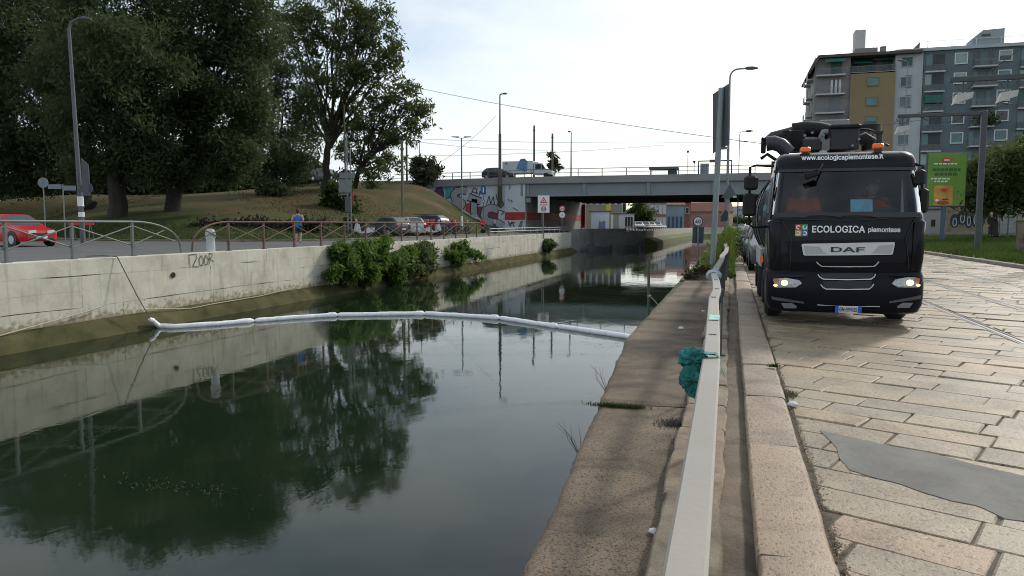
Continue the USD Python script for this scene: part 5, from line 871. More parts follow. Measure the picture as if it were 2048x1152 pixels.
obj('scum', (V, np.arange(len(V)).reshape(-1, 4)), mat('scum_flecks', (.10, .10, .055), .8, .5, 3), kind='stuff', label='thin floating scum gathered along the white boom', cat='scum')
for px0, py0, lab in ((345, 972, 'raft of floating weed in the dark water at lower left'), (1130, 592, 'pale streak of floating weed under the bridge reflection')):
    c = P(px0, py0, z=WZ); n = 160; q = c + np.column_stack([r.normal(0, .6 if py0 > 800 else 1.6, n), r.normal(0, .12 if py0 > 800 else .35, n), np.full(n, .004)]); q[:, 2] = WZ + .005
    obj('floating_weed', blades(q, .02, .006, r, 3.0), mat('weed_brown', (.035, .04, .018), .8, .3, 4), kind='stuff', label=lab, cat='weed')
# ------------------------------------------------------------------ near rail, rope and net
M_rail = mat('rail_beige', (.28, .257, .222), .55, .09, .9, bump=.12, bscale=35, detail=9)
gr = thing('guard_rail', 'beige box section hand rail running away along the quay', 'rail', (0, 0, 0))
RP = np.array([(-.075, .3, .85), (-.078, 2.2, .85), (-.086, 4.2, .852), (-.10, 5.2, .85), (-.125, 6.6, .862), (-.15, 7.9, .85), (-.135, 9.0, .845), (-.17, 10.3, .855), (-.235, 12.1, .845)])
def beam(path, w, h, m, par, name='beam'):
    path = np.asarray(path, float); t = np.gradient(path, axis=0); t[:, 2] = 0; t /= np.linalg.norm(t, axis=1, keepdims=True); nrm = np.column_stack([t[:, 1], -t[:, 0], 0 * t[:, 0]]); c = .008; ring = [(-w / 2 + c, 0), (w / 2 - c, 0), (w / 2, -c), (w / 2, -h + c), (w / 2 - c, -h), (-w / 2 + c, -h), (-w / 2, -h + c), (-w / 2, -c), (-w / 2 + c, 0)]
    G_ = np.array([[p + n_ * a + np.array([0, 0, z]) for a, z in ring] for p, n_ in zip(path, nrm)]); q = MB(); q.grid(G_[:, ::-1]); q.add(G_[0, :8], [(0, i, i + 1) for i in range(1, 7)]); q.add(G_[-1, :8], [(0, i + 1, i) for i in range(1, 7)]); return q.build(name, m, par, smooth=30)
def dens(p, n=7): s = np.linspace(0, len(p) - 1, (len(p) - 1) * n + 1); return np.column_stack([np.interp(s, np.arange(len(p)), p[:, i]) for i in range(3)])
beam(dens(RP[:4]), .096, .055, M_rail, gr); beam(dens(RP[3:]) + [0, .012, -.001], .096, .055, M_rail, gr)
RP2 = np.array([(-.25, 12.5, .80), (-.22, 15, .80), (-.17, 17.5, .82), (-.19, 20, .80), (-.11, 23, .81), (-.10, 26, .84), (-.17, 29, .82), (-.1, 33, .86), (-.02, 36, .92)]); beam(dens(RP2), .12, .06, mat('rail_grey', (.24, .23, .21), .7, .12, 1.2, bump=.1), gr)
M_post = mat('post_dark_green', (.05, .06, .06), .6, .2, 6)
for y in np.arange(1.3, 12, 2.0):
    x = np.interp(y, RP[:, 1], RP[:, 0]) + (.055 if y > 8 else -.04); MB().box((x + .012, y, .40), (.02, .06, .84)).build('post', M_post, gr); MB().box((x + .028, y, .03), (.07, .12, .012)).build('base_plate', M_post, gr)
for y in np.arange(12.6, 36, 1.5):
    x = np.interp(y, RP2[:, 1], RP2[:, 0]) + .06; MB().box((x, y, .36), (.05, .06, .84)).build('post', M_post, gr)
for y in (5.21, 7.9, 9.0, 10.3): x = np.interp(y, RP[:, 1], RP[:, 0]); MB().box((x, y, np.interp(y, RP[:, 1], RP[:, 2]) + .004), (.05, .018 if y > 6 else .004, .006)).build('bolt', M_post, gr)
q = MB(); q.poly([(-.04, 0), (.04, .0), (.042, .3), (-.038, .33)], (-.107, 5.95, .861), (1, 0, 0), (0, 1, 0), .0015); q.build('turquoise_paint', mat('turquoise_paint', (.25, .55, .48), .6, .35, 25), gr)
t = thing('tied_rope', 'pale blue rope looped around the rail near the big sign post', 'rope', (-.235, 12.0, .82)); M_bl = mat('rope_blue', (.34, .38, .46), .85, .12, 20)
for k in range(4): a = np.linspace(0, 2 * np.pi, 18); MB().tube(np.column_stack([(  .075 + .010 * k) * np.cos(a), 0 * a + .035 * (k - 1.5), -.02 + (.062 + .006 * k) * np.sin(a)]), .018, 6).build('loop', M_bl, t, smooth=60)
# teal net bundle
M_net = mat('net_teal', (.006, .10, .10), .9, .45, 14, col2=(.022, .22, .21), bump=1.0, bscale=90); ny = 4.30; r = np.random.default_rng(9)
t = thing('net_bundle', 'teal green net bundle slung over the near rail', 'net', (-.086, ny, .85))
def lump(c, rad, seed, amp=.35):
    m = trimesh.creation.icosphere(4, 1.0); v = np.array(m.vertices); f_ = fbm(v * 2.3 + seed, 4, seed); rid = 1 - np.abs(2 * fbm(v * 4.1 + seed * 3, 3, seed + 5) - 1); v = v * (1 + amp * (f_[:, None] - .5) * 2 + .34 * (rid[:, None] - .6)) + .10 * (np.stack([fbm(v * 5 + k_ * 9 + seed, 3, seed + k_) for k_ in range(3)], 1) - .5); return MB().add(v * np.asarray(rad) + np.asarray(c), m.faces)
lump((-.10, .02, -.01), (.075, .07, .055), 1).build('upper_fold', M_net, t, smooth=True); lump((-.095, .0, -.11), (.062, .065, .09), 2, .45).build('middle_fold', M_net, t, smooth=True); lump((-.075, -.02, -.165), (.055, .05, .06), 3, .5).build('lower_fold', M_net, t, smooth=True); lump((-.135, .01, -.14), (.035, .04, .04), 4, .5).build('side_fold', M_net, t, smooth=True)
a = np.linspace(0, 1, 12); G_ = np.array([[(-.09 + .165 * s, .02 + .05 * s * s + w * .03 - .02, .012 + .03 * math.sin(s * 2.6) * (1 - s) - max(0, s - .78) * .55 + .004 * math.sin(9 * w + s * 17)) for w in np.linspace(-1, 1, 6)] for s in a]); q = MB(); q.grid(G_[:, ::-1]); q.grid(G_ - [0, 0, .004]); q.build('strap', mat('net_pale_teal', (.08, .32, .29), .9, .25, 60, bump=.6, bscale=120), t, smooth=True)
# ------------------------------------------------------------------ vehicles
M_tyre = mat('tyre', (.018, .018, .018), .9, .15, 8); M_rim = mat('rim_alloy', (.42, .43, .45), .35, .08, 4, metal=.8); M_cglass = mat('car_glass', (.025, .032, .036), .08, .1, 2, spec=.8); M_lens = mat('lamp_lens', (.62, .64, .66), .12, .1, 20, spec=.8); M_redl = mat('tail_lamp', (.30, .01, .012), .2, .1, 10); M_plate = mat('plate_white', (.62, .63, .64), .5, .03, 4)
def carpaint(n, c): return mat(n, c, .32, .03, 1, coat=.25)
def make_car(name, label, loc, rotz, paint, L=4.1, W=1.75, H=1.48, hood=.95, style='hatch', group=None, simple=False):
    """front looks along local -y"""
    t = thing(name, label, 'car', loc, rotz, group); k = H / 1.48; belt = .92 * k; zb = .24; w = W / 2; h2 = L / 2
    roofe = h2 - .12 if style in ('hatch', 'suv') else h2 - .75
    st = [(-h2, .34, .52 * k, .72, .78, .62 * k), (-h2 + .08, .26, .62 * k, .86, .88, .72 * k), (-h2 + .35, zb, .74 * k, .97, .86, .80 * k), (-h2 + hood, zb, .86 * k, 1, .86, .93 * k), (-h2 + hood + .12, zb, .90 * k, 1, .84, .97 * k), (-h2 + hood + .85, zb, belt, 1, .70, H - .05), (-h2 + hood + 1.25, zb, belt + .01, 1, .70, H), (.45, zb, belt + .03, 1, .70, H), (roofe - .45, zb, belt + .05, 1, .69, H - .04), (roofe - .02, zb, belt + .06, .98, .74, belt + .22 if style == 'hatch' else H - .28), (h2 - .04, .3, .82 * k, .95, .84, .93 * k if style != 'suv' else belt + .08), (h2, .38, .70 * k, .88, .82, .78 * k)]
    def ring(s): y, z0, zm, fw, rw, zt = s; return [(-fw * w * .94, y, z0), (-fw * w, y, z0 + .14), (-fw * w * 1.005, y, (z0 + zm) / 2 + .05), (-fw * w * .985, y, zm), (-rw * w, y, zt - .03), (-rw * w * .9, y, zt), (rw * w * .9, y, zt), (rw * w, y, zt - .03), (fw * w * .985, y, zm), (fw * w * 1.005, y, (z0 + zm) / 2 + .05), (fw * w, y, z0 + .14), (fw * w * .94, y, z0)]
    G_ = np.array([ring(s) for s in st]); q = MB(); q.grid(G_[:, ::-1]) ; q.grid(G_[:, [11, 0]][:, ::-1])
    for e, o in ((0, 1), (len(st) - 1, 0)): q.add(G_[e], [(0, i, i + 1) if o == 0 else (0, i + 1, i) for i in range(1, 11)])
    q.build('body', paint, t, smooth=38)
    def pane(a, b_, c, d_, nm, off=.012, inset=.08, m=M_cglass):
        P4 = np.array([a, b_, c, d_], float); ce = P4.mean(0); P4 = ce + (P4 - ce) * (1 - inset); n_ = np.cross(P4[1] - P4[0], P4[3] - P4[0]); n_ /= np.linalg.norm(n_); n_ *= np.sign(n_.dot(ce - np.array([0, ce[1] * .6, .7])))
        f = P4 + n_ * off; g_ = P4 - n_ * .01; q = MB(); F_ = [(0, 1, 2, 3), (7, 6, 5, 4), (0, 4, 5, 1), (1, 5, 6, 2), (2, 6, 7, 3), (3, 7, 4, 0)]; q.add(np.vstack([f, g_]), F_); q.build(nm, m, t)
    pane(G_[4, 5], G_[4, 6], G_[5, 6], G_[5, 5], 'windscreen', .012, .03); pane(G_[9, 5], G_[9, 6], G_[8, 6], G_[8, 5], 'rear_window', .012, .06)
    for s, (i, j) in ((0, (3, 4)), (1, (8, 7))):
        A_ = lambda st_, col: G_[st_, col]
        fr = lambda st_, f: A_(st_, i) + (A_(st_, j) - A_(st_, i)) * f
        pane(fr(4, .2) + [0, .25, 0], fr(7, .06), fr(7, .9), fr(5, .95), 'side_window', .008, .05); pane(fr(7, .06), fr(8, .08), fr(8, .9), fr(7, .9), 'side_window', .008, .08)
    for sx in (-1, 1):
        for y in (-h2 + .78, h2 - .72):
            q = MB(); q.rev([(0, -.1), (.26, -.1), (.31, -.08), (.325, -.03), (.325, .05), (.30, .09), (.24, .1), (0, .09)], (sx * (w - .085), y, .325), 'x', 20); wh = q.build('wheel', M_tyre, t, smooth=40); q = MB(); q.rev([(0, .0), (.2, .0), (.22, .015), (.0, .03)], (sx * (w + .018) - (.03 if sx < 0 else 0) * 0, y, .325), 'x', 12); q.build('rim', M_rim, wh); 
            q = MB(); q.rev([(0, 0), (.385, 0), (.385, .012), (0, .012)], (sx * (w * 1.0) - .006 + sx * .004, y, .345), 'x', 20); q.build('wheel_arch', M_blk, t)
        MB().poly([(0, 0), (.34, .04), (.32, .16), (.04, .13)], (sx * w * .48 - .17, -h2 + .05, .60 * k), (1, 0, 0), (0, 0, 1), .1).build('headlight', M_lens, t)
        MB().box((sx * w * .8, h2 - .03, .78 * k), (.2, .1, .26), ch=.02).build('tail_light', M_redl, t)
        MB().box((sx * (w + .07), -h2 + hood + .55, belt + .06), (.17, .1, .12), ch=.03).build('mirror', paint, t)
    MB().box((0, -h2 - .004, .56 * k), (W * .42, .05, .1), ch=.01).build('grille', M_blk, t); MB().box((0, -h2 + .01, .36), (W * .62, .06, .12), ch=.02).build('lower_grille', M_blk, t); MB().box((0, -h2 - .03, .43), (.5, .02, .11)).build('licence_plate', M_plate, t); MB().box((0, h2 + .01, .6), (.5, .02, .11)).build('licence_plate', M_plate, t)
    if style == 'suv': [MB().box((sx * W * .33, .1, H + .03), (.04, 1.7, .05)).build('roof_rail', M_blk, t) for sx in (-1, 1)]
    return t
g = P(12, 493, z=LZ); make_car('parked_car', 'red hatchback entering the picture at the left edge', (g[0] - .2, g[1] + .6, LZ), math.radians(80), carpaint('paint_red', (.42, .012, .018)), 4.2, 1.78, 1.5)
g = P(772, 477, D=57); make_car('parked_car', 'dark grey hatchback parked behind the brown railing', (g[0], g[1], .6), math.radians(-110), carpaint('paint_dark_grey', (.035, .04, .042)), 3.7, 1.68, 1.5)
g = P(818, 476, D=60); make_car('parked_car', 'white hatchback parked beside the dark grey one', (g[0], g[1], .6), math.radians(-135), carpaint('paint_white', (.38, .39, .40)), 3.6, 1.65, 1.5)
g = P(850, 474, D=66); make_car('parked_van', 'dark blue car behind the delivery scooters', (g[0], g[1], .6), math.radians(-100), carpaint('paint_navy', (.015, .022, .06)), 4.3, 1.8, 1.75, style='suv')
for (y, x, n_, c, L_, H_, st_, lab) in ((28.5, 1.55, 'paint_silver', (.11, .115, .12), 4.3, 1.72, 'suv', 'silver off roader first in the kerbside row behind the lorry'), (34.3, 1.5, 'paint_olive', (.10, .11, .10), 4.3, 1.6, 'suv', 'dark olive car second in the row behind the lorry'), (40, 1.5, 'paint_silver', 0, 4.2, 1.5, 'hatch', 'pale car third in the row behind the lorry'), (46, 1.5, 'paint_dark_grey', 0, 4.2, 1.5, 'hatch', 'dark car fourth in the row behind the lorry'), (52, 1.5, 'paint_white', 0, 4.2, 1.5, 'hatch', 'white car far down the row behind the lorry')):
    make_car('kerbside_car', lab, (x - .03, y, 0), 0, carpaint(n_, c or (.3, .3, .3)), L_, 1.78, H_, style=st_)
far0 = None
for k, px_ in enumerate((1276, 1290, 1301, 1313)):
    g = P(px_, 458, D=142 + k * 6); make_car('distant_car', ['white car nearest the site cabin on the far bank', 'dark car second from the site cabin on the far bank', 'white car before the dark trees on the far bank', 'pale car farthest right on the far bank'][k], (g[0], g[1], LZ), .3, MATS[['paint_white', 'paint_dark_grey', 'paint_white', 'paint_silver'][k]], 4.2, 1.75, 1.5)
g = P(654, 362, D=93); make_car('hill_car', 'silver car passing on the ramp road behind the slender tree', (g[0], g[1], g[2]), 1.4, MATS['paint_silver'], 4.3, 1.75, 1.5)
zr = 7.28; g = P(998, 356, y=BY + 3.5); make_car('bridge_car', 'dark car on the bridge following the white box lorry', (g[0], g[1], zr), -math.pi / 2 + .0 + math.pi, carpaint('paint_black', (.02, .02, .022)), 4.2, 1.75, 1.5)
# white box lorry on the bridge
x0, x1, xc = (P(a, 340, y=BY + 4)[0] for a in (1008, 1069, 1106)); t = thing('box_lorry', 'white refrigerated box lorry driving right across the bridge', 'lorry', (x0, BY + 4.2, zr)); zt_ = P(1040, 322, y=BY + 3.2)[2] - zr
MB().box(((x1 - x0) / 2, 0, (.75 + zt_) / 2), (x1 - x0, 2.1, zt_ - .75), ch=.04).build('box_body', mat('lorry_white', (.50, .52, .54), .5, .04, 1), t)
q = MB(); q.poly([(1.9, 1.3), (3.3, 1.0), (3.4, 2.2), (3.0, 2.6), (2.4, 2.5)], (0, -1.06, 0), (1, 0, 0), (0, 0, 1), .01); q.build('blue_graphic', mat('lorry_blue', (.10, .22, .38), .5, .25, 2), t); MB().poly([(.3, 1.9), (.8, 1.9), (.55, 2.25)], (0, -1.06, 0), (1, 0, 0), (0, 0, 1), .01).build('small_logo', MATS['lorry_blue'], t)
e = xc - x0; b_ = x1 - x0; MB().poly([(b_ + .08, .55), (e, .55), (e + .02, 1.0), (e - .75, 1.25), (e - 1.25, 1.95), (b_ + .08, 2.0)], (0, -.95, 0), (1, 0, 0), (0, 0, 1), -1.9).build('cab', MATS['lorry_white'], t); MB().poly([(e - 1.3, 1.25), (e - .85, 1.25), (e - 1.25, 1.88), (e - 1.3, 1.88)], (0, -.965, 0), (1, 0, 0), (0, 0, 1), .02).build('windscreen', M_cglass, t); MB().poly([(b_ + .3, 1.25), (e - 1.4, 1.25), (e - 1.4, 1.85), (b_ + .3, 1.85)], (0, -.965, 0), (1, 0, 0), (0, 0, 1), .02).build('side_window', M_cglass, t); MB().box((b_ + .3, 0, zt_ - .45), (.6, 1.3, .6), ch=.05).build('cooling_unit', MATS['lorry_white'], t)
for x in (.9, e - .7): MB().rev([(0, -.12), (.36, -.12), (.38, 0), (.36, .12), (0, .12)], (x, -.85, .4), 'y', 16).build('wheel', M_tyre, t); MB().rev([(0, -.12), (.36, -.12), (.38, 0), (.36, .12), (0, .12)], (x, .85, .4), 'y', 16).build('wheel', M_tyre, t)
# bus shelter, portal and panel on the bridge
x0, x1 = P(1299, 340, y=BY + 12)[0], P(1358, 340, y=BY + 12)[0]; t = thing('bus_shelter', 'tram stop shelter with dark roof on the bridge', 'shelter', (x0, BY + 12, zr)); h = P(1330, 335, y=BY + 12)[2] - zr; MB().box(((x1 - x0) / 2, 0, h - .15), (x1 - x0, 1.5, .32), ch=.05).build('roof', M_backg, t)
for x in (.1, x1 - x0 - .1, (x1 - x0) * .65): MB().box((x, .5, h / 2), (.1, .1, h)).build('post', M_railg, t)
MB().box(((x1 - x0) * .78, .3, .9), (1.2, .1, 1.5)).build('panel', M_railg, t)
x0, x1 = P(1397, 340, y=BY + 9)[0], P(1463, 340, y=BY + 9)[0]; t = thing('portal_frame', 'dark portal frame standing over the tram stop on the bridge', 'portal', (x0, BY + 9, zr)); h = P(1430, 322, y=BY + 9)[2] - zr; W_ = x1 - x0
MB().box((0, 0, h / 2), (.14, .14, h)).build('post', M_backg, t); MB().box((W_, 0, h / 2), (.14, .14, h)).build('post', M_backg, t); MB().box((W_ / 2, 0, h + .02), (W_ + .14, .16, .14)).build('beam', M_backg, t); MB().box((W_ * .45, -.1, h), (.9, .2, .35)).build('sign_box', M_backg, t)
x0 = P(1409, 340, y=BY + 8)[0]; t = thing('info_panel', 'grey poster panel standing under the portal on the bridge', 'panel', (x0, BY + 8, zr)); h = P(1409, 327, y=BY + 8)[2] - zr; MB().box((0, 0, h / 2 + .15), (1.05, .2, h - .3), ch=.03).build('case', mat('panel_grey', (.17, .20, .22), .5, .12, 2), t); MB().box((0, 0, .1), (.5, .15, .3)).build('foot', M_railg, t)
for px_, py_, D_ in ((1375, 305, 150), (1388, 326, 140)): q = P(px_, 352, D=D_); h = P(px_, py_, D=D_)[2] - q[2]; t = thing('bridge_lantern', ['taller lantern post on the bridge left of the portal', 'shorter lantern post next to the portal on the bridge'][px_ > 1380], 'street lamp', q, 0); MB().cyl((0, 0, 0), (0, 0, h), .06, n=6).build('post', M_railg, t); MB().rev([(0, 0), (.12, 0), (.25, .4), (.3, .45), (0, .5)], (0, 0, h - .1), 'z', 10).build('lantern', M_railg, t)
# ------------------------------------------------------------------ scooters
def scooter(label, px, py, D, rz, body, box=None, name='scooter'):
    g = P(px, py, D=D); t = thing(name, label, 'scooter', (g[0], g[1], .62), rz, None)
    for y in (-.62, .6): MB().rev([(0, -.05), (.2, -.05), (.25, -.03), (.25, .03), (.2, .05), (0, .05)], (0, y, .25), 'x', 16).build('wheel', M_tyre, t)
    MB().poly([(-.62, .5), (-.5, .35), (-.3, .3), (.25, .3), (.7, .45), (.75, .7), (.2, .72), (.0, .42), (-.3, .4), (-.42, .95), (-.52, .95)], (-.17, 0, 0), (0, 1, 0), (0, 0, 1), .34).build('body', body, t); MB().poly([(-.75, .45), (-.4, .4), (-.42, .6), (-.55, 1.0), (-.62, .95)], (-.2, 0, 0), (0, 1, 0), (0, 0, 1), .4).build('front_shield', body, t)
    MB().box((0, .4, .78), (.3, .7, .12), ch=.04).build('seat', M_blk, t); MB().tube([(-.33, -.42, 1.02), (0, -.5, .98), (.33, -.42, 1.02)], .025, 6).build('handlebar', M_blk, t); MB().tube([(0, -.45, .95), (0, -.62, .25)], .03, 6).build('fork', M_galv, t); MB().box((0, -.6, 1.15), (.35, .02, .35), T=rot([1, 0, 0], .3)).build('screen', M_lens, t)
    for s in (-1, 1): MB().box((s * .33, -.45, 1.14), (.12, .03, .08)).build('mirror', M_blk, t)
    if box: MB().box((0, .66, 1.08), (.5, .46, .46), ch=.03).build('top_box', box, t)
    return t
M_rbox = mat('delivery_red', (.50, .02, .03), .5, .08, 2); M_swhite = mat('scooter_white', (.5, .5, .5), .35, .05, 2); M_sdark = mat('scooter_dark', (.03, .03, .035), .35, .1, 2)
scooter('pale scooter parked left of the dark hatchback, nearest the sign boards', 713, 472, 55, -.9, M_sdark); scooter('scooter with white front shield parked beside the dark hatchback', 729, 474, 54, -.7, M_swhite)
for px_, D_, rz_, b_, lab in ((842, 60, 2.6, M_sdark, 'delivery scooter with red box leftmost beside the white hatchback'), (864, 60, 2.4, M_swhite, 'delivery scooter with white fairing and red box before the dark blue car'), (877, 61, 2.5, M_sdark, 'delivery scooter with red box just right of the white faired one'), (897, 66, 2.2, M_sdark, 'delivery scooter with red box standing alone under the brown slope'), (922, 68, 2.2, M_sdark, 'delivery scooter with red box under the silver graffiti'), (978, 74, 2.1, M_sdark, 'delivery scooter with red box at the end of the brown railing')):
    scooter(lab, px_, 472, D_, rz_, b_, M_rbox, 'delivery_scooter')
# ------------------------------------------------------------------ left bank street furniture
b_ = P(167, 490, D=39); tp = P(137, 46, D=39) - b_; t = thing('street_lamp', 'tall tapering street lamp rising on the left before the dark trees', 'street lamp', b_, 0); ar = P(182, 38, D=39) - b_
MB().tube([(0, 0, -.3), tp * .5, tp * .97, tp * .985 + RIGHT * .12 + [0, 0, .2], tp + RIGHT * .5 + [0, 0, .22], ar], [.13, .10, .075, .06, .05, .04], 10).build('pole', mat('lamp_dark', (.085, .092, .10), .5, .1, 4), t, smooth=60); q = MB(); q.tube([tp + RIGHT * .55 + [0, 0, .22], tp + RIGHT * .75 + [0, 0, .24], ar], [.05, .1, .05], 8); q.build('lamp_head', M_backg, t)
for z, l_ in ((2.0, .5), (1.45, .25)): MB().cyl(tp * (z / tp[2]), tp * ((z + l_) / tp[2]), .15, n=10).build('white_sticker', M_white, t)
q = P(170, 352, D=38.7); t = thing('traffic_light', 'dark traffic light backboard mounted on the left street lamp', 'traffic light', q, YAW + .3); MB().poly([(-.12, -1.0), (.2, -1.0), (.2, .55), (-.12, .9)], (0, 0, 0), (1, 0, 0), (0, 0, 1), .12).build('backboard', M_backg, t); [MB().box((0, .05, z), (.3, .25, .3), ch=.05).build('lamp_case', M_blk, t) for z in (-.7, -.3, .1)]; q = MB(); q.rev([(0, 0), (.3, 0), (.3, .03), (0, .03)], (.05, -.05, -.62), 'y', 20); q.build('round_sign_back', M_backg, t)
MB().box((.02, -.02, .35), (.07, .02, .08)).build('reflector', M_white, t); MB().box((.06, -.02, .1), (.07, .02, .08)).build('reflector', M_white, t)
def p_round(t, h, b, s): q = MB(); q.rev([(0, 0), (.3, 0), (.3, .03), (0, .03)], (0, -.02, h - .3), 'y', 24); q.build('disc', mat('disc_back', (.16, .19, .22), .5, .1, 3), t)
signpost('round_sign', 'grey back of a round sign on a thin post at the left', 92, 476, 44, 355, p_round, .035, mp=M_galv)
def p_arrow(t, h, b, s): MB().box((-.42, -.04, h - .12), (.75, .03, .26)).build('board', MATS['disc_back'], t); MB().box((.38, -.04, h - .2), (.7, .03, .26)).build('board', MATS['disc_back'], t)
signpost('direction_sign', 'two narrow grey direction boards on a thin post at the left', 131, 480, 42, 369, p_arrow, .035, mp=M_galv)
q = P(164, 478, D=44); t = thing('road_barrier', 'red trestle barrier on the grass behind the left street lamp', 'barrier', q, YAW); MB().box((0, 0, .93), (1.5, .04, .24)).build('board', M_red, t)
for s in (-1, 1): MB().tube([(s * .55, -.25, 0), (s * .5, 0, .9)], .025, 5).build('leg', M_railg, t); MB().tube([(s * .55, .3, 0), (s * .5, 0, .9)], .025, 5).build('leg', M_railg, t)
q = P(698, 478, D=54); t = thing('sign_boards', 'stack of grey sign boards seen from behind on twin posts by the green bush', 'sign', q, YAW); s = 54 / FPX; zz = lambda y: (478 - y) * s
for x in (-.05, .2): MB().cyl((x, 0, -.2), (x, 0, zz(300 if x > 0 else 270)), .05, n=8).build('post', M_galv, t)
for x0, x1, y0, y1 in ((682, 712, 347, 358), (680, 705, 360, 386), (683, 700, 388, 391)): MB().box((((x0 + x1) / 2 - 698) * s, -.07, zz((y0 + y1) / 2)), ((x1 - x0) * s, .03, (y1 - y0) * s)).build('board', mat('board_back', (.15, .17, .17), .55, .1, 3), t)
MB().box((.0, -.12, zz(410)), (.42, .2, 1.1), ch=.03).build('control_box', M_backg, t); MB().box((.35, -.06, zz(398)), (.05, .03, 1.0)).build('striped_plate', M_red, t)
# ------------------------------------------------------------------ people
M_skin = mat('skin', (.38, .22, .16), .6, .08, 8); M_hair = mat('hair_dark', (.02, .015, .012), .7, .2, 20); M_shoe = mat('shoe_pale', (.5, .35, .33), .7, .1, 10)
def hull(a, ra, b_, rb): return (m3.Manifold.sphere(ra, 14).translate(list(map(float, a))) + m3.Manifold.sphere(rb, 14).translate(list(map(float, b_)))).hull()
def blob(ch, tau=8):
    M = None
    for c in ch: h_ = hull(*c); M = h_ if M is None else M + h_
    q = M.refine_to_length(.045).to_mesh(); tm_ = trimesh.Trimesh(q.vert_properties[:, :3], q.tri_verts, process=True); trimesh.smoothing.filter_taubin(tm_, iterations=tau); return tm_
def person(label, loc, rotz, J, top, legs, tops='shirt', bottoms='trousers', sleeve=False, longleg=True, group=None, hat=None):
    """J: joints in metres, person facing local -y"""
    t = thing('person', label, 'person', loc, rotz, group); V = {k: np.array(v, float) for k, v in J.items()}
    hd = V['head']; ch = [(hd, .092, hd + [0, .015, .05], .098), (hd + [0, -.03, -.06], .06, hd, .085), (hd + [0, .02, -.05], .055, V['neck'], .06), (V['neck'], .075, V['chest'], .125), (V['chest'] + [-.07, 0, 0], .12, V['chest'] + [.07, 0, 0], .12), (V['chest'], .13, V['hip'], .125), (V['hip'] + [-.06, 0, 0], .11, V['hip'] + [.06, 0, 0], .11)]
    ch += [(hd + [0, -.09, -.02], .012, hd + [0, -.105, -.035], .016), (hd + [-.088, 0, 0], .02, hd + [-.095, .01, .03], .018), (hd + [.088, 0, 0], .02, hd + [.095, .01, .03], .018)]
    arms, leg, shoe = [], [], []
    for s in 'LR':
        sh, el, wr = V['sh' + s], V['el' + s], V['wr' + s]; ch.append((V['chest'] + [0, 0, .08], .09, sh, .06)); a_ = [(sh, .058, el, .043), (el, .043, wr, .03)]; arms += a_; ch += a_
        d = (wr - el) / np.linalg.norm(wr - el); ch.append((wr, .032, wr + d * .075, .036)); sd = np.cross(d, [0, 1.0, .2]); sd /= np.linalg.norm(sd)
        for k in range(4): f0 = wr + d * .085 + sd * (k - 1.5) * .018; ch.append((f0, .010, f0 + d * (.055 + .012 * (k in (1, 2))) + np.array([0, -.018, 0]), .009))
        ch.append((wr + d * .03, .012, wr + d * .07 + np.array([0, -.045, 0]), .010))
        hp, kn, an = V['hp' + s], V['kn' + s], V['an' + s]; l_ = [(hp, .092, kn, .058), (kn, .058, an, .04)]; leg += l_; ch += l_; toe = V.get('toe' + s, an + [0, -.15, -.05]); ch.append((an, .04, toe, .032)); shoe.append([(an + [0, .03, -.03], .045, toe, .036)])
    obj('body', blob(ch), M_skin, t, smooth=True)
    up = [(V['neck'] - [0, 0, .05], .085, V['chest'], .14), (V['chest'] + [-.08, 0, 0], .13, V['chest'] + [.08, 0, 0], .13), (V['chest'], .145, V['hip'], .138), (V['hip'] + [-.06, 0, .02], .122, V['hip'] + [.06, 0, .02], .122)]
    if sleeve: up += [(V['chest'] + [0, 0, .08], .1, V['sh' + s], .075) for s in 'LR'] + [(c[0], c[1] + .018, c[2], c[3] + .016) for c in arms]
    obj(tops, blob(up), top, t, smooth=True)
    lg = [(V['hip'] + [-.06, 0, -.03], .122, V['hip'] + [.06, 0, -.03], .122)]
    for i, c in enumerate(leg):
        if i % 2 == 0: lg.append((c[0], c[1] + .02, c[2] if longleg else c[0] + (c[2] - c[0]) * .75, c[3] + .022))
        elif longleg: lg.append((c[0], c[1] + .02, c[2], c[3] + .018))
    obj(bottoms, blob(lg), legs, t, smooth=True); obj('hair', blob([(hd + [0, .025, .06], .105, hd + [0, .06, -.01], .085), (hd + [0, -.03, .1], .07, hd + [0, .05, .08], .09)]), hat or M_hair, t, smooth=True)
    for s_ in shoe: obj('shoe', blob(s_, 3), M_shoe if not longleg else M_blk, t, smooth=True)
    return t
STAND = dict(head=(0, 0, 1.62), neck=(0, .01, 1.48), chest=(0, 0, 1.28), hip=(0, 0, .95), shL=(-.19, 0, 1.42), shR=(.19, 0, 1.42), elL=(-.24, .03, 1.13), elR=(.24, .03, 1.13), wrL=(-.24, -.08, .88), wrR=(.24, -.08, .88), hpL=(-.09, 0, .92), hpR=(.09, 0, .92), knL=(-.1, -.01, .5), knR=(.1, -.01, .5), anL=(-.1, 0, .08), anR=(.1, 0, .08))
JOG = dict(STAND, elL=(-.27, .12, 1.2), wrL=(-.2, -.1, 1.12), elR=(.28, .1, 1.2), wrR=(.2, -.16, 1.2), knL=(-.1, -.22, .58), anL=(-.1, .05, .22), toeL=(-.1, -.06, .1), knR=(.09, .02, .5), anR=(.09, .1, .08), toeR=(.09, -.06, .03))
g = P(597, 490, z=LZ); person('jogger in a blue vest and dark shorts running away beyond the railing', (g[0], g[1], LZ + .02), math.pi + .45, JOG, mat('vest_blue', (.03, .13, .42), .8, .15, 8), mat('shorts_navy', (.015, .02, .05), .8, .15, 8), 'vest', 'shorts', False, False)
g = P(1981, 473, D=55); person('person in dark clothes standing on the grass near the fence', (g[0], g[1], g[2]), .3, dict(STAND, elR=(.26, -.1, 1.2), wrR=(.1, -.28, 1.3)), mat('cloth_black', (.012, .012, .014), .85, .2, 8), MATS['cloth_black'], 'jacket', 'trousers', True, True, hat=mat('hair_fair', (.35, .27, .16), .7, .2, 20))
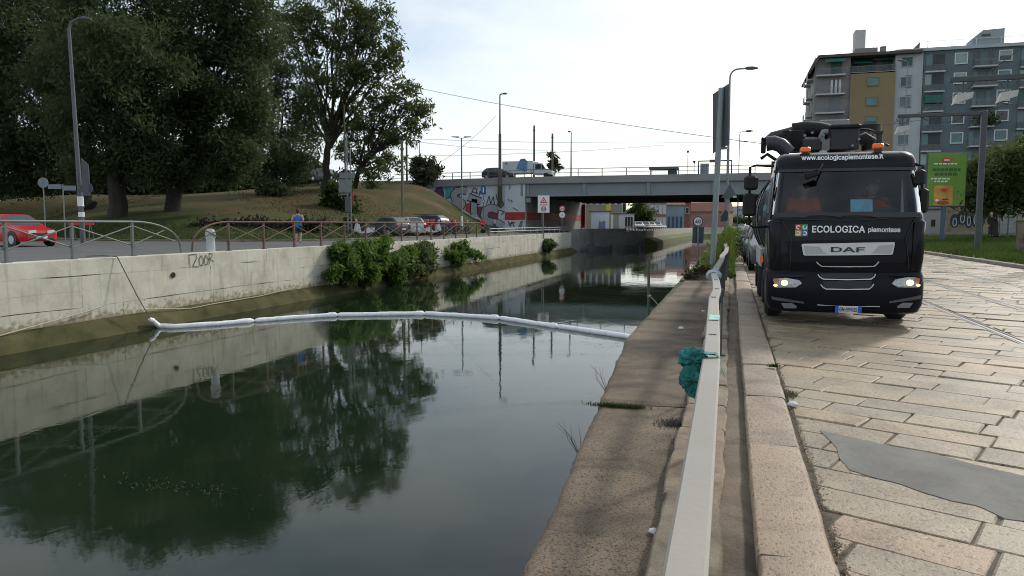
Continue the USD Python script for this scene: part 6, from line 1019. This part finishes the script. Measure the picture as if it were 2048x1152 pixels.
# ------------------------------------------------------------------ the vacuum tank lorry
T0 = np.array([1.715, 12.6, 0.0]); TF = lambda px, py, yl=0.0: P(px, py, y=12.6 + yl) - T0
ZF = lambda x, y: TF(1460 + x / 2.679, 230 + y / 2.679)
M_cab = usdkit.material(stage, '/World/Looks/cab_black', {'tc': ('texture_coordinate', {}), 'n': ('noise_texture', {'scale': 3.0, 'detail': 6.0}), 'r': ('rgb_ramp', {'ramp': [(.35, (.004, .004, .005)), (.7, (.009, .009, .011))]}), 'rr': ('rgb_ramp', {'ramp': [(.35, (.10, .10, .10)), (.7, (.22, .22, .22))]}),
    'p': ('principled_bsdf', {'coat_weight': .06, 'coat_roughness': .02, 'specular_ior_level': .16})}, [('tc.object', 'n.vector'), ('n.fac', 'r.fac'), ('n.fac', 'rr.fac'), ('r.color', 'p.base_color'), ('rr.color', 'p.roughness')], surface='p.BSDF')
M_bump = mat('bumper_black', (.005, .005, .008), .3, .15, 3, spec=.16); M_matt = mat('truck_matt_black', (.008, .008, .009), .6, .2, 6, spec=.3); M_silv = mat('grille_silver', (.52, .53, .54), .4, .04, 3, metal=.5); M_letw = mat('lettering_white', (.72, .72, .73), .5, .02, 3); M_int = mat('cab_interior', (.03, .03, .034), .8, .2, 4); M_orange = mat('orange_lens', (.75, .12, .01), .3, .1, 4, emit=.15); M_hv = mat('hi_vis_orange', (.75, .10, .03), .7, .1, 8)
tk = thing('tank_lorry', 'black vacuum tank lorry facing the camera with lit headlights', 'lorry', T0)
LV = np.array([(.62, 1.10, .07), (.80, 1.115, .03), (1.0, 1.12, .0), (1.35, 1.12, .015), (1.70, 1.115, .06), (1.745, 1.112, .07), (1.9, 1.10, .115), (2.1, 1.08, .175), (2.3, 1.06, .24), (2.455, 1.045, .29), (2.5, 1.04, .30), (2.6, 1.03, .335), (2.68, 1.005, .40), (2.735, .95, .52), (2.755, .85, .70)])
RC = .15
def S(z, x):
    z = np.clip(z, LV[0, 0], LV[-1, 0]); hw = np.interp(z, LV[:, 0], LV[:, 1]); yf = np.interp(z, LV[:, 0], LV[:, 2]); ax = np.minimum(np.abs(x), hw); k = np.clip(ax - (hw - RC), 0, RC)
    return yf + .045 * (ax / hw) ** 2 + RC - np.sqrt(np.maximum(RC ** 2 - k ** 2, 0))
cols = [('s', -1, 1.55), ('s', -1, .9)] + [('c', -1, a) for a in np.linspace(np.pi / 2, .18, 6)] + [('f', f, 0) for f in np.linspace(-1, 1, 15)] + [('c', 1, a) for a in np.linspace(.18, np.pi / 2, 6)] + [('s', 1, .9), ('s', 1, 1.55)]
def colpt(lv, c):
    z, hw, yf = lv
    if c[0] == 's': return (c[1] * hw, c[2], z)
    x = c[1] * (hw - RC + RC * math.sin(c[2])) if c[0] == 'c' else c[1] * (hw - RC); return (x, float(S(z, x)), z)
GC = np.array([[colpt(lv, c) for c in cols] for lv in LV])
W0, W1, C0, C1 = 5, 9, 4, 26
cellf = [(i * len(cols) + j, i * len(cols) + j + 1, (i + 1) * len(cols) + j + 1, (i + 1) * len(cols) + j) for i in range(len(LV) - 1) for j in range(len(cols) - 1) if not (W0 <= i < W1 and C0 <= j < C1)]
q = MB(); q.add(GC.reshape(-1, 3), cellf); tp_ = GC[-1]; q.add(tp_, [(0, i, i + 1) for i in range(1, len(cols) - 1)]); q.build('cab_shell', M_cab, tk, smooth=45)
MB().box((0, 1.56, 1.65), (2.1, .05, 2.1)).build('cab_back', M_int, tk)
q = MB(); q.grid((GC[W0:W1 + 1, C0:C1 + 1] + np.array([0, .012, 0]))); q.build('windscreen', glass('windscreen_glass', (.50, .60, .70)), tk, smooth=True)
fr_ = MB()
for i, z0, z1 in ((0, 1.70, 1.775), (1, 2.425, 2.47)):
    xx = np.linspace(-1.06, 1.06, 30); fr_.grid(np.array([[(x, S(z, x) - .006, z) for x in xx] for z in (z0, z1)]))
fr_.build('windscreen_seal', M_blk, tk)
q = MB(); q.box((0, .42, 1.66), (2.05, .55, .16), ch=.05); q.box((.52, .45, 1.78), (.55, .3, .16), ch=.05); q.build('dashboard', M_int, tk); q = MB(); q.box((0, .85, 1.1), (2.1, 1.4, .06)); q.build('cab_floor', M_int, tk)
q = MB(); a = np.linspace(0, 2 * np.pi, 20); q.tube(np.column_stack([.52 + .22 * np.cos(a), .62 + .10 * np.sin(a), 1.82 + .18 * np.sin(a)]), .016, 6); q.build('steering_wheel', M_blk, tk)
for x in (-.55, .52): MB().box((x, 1.2, 1.75), (.5, .14, .85), ch=.06).build('seat', mat('seat_cloth', (.06, .06, .07), .9, .1, 8), tk)
a, c = ZF(655, 453), ZF(772, 522); MB().box(((a[0] + c[0]) / 2, float(S((a[2] + c[2]) / 2, a[0])) + .05, (a[2] + c[2]) / 2 + .01), (c[0] - a[0], .006, a[2] - c[2]), T=rot([1, 0, 0], -.25)).build('paper_sheet', mat('paper_teal', (.25, .50, .52), .7, .25, 6), tk); MB().box(((a[0] + c[0]) / 2, float(S(a[2], a[0])) + .035, a[2] - .06), (c[0] - a[0] - .03, .004, .05), T=rot([1, 0, 0], -.25)).build('paper_heading', M_letw, tk)
def onS(mesh, off=.006):
    v, f = mesh; v = v.copy(); v[:, 1] = S(v[:, 2], v[:, 0]) - off + v[:, 1]; return v, f
def lettering(t, x0, x1, zc, h, m, name='lettering', bold=True, off=.008, arch=0.0):
    tm_ = meshkit.text_mesh(t, h, .004, bold); v = np.array(tm_.vertices); v[:, 0] = x0 + (v[:, 0] - v[:, 0].min()) * (x1 - x0) / np.ptp(v[:, 0]); X = v[:, 0]; Z = zc - h / 2 + v[:, 1] - arch * (X / .8) ** 2; V = np.column_stack([X, -v[:, 2], Z]); return obj(name, onS((V, tm_.faces), off), m, tk)
zc = lambda y, x=650: ZF(x, y)[2]; xc = lambda x, y=600: ZF(x, y)[0]
lettering('www.ecologicapiemontese.it', xc(395, 220), xc(846, 210), zc(216) + .004, .074, M_letw, arch=-.012)
lettering('ECOLOGICA', xc(441), xc(726), zc(612), .098, M_letw); lettering('piemontese', xc(743), xc(917), zc(614), .070, M_letw, bold=True)
def plateS(x0, x1, z0, z1, m, name, off=.006, nx=8, par=None, rc=.0):
    xx = np.linspace(x0, x1, nx); G_ = np.array([[(x, S(z, x) - off, z) for x in xx] for z in np.linspace(z0, z1, 3)]); q = MB(); q.grid(G_); B_ = G_ + np.array([0, off + .004, 0]); ed = np.concatenate([G_[0], G_[:, -1], G_[-1][::-1], G_[:, 0][::-1]]); eb = np.concatenate([B_[0], B_[:, -1], B_[-1][::-1], B_[:, 0][::-1]]); q.grid(np.stack([eb, ed])); return q.build(name, m, par or tk)
x0, x1, x2 = xc(350), xc(385), xc(420); z0, z1, z2 = zc(650, 385), zc(618, 385), zc(585, 385)
for (a, b_, c, d_, col, nm) in ((x0, x1, z1, z2, (.45, .03, .035), 'red'), (x1, x2, z1, z2, (.03, .30, .08), 'green'), (x0, x1, z0, z1, (.55, .36, .03), 'yellow'), (x1, x2, z0, z1, (.03, .13, .38), 'blue')):
    plateS(a + .002, b_ - .002, c + .002, d_ - .002, mat('logo_' + nm, col, .5, .03, 3), 'logo_square', .005, 3)
    cx, cz = (a + b_) / 2, (c + d_) / 2; ph = {'red': .6, 'green': 2.2, 'yellow': 3.9, 'blue': 3.9}[nm]; an = np.linspace(ph, ph + 4.4, 14); w_ = .026
    ls = LineString([(cx + w_ * math.cos(k), cz + w_ * math.sin(k)) for k in an]).buffer(.008); mm = trimesh.creation.extrude_polygon(ls, .003, engine='earcut'); v = np.asarray(mm.vertices); obj('logo_mark', onS((np.column_stack([v[:, 0], -v[:, 2], v[:, 1]]), mm.faces), .010), M_letw, tk)
# panel gaps, grille bar and slots
def strip(pts, w, m, name, off=.02):
    ls = LineString(pts).buffer(w / 2, cap_style=2, join_style=1); mm = trimesh.creation.extrude_polygon(ls, .02, engine='earcut').subdivide_to_size(.12); v = np.asarray(mm.vertices); return obj(name, onS((np.column_stack([v[:, 0], -v[:, 2], v[:, 1]]), mm.faces), off), m, tk)
def panelpoly(pts, m, name, off=.012, th=.02):
    mm = trimesh.creation.extrude_polygon(Polygon(pts).buffer(0), th, engine='earcut').subdivide_to_size(.10); v = np.asarray(mm.vertices); return obj(name, onS((np.column_stack([v[:, 0], -v[:, 2], v[:, 1]]), mm.faces), off - th if off > th else 0.0), m, tk)
Q = lambda x, y: (ZF(x, y)[0], ZF(x, y)[2])
[strip([Q(*p_) for p_ in pts_], .007, M_blk, 'panel_gap', .012) for pts_ in ([(236, 560), (285, 575), (330, 660), (320, 835)], [(1010, 545), (985, 575), (945, 655), (960, 830)], [(240, 556), (640, 566), (1005, 545)])]
panelpoly([Q(300, 675), Q(960, 660), Q(940, 835), Q(900, 840), Q(380, 842), Q(330, 838)], M_bump, 'grille_panel', .004, .012)
panelpoly([Q(392, 690), Q(880, 681), Q(884, 686), Q(872, 745), Q(862, 749), Q(400, 753), Q(393, 748), Q(383, 694)], M_silv, 'grille_bar', .03, .024)
panelpoly([Q(395, 700), Q(480, 706), Q(500, 735), Q(520, 742), Q(404, 746)], mat('grille_shade', (.36, .37, .38), .45, .05, 3, metal=.5), 'bar_inset', .036, .006); panelpoly([Q(875, 693), Q(795, 700), Q(770, 733), Q(750, 740), Q(862, 742)], MATS['grille_shade'], 'bar_inset', .036, .006)
slots = []
lettering('DAF', xc(540, 720), xc(722, 720), zc(721), .072, M_blk, 'badge', True, .038)
for k, (pts, y0, y1, xl, xr) in enumerate((([(462, 787), (475, 800), (493, 811), (630, 812), (770, 811), (783, 800), (795, 786)], 762, 806, 475, 785), ([(470, 853), (480, 868), (500, 879), (625, 881), (752, 879), (770, 867), (779, 852)], 848, 876, 482, 770), ([(484, 906), (495, 921), (512, 931), (628, 933), (742, 931), (757, 919), (767, 904)], 890, 928, 495, 758))):
    if k == 0: panelpoly([Q(xl, y0), Q(xr, y0 - 2), Q(xr - 8, y1), Q(xl + 8, y1)], M_blk, 'air_slot', .010, .006); strip([Q(*p_) for p_ in pts], .015, M_silv, 'chrome_trim', .03)
    else: slots.append((pts, y0, y1, xl, xr))
# bumper: a swept profile, headlights, fog lamps, plate
bz = [(.20, 1.00, .12), (.24, 1.09, .02), (.36, 1.135, -.035), (.52, 1.145, -.045), (.66, 1.145, -.04), (.80, 1.14, -.02), (.86, 1.125, .02)]
def bcol(z, hw, yf):
    xs = list(np.linspace(-(hw - .16), hw - .16, 13)); L = [(-hw, .75), (-hw, .35)] + [(-(hw - .16) - .16 * math.sin(a), yf + .045 + .16 - .16 * math.cos(a)) for a in np.linspace(np.pi / 2, .2, 5)] + [(x, yf + .045 * (x / hw) ** 2) for x in xs]; L += [(hw - .16 + .16 * math.sin(a), yf + .045 + .16 - .16 * math.cos(a)) for a in np.linspace(.2, np.pi / 2, 5)] + [(hw, .35), (hw, .75)]; return [(x, y, z) for x, y in L]
q = MB(); q.grid(np.array([bcol(*b_) for b_ in bz])); q.build('bumper', M_bump, tk, smooth=40)
by = lambda x, z: float(np.interp(z, [b_[0] for b_ in bz], [b_[2] for b_ in bz]) + .045 * (x / 1.13) ** 2 + (lambda k: .16 - math.sqrt(max(.16 ** 2 - k * k, 0)))(min(max(abs(x) - .975, 0), .155)))
M_warm = mat('lit_lamp', (1.0, .56, .22), .3, 0, 1, emit=3.0); M_reflc = mat('lamp_reflector', (.34, .34, .34), .25, .25, 14, metal=.9); M_amber = mat('amber_lens', (.60, .13, .02), .25, .1, 8)
def bpanel(pts, m, name, off=.006, th=.012, par=None):
    mm = trimesh.creation.extrude_polygon(Polygon(pts).buffer(0), th, engine='earcut').subdivide_to_size(.06); v = np.asarray(mm.vertices); V = np.column_stack([v[:, 0], [by(x, z) - off + th / 2 - d for x, z, d in zip(v[:, 0], v[:, 1], v[:, 2])], v[:, 1]]); return obj(name, (V, mm.faces), m, par or tk)
for pts, y0, y1, xl, xr in slots:
    bpanel([Q(xl, y0), Q(xr, y0 - 2), Q(xr - 8, y1), Q(xl + 8, y1)], M_blk, 'air_slot', .004, .006); bpanel(LineString([Q(*p_) for p_ in pts]).buffer(.0075, cap_style=2, join_style=1), M_silv, 'chrome_trim', .016, .016)
for sgn in (-1, 1):
    pts = [Q(232, 876), Q(300, 872), Q(370, 884), Q(384, 902), Q(352, 922), Q(240, 924)] if sgn < 0 else [Q(1018, 872), Q(955, 868), Q(885, 880), Q(864, 902), Q(895, 922), Q(1010, 924)]
    hl = bpanel(pts, M_reflc, 'headlight', .012, .02); cx = (268, 290) if sgn < 0 else (985, 965)
    bpanel([Q(*k) for k in ([(236, 878), (262, 876), (262, 895), (238, 898)] if sgn < 0 else [(1014, 874), (990, 873), (990, 893), (1012, 896)])], M_amber, 'indicator', .024, .008, hl)
    c = Q(291 if sgn < 0 else 962, 898); bpanel(ell(c, .052, .044), M_warm, 'lit_lamp', .026, .008, hl); c = Q(243 if sgn < 0 else 1008, 912); bpanel(ell(c, .03, .018), M_warm, 'side_lamp', .027, .006, hl); c = Q(345 if sgn < 0 else 905, 902); bpanel(Polygon(ell(c, .045, .045)).difference(Polygon(ell(c, .030, .030))), M_silv, 'lamp_ring', .028, .006, hl)
    bpanel([Q(*k) for k in ([(222, 845), (390, 858), (395, 866), (240, 870), (225, 880)] if sgn < 0 else [(1022, 842), (860, 852), (855, 862), (1005, 866), (1020, 876)])], M_cab, 'headlight_brow', .03, .03)
    bpanel([Q(*k) for k in ([(272, 1008), (330, 1006), (358, 1024), (356, 1036), (290, 1036)] if sgn < 0 else [(980, 1006), (925, 1005), (895, 1022), (896, 1034), (960, 1034)])], mat('fog_lens', (.16, .17, .18), .15, .15, 20, spec=.8), 'fog_lamp', .01, .014)
    bpanel([Q(*k) for k in ([(222, 972), (395, 1000), (395, 1010), (225, 990)] if sgn < 0 else [(1028, 965), (850, 997), (850, 1007), (1025, 985)])], mat('bumper_edge', (.05, .052, .06), .3, .1, 3, coat=.5), 'bumper_crease', .014, .016)
a, c = ZF(562, 1021), ZF(702, 1061); px0, px1, pz0, pz1 = a[0], c[0], c[2], a[2]; yb = by((px0 + px1) / 2, .3) - .02
MB().box(((px0 + px1) / 2, yb, (pz0 + pz1) / 2), (px1 - px0, .015, pz1 - pz0)).build('licence_plate', M_plate, tk); lp = stage.GetPrimAtPath(str(tk.GetPath()) + '/licence_plate')
for x in (px0 + .025, px1 - .025): MB().box((x, yb - .004, (pz0 + pz1) / 2), (.052, .014, pz1 - pz0 + .004)).build('blue_band', mat('plate_blue', (.02, .09, .45), .5, .05, 3), lp)
MB().text('GN·099GS', (pz1 - pz0) * .6, ((px0 + px1) / 2, yb - .0125, (pz0 + pz1) / 2), (1, 0, 0), (0, 0, 1), True, .002, True, (px1 - px0) * .68).build('registration', M_blk, lp)
MB().box(((px0 + px1) / 2, yb + .012, pz1 + .004), (.9, .008, .012)).build('plate_trim', M_silv, tk)
# corner deflectors, doors, mudguards, steps
for s in (-1, 1):
    q = MB(); G_ = []
    for z, b_ in ((.88, .0), (1.1, .012), (1.45, .02), (1.62, .03), (1.66, .0)): G_.append([(s * (x + b_), float(S(z, x)) - .012 - b_, z) for x in (.93, .99, 1.04, 1.08, 1.105)] + [(s * (1.122 + b_), .30, z), (s * (1.122 + b_), .42, z)])
    G_ = np.array(G_); q.grid(G_ if s > 0 else G_[:, ::-1]); q.build('air_deflector', M_cab, tk, smooth=45)
    q = MB(); G_ = np.array([[(s * (np.interp(z, LV[:, 0], LV[:, 1]) + .004), y, z) for y in (.62, 1.0, 1.4)] for z in (1.78, 2.0, 2.2, 2.38)]); q.grid(G_ if s < 0 else G_[:, ::-1]); q.build('side_window', M_blk, tk); MB().box((s * 1.13, 1.3, 1.55), (.02, .16, .05)).build('door_handle', M_matt, tk)
    q = MB(); a = np.linspace(-.35, np.pi + .35, 14); q.grid(np.array([[(s * x, 1.3 - .6 * math.cos(k), .5 + .6 * math.sin(k)) for x in (.82, 1.13, 1.15)] for k in a] if s < 0 else [[(s * x, 1.3 - .6 * math.cos(k), .5 + .6 * math.sin(k)) for x in (1.15, 1.13, .82)] for k in a])); q.build('mudguard', mat('mudguard_grey', (.045, .047, .055), .5, .1, 5), tk, smooth=50)
    MB().box((s * 1.10, .55, .62), (.06, .3, .5), ch=.02).build('step_panel', MATS['mudguard_grey'], tk)
    for nm, y, r_ in (('front_wheel', 1.3, .5), ('rear_wheel', 4.9, .5)):
        q = MB(); q.rev([(0, -.15), (.34, -.15), (.46, -.14), (r_, -.09), (r_, .09), (.46, .14), (.34, .15), (0, .15)], (s * .97, y, r_), 'x', 32); w_ = q.build(nm, M_tyre, tk, smooth=35); q = MB(); q.rev([(0, .0), (.14, .0), (.16, -.04), (.28, -.06), (.31, .01), (.31, .03), (0, .03)], (s * .97 + s * .125, y, r_), 'x', 24); q.build('rim', M_matt, w_)
    # mirrors
    for (zx0, zx1, zy0, zy1, yl) in (((76, 150, 326, 402, .25), (69, 138, 420, 541, .35)) if s < 0 else ((996, 1048, 290, 376, .25), (1010, 1062, 392, 525, .35))):
        a_ = P(1460 + zx0 / 2.679, 230 + zy0 / 2.679, y=12.6 + yl) - T0; b_ = P(1460 + zx1 / 2.679, 230 + zy1 / 2.679, y=12.6 + yl) - T0; MB().box(((a_[0] + b_[0]) / 2, yl + .02, (a_[2] + b_[2]) / 2), (b_[0] - a_[0], .13, a_[2] - b_[2]), ch=.035).build('mirror', M_matt, tk)
    a_ = P(1460 + (105 if s < 0 else 1030) / 2.679, 230 + 405 / 2.679, y=12.95) - T0; q = MB(); x_ = a_[0]; q.tube([(s * 1.06, .5, a_[2] + .4), (x_ - s * .1, .42, a_[2] + .41), (x_, .38, a_[2] + .38), (x_, .38, a_[2] - .55), (x_ - s * .08, .42, a_[2] - .6), (s * 1.1, .5, a_[2] - .58)], .022, 6); q.build('mirror_arm', M_matt, tk, smooth=60)
# kerb mirror, wipers, beacons
a_ = ZF(440, 312); q = MB(); y_ = float(S(a_[2], a_[0])) - .22; q.box((a_[0], y_, a_[2] - .02), (.22, .06, .10), T=rot([0, 1, 0], -.35), ch=.025); q.tube([(a_[0] + .1, y_, a_[2] + .03), (a_[0] + .16, y_ + .12, a_[2] + .12), (a_[0] + .18, y_ + .22, a_[2] + .16)], .014, 6); q.build('kerb_mirror', M_matt, tk)
for x0_, x1_ in ((415, 600), (600, 800)):
    a_, b_ = Q(x0_, 540), Q(x1_, 548); pts = [(a_[0] + (b_[0] - a_[0]) * k, 0, a_[1] + (b_[1] - a_[1]) * k + .02 * math.sin(k * 3.1)) for k in np.linspace(0, 1, 9)]; pts = [(x, float(S(z, x)) - .022, z) for x, _, z in pts]; MB().tube(pts, .012, 6).build('wiper', M_blk, tk)
for zx0, zx1, zy0, zy1 in ((376, 432, 173, 200), (765, 823, 152, 180)):
    a_, b_ = TF(1460 + zx0 / 2.679, 230 + zy0 / 2.679, .55), TF(1460 + zx1 / 2.679, 230 + zy1 / 2.679, .55); MB().box(((a_[0] + b_[0]) / 2, .57, (a_[2] + b_[2]) / 2 + .0), (b_[0] - a_[0], .13, a_[2] - b_[2]), ch=.02).build('beacon', M_orange, tk); MB().box(((a_[0] + b_[0]) / 2, .57, b_[2] - .04), (.1, .1, .09)).build('beacon_foot', M_blk, tk)
# chassis, tank, equipment above and behind the cab
q = MB(); [q.box((s * .42, 4.0, .75), (.1, 7.0, .25)) for s in (-1, 1)]; q.box((0, 1.3, .5), (1.7, .14, .16)); q.box((0, 4.9, .5), (1.7, .14, .16)); q.box((0, .9, .62), (1.6, 1.3, .5)); q.build('chassis', M_matt, tk)
M_tank = usdkit.material(stage, '/World/Looks/tank_paint', {'tc': ('texture_coordinate', {}), 'v': ('voronoi_texture', {'scale': 4.2, 'randomness': 1.0}), 'r': ('rgb_ramp', {'ramp': [(.0, (.03, .22, .24)), (.27, (.02, .15, .18)), (.31, (.010, .011, .013)), (1, (.010, .011, .013))]}), 'p': ('principled_bsdf', {'roughness': .3, 'coat_weight': .4})}, [('tc.object', 'v.vector'), ('v.distance', 'r.fac'), ('r.color', 'p.base_color')], surface='p.BSDF')
q = MB(); q.rev([(0, 0), (.75, .05), (1.1, .22), (1.215, .4), (1.215, 5.0), (1.1, 5.2), (0, 5.4)], (0, 1.95, 1.72), 'y', 40); q.build('tank', M_tank, tk, smooth=40)
for y in (2.6, 4.2, 5.8): MB().rev([(1.21, 0), (1.235, 0), (1.235, .08), (1.21, .08)], (0, y, 1.72), 'y', 40).build('tank_band', M_matt, tk, smooth=40)
q = MB(); q.box((-1.12, 3.0, .98), (.12, 2.2, .35), ch=.02); q.build('side_locker', mat('locker_grey', (.3, .31, .32), .5, .08, 4), tk)
def eq(x, y, yl=1.9): return P(1460 + x / 2.679, 230 + y / 2.679, y=12.6 + yl) - T0
def ebox(name, x0, y0, x1, y1, yl, d_, m=M_matt): a_, b_ = eq(x0, y0, yl), eq(x1, y1, yl); MB().box(((a_[0] + b_[0]) / 2, yl + d_ / 2, (a_[2] + b_[2]) / 2), (b_[0] - a_[0], d_, a_[2] - b_[2]), ch=.02).build(name, m, tk)
ebox('equipment_box', 540, 62, 692, 185, 1.75, .5, M_blk); ebox('box_lid', 535, 52, 705, 68, 1.7, .7, M_matt); ebox('valve_block', 390, 128, 492, 190, 1.8, .4, M_blk); ebox('filter_housing', 480, 26, 640, 58, 2.4, .5, mat('lid_grey', (.22, .22, .21), .6, .1, 5)); ebox('upright', 282, 80, 326, 195, 1.9, .2); ebox('bracket', 168, 122, 192, 205, 1.9, .1); ebox('pump_body', 325, 80, 400, 190, 2.1, .5)
def pipe(name, pts, r_, m=M_matt, yl=1.9): MB().tube([eq(x, y, yl + (p_[2] if len(p_) > 2 else 0)) for p_ in pts for x, y in (p_[:2],)], r_, 12).build(name, m, tk, smooth=60)
pipe('suction_hose', [(195, 155), (235, 150), (272, 162), (298, 185), (318, 205)], .13, mat('hose_black', (.025, .025, .03), .4, .15, 6), 1.7); pipe('suction_hose', [(190, 150, .4), (230, 115, .4), (290, 100, .4), (345, 85, .4)], .09, MATS['hose_black']); pipe('overhead_pipe', [(335, 85), (400, 75), (470, 78), (530, 90)], .14, M_matt, 2.3); pipe('elbow', [(500, 140), (488, 115), (500, 92), (525, 92)], .05, M_galv, 1.8); pipe('elbow', [(700, 150), (722, 135), (745, 150), (750, 185)], .14, M_matt, 2.0); pipe('exhaust_stack', [(801, 185), (801, 90)], .05, M_blk, 1.7); pipe('stack_cap', [(801, 100), (801, 88)], .075, M_blk, 1.7); pipe('cable', [(700, 75), (745, 78), (780, 90), (760, 110)], .015, M_blk); pipe('cable', [(780, 175), (820, 150), (850, 165)], .02, M_blk, 1.0); pipe('hydraulic_line', [(165, 235), (200, 210), (260, 250)], .03, M_matt, 1.8); pipe('rail_bar', [(168, 125), (190, 130), (230, 125)], .025, M_matt)
pipe('tank_dome', [(720, 95, 1), (720, 60, 1)], .3, M_matt, 2.5)
for k in range(6): x, y = [(500, 110), (510, 150), (690, 130), (655, 165), (400, 110), (440, 95)][k]; a_ = eq(x, y, 1.74); MB().cyl(a_, a_ + [0, -.04, 0], .025, n=8).build('fitting', M_galv, tk)
MB().box((-1.2, .75, 1.0), (.05, .06, .1)).build('side_marker', M_orange, tk)
# two men in the cab
SIT = dict(head=(0, -.02, 1.02), neck=(0, .03, .87), chest=(0, .05, .66), hip=(0, .08, .36), shL=(-.19, .03, .81), shR=(.19, .03, .81), elL=(-.25, -.12, .58), elR=(.25, -.12, .58), wrL=(-.18, -.36, .62), wrR=(.18, -.36, .62), hpL=(-.1, .02, .33), hpR=(.1, .02, .33), knL=(-.12, -.4, .36), knR=(.12, -.4, .36), anL=(-.12, -.42, .05), anR=(.12, -.42, .05))
for x, lab in ((.52, 'driver in an orange jacket behind the lorry steering wheel'), (-.55, 'passenger in an orange jacket behind the lorry windscreen on the left')):
    person(lab, T0 + [x, 1.0, 1.16], 0, SIT, M_hv, MATS['cloth_black'], 'jacket', 'trousers', True, True)
# ------------------------------------------------------------------ litter and weeds
r = np.random.default_rng(33); M_lit = mat('litter_white', (.55, .56, .58), .7, .1, 10)
for px_, py_, z, s_, lab in ((1586, 808, .03, .035, 'crumpled white paper in the gutter beside the kerb'), (1308, 1062, QZ + .02, .022, 'small torn white scrap low on the quay'), (1407, 622, QZ + .02, .03, 'white scrap on the quay left of the rail near the turquoise paint'), (1362, 656, QZ + .02, .035, 'white rubbish at mid quay left of the turquoise paint')):
    c = P(px_, py_, z=z); v = trimesh.creation.icosphere(2, 1.0); q = np.array(v.vertices); q *= (1 + .5 * (fbm(q * 2.2 + px_, 3, 3)[:, None] - .5)); obj('litter', (q * np.array([s_ * 1.3, s_, s_ * .7]) + c, v.faces), M_lit, label=lab, cat='litter')
def tuft(n, c, sx, sy, h, m, name, label, rz=0): q = np.column_stack([r.normal(0, sx, n), r.normal(0, sy, n), np.zeros(n)]); cs, sn = math.cos(rz), math.sin(rz); q[:, :2] = q[:, :2] @ np.array([[cs, sn], [-sn, cs]]); obj(name, blades(q + c, h, h * .05 + .0012, r, .9), m, kind='stuff', label=label, cat=name)
tuft(900, P(1235, 814, z=QZ), .12, .025, .035, MATS['lawn_blades'], 'moss', 'mossy green line in the crack across the quay'); tuft(500, P(1350, 850, z=QZ), .07, .07, .03, mat('twig_dark', (.05, .045, .035), .9, .3, 9), 'twigs', 'dark twigs and leaves lying against the rail footing')
tuft(300, P(1580, 790, z=.005), .03, .08, .03, mat('dead_grass', (.12, .10, .05), .9, .3, 9), 'dead_grass', 'dead grass and dirt in the gutter at the kerb foot'); tuft(160, P(1548, 734, z=.07), .03, .01, .04, MATS['grass_blades'], 'kerb_weed', 'tiny green weed in a kerb joint')
q = np.column_stack([r.normal(.545, .02, 2600), r.uniform(2.5, 14, 2600), np.full(2600, .002)]); a = r.uniform(0, 6.28, len(q)); s_ = r.uniform(.003, .012, len(q))[:, None]; dx = np.column_stack([np.cos(a), np.sin(a), 0 * a]) * s_; dy = np.column_stack([-np.sin(a), np.cos(a), 0 * a]) * s_ * .7; up = np.array([0, 0, .004]); V = np.stack([q - dx, q - dy, q + dx + up, q + dy], 1).reshape(-1, 3); obj('gutter_debris', (V, np.arange(len(V)).reshape(-1, 4)), mat('debris', (.13, .10, .06), .95, .4, 40), kind='stuff', label='small leaves and grit along the foot of the kerb', cat='debris')
for px_, py_, k in ((1150, 905, 1), (1206, 778, 2)):
    c = P(px_, py_, z=-.35); b = MB(); [b.tube([c + [.05, 0, -.05], c + [-.05 + r.normal(0, .05), r.normal(0, .04), .12], c + [-.08 + r.normal(0, .08), r.normal(0, .06), .26]], [.0025, .0018, .0008], 4) for _ in range(6)]; b.build('dry_weed', MATS['twig_dark'], None, label=['dry twig sticking out from the lower quay edge', 'small dry plant on the quay wall near the boom'][k - 1], cat='plant')
shrub('shrub', 'reddish green weeds at the end of the quay platform by the sign post', 1395, 560, 22.4, [(1398, 545, 14), (1385, 550, 10), (1412, 540, 12), (1376, 556, 8)], 71, leafmat('quay_weed', (.05, .06, .02), (.14, .12, .045), 2.5, .3), 420, .08, .08)
shrub('shrub', 'pinkish green bush beside the road at the end of the rail', 1470, 520, 30, [(1466, 505, 12), (1474, 490, 9), (1462, 520, 10)], 72, leafmat('pink_weed', (.07, .07, .03), (.16, .13, .07), 2.5, .3), 120, .1, .12)
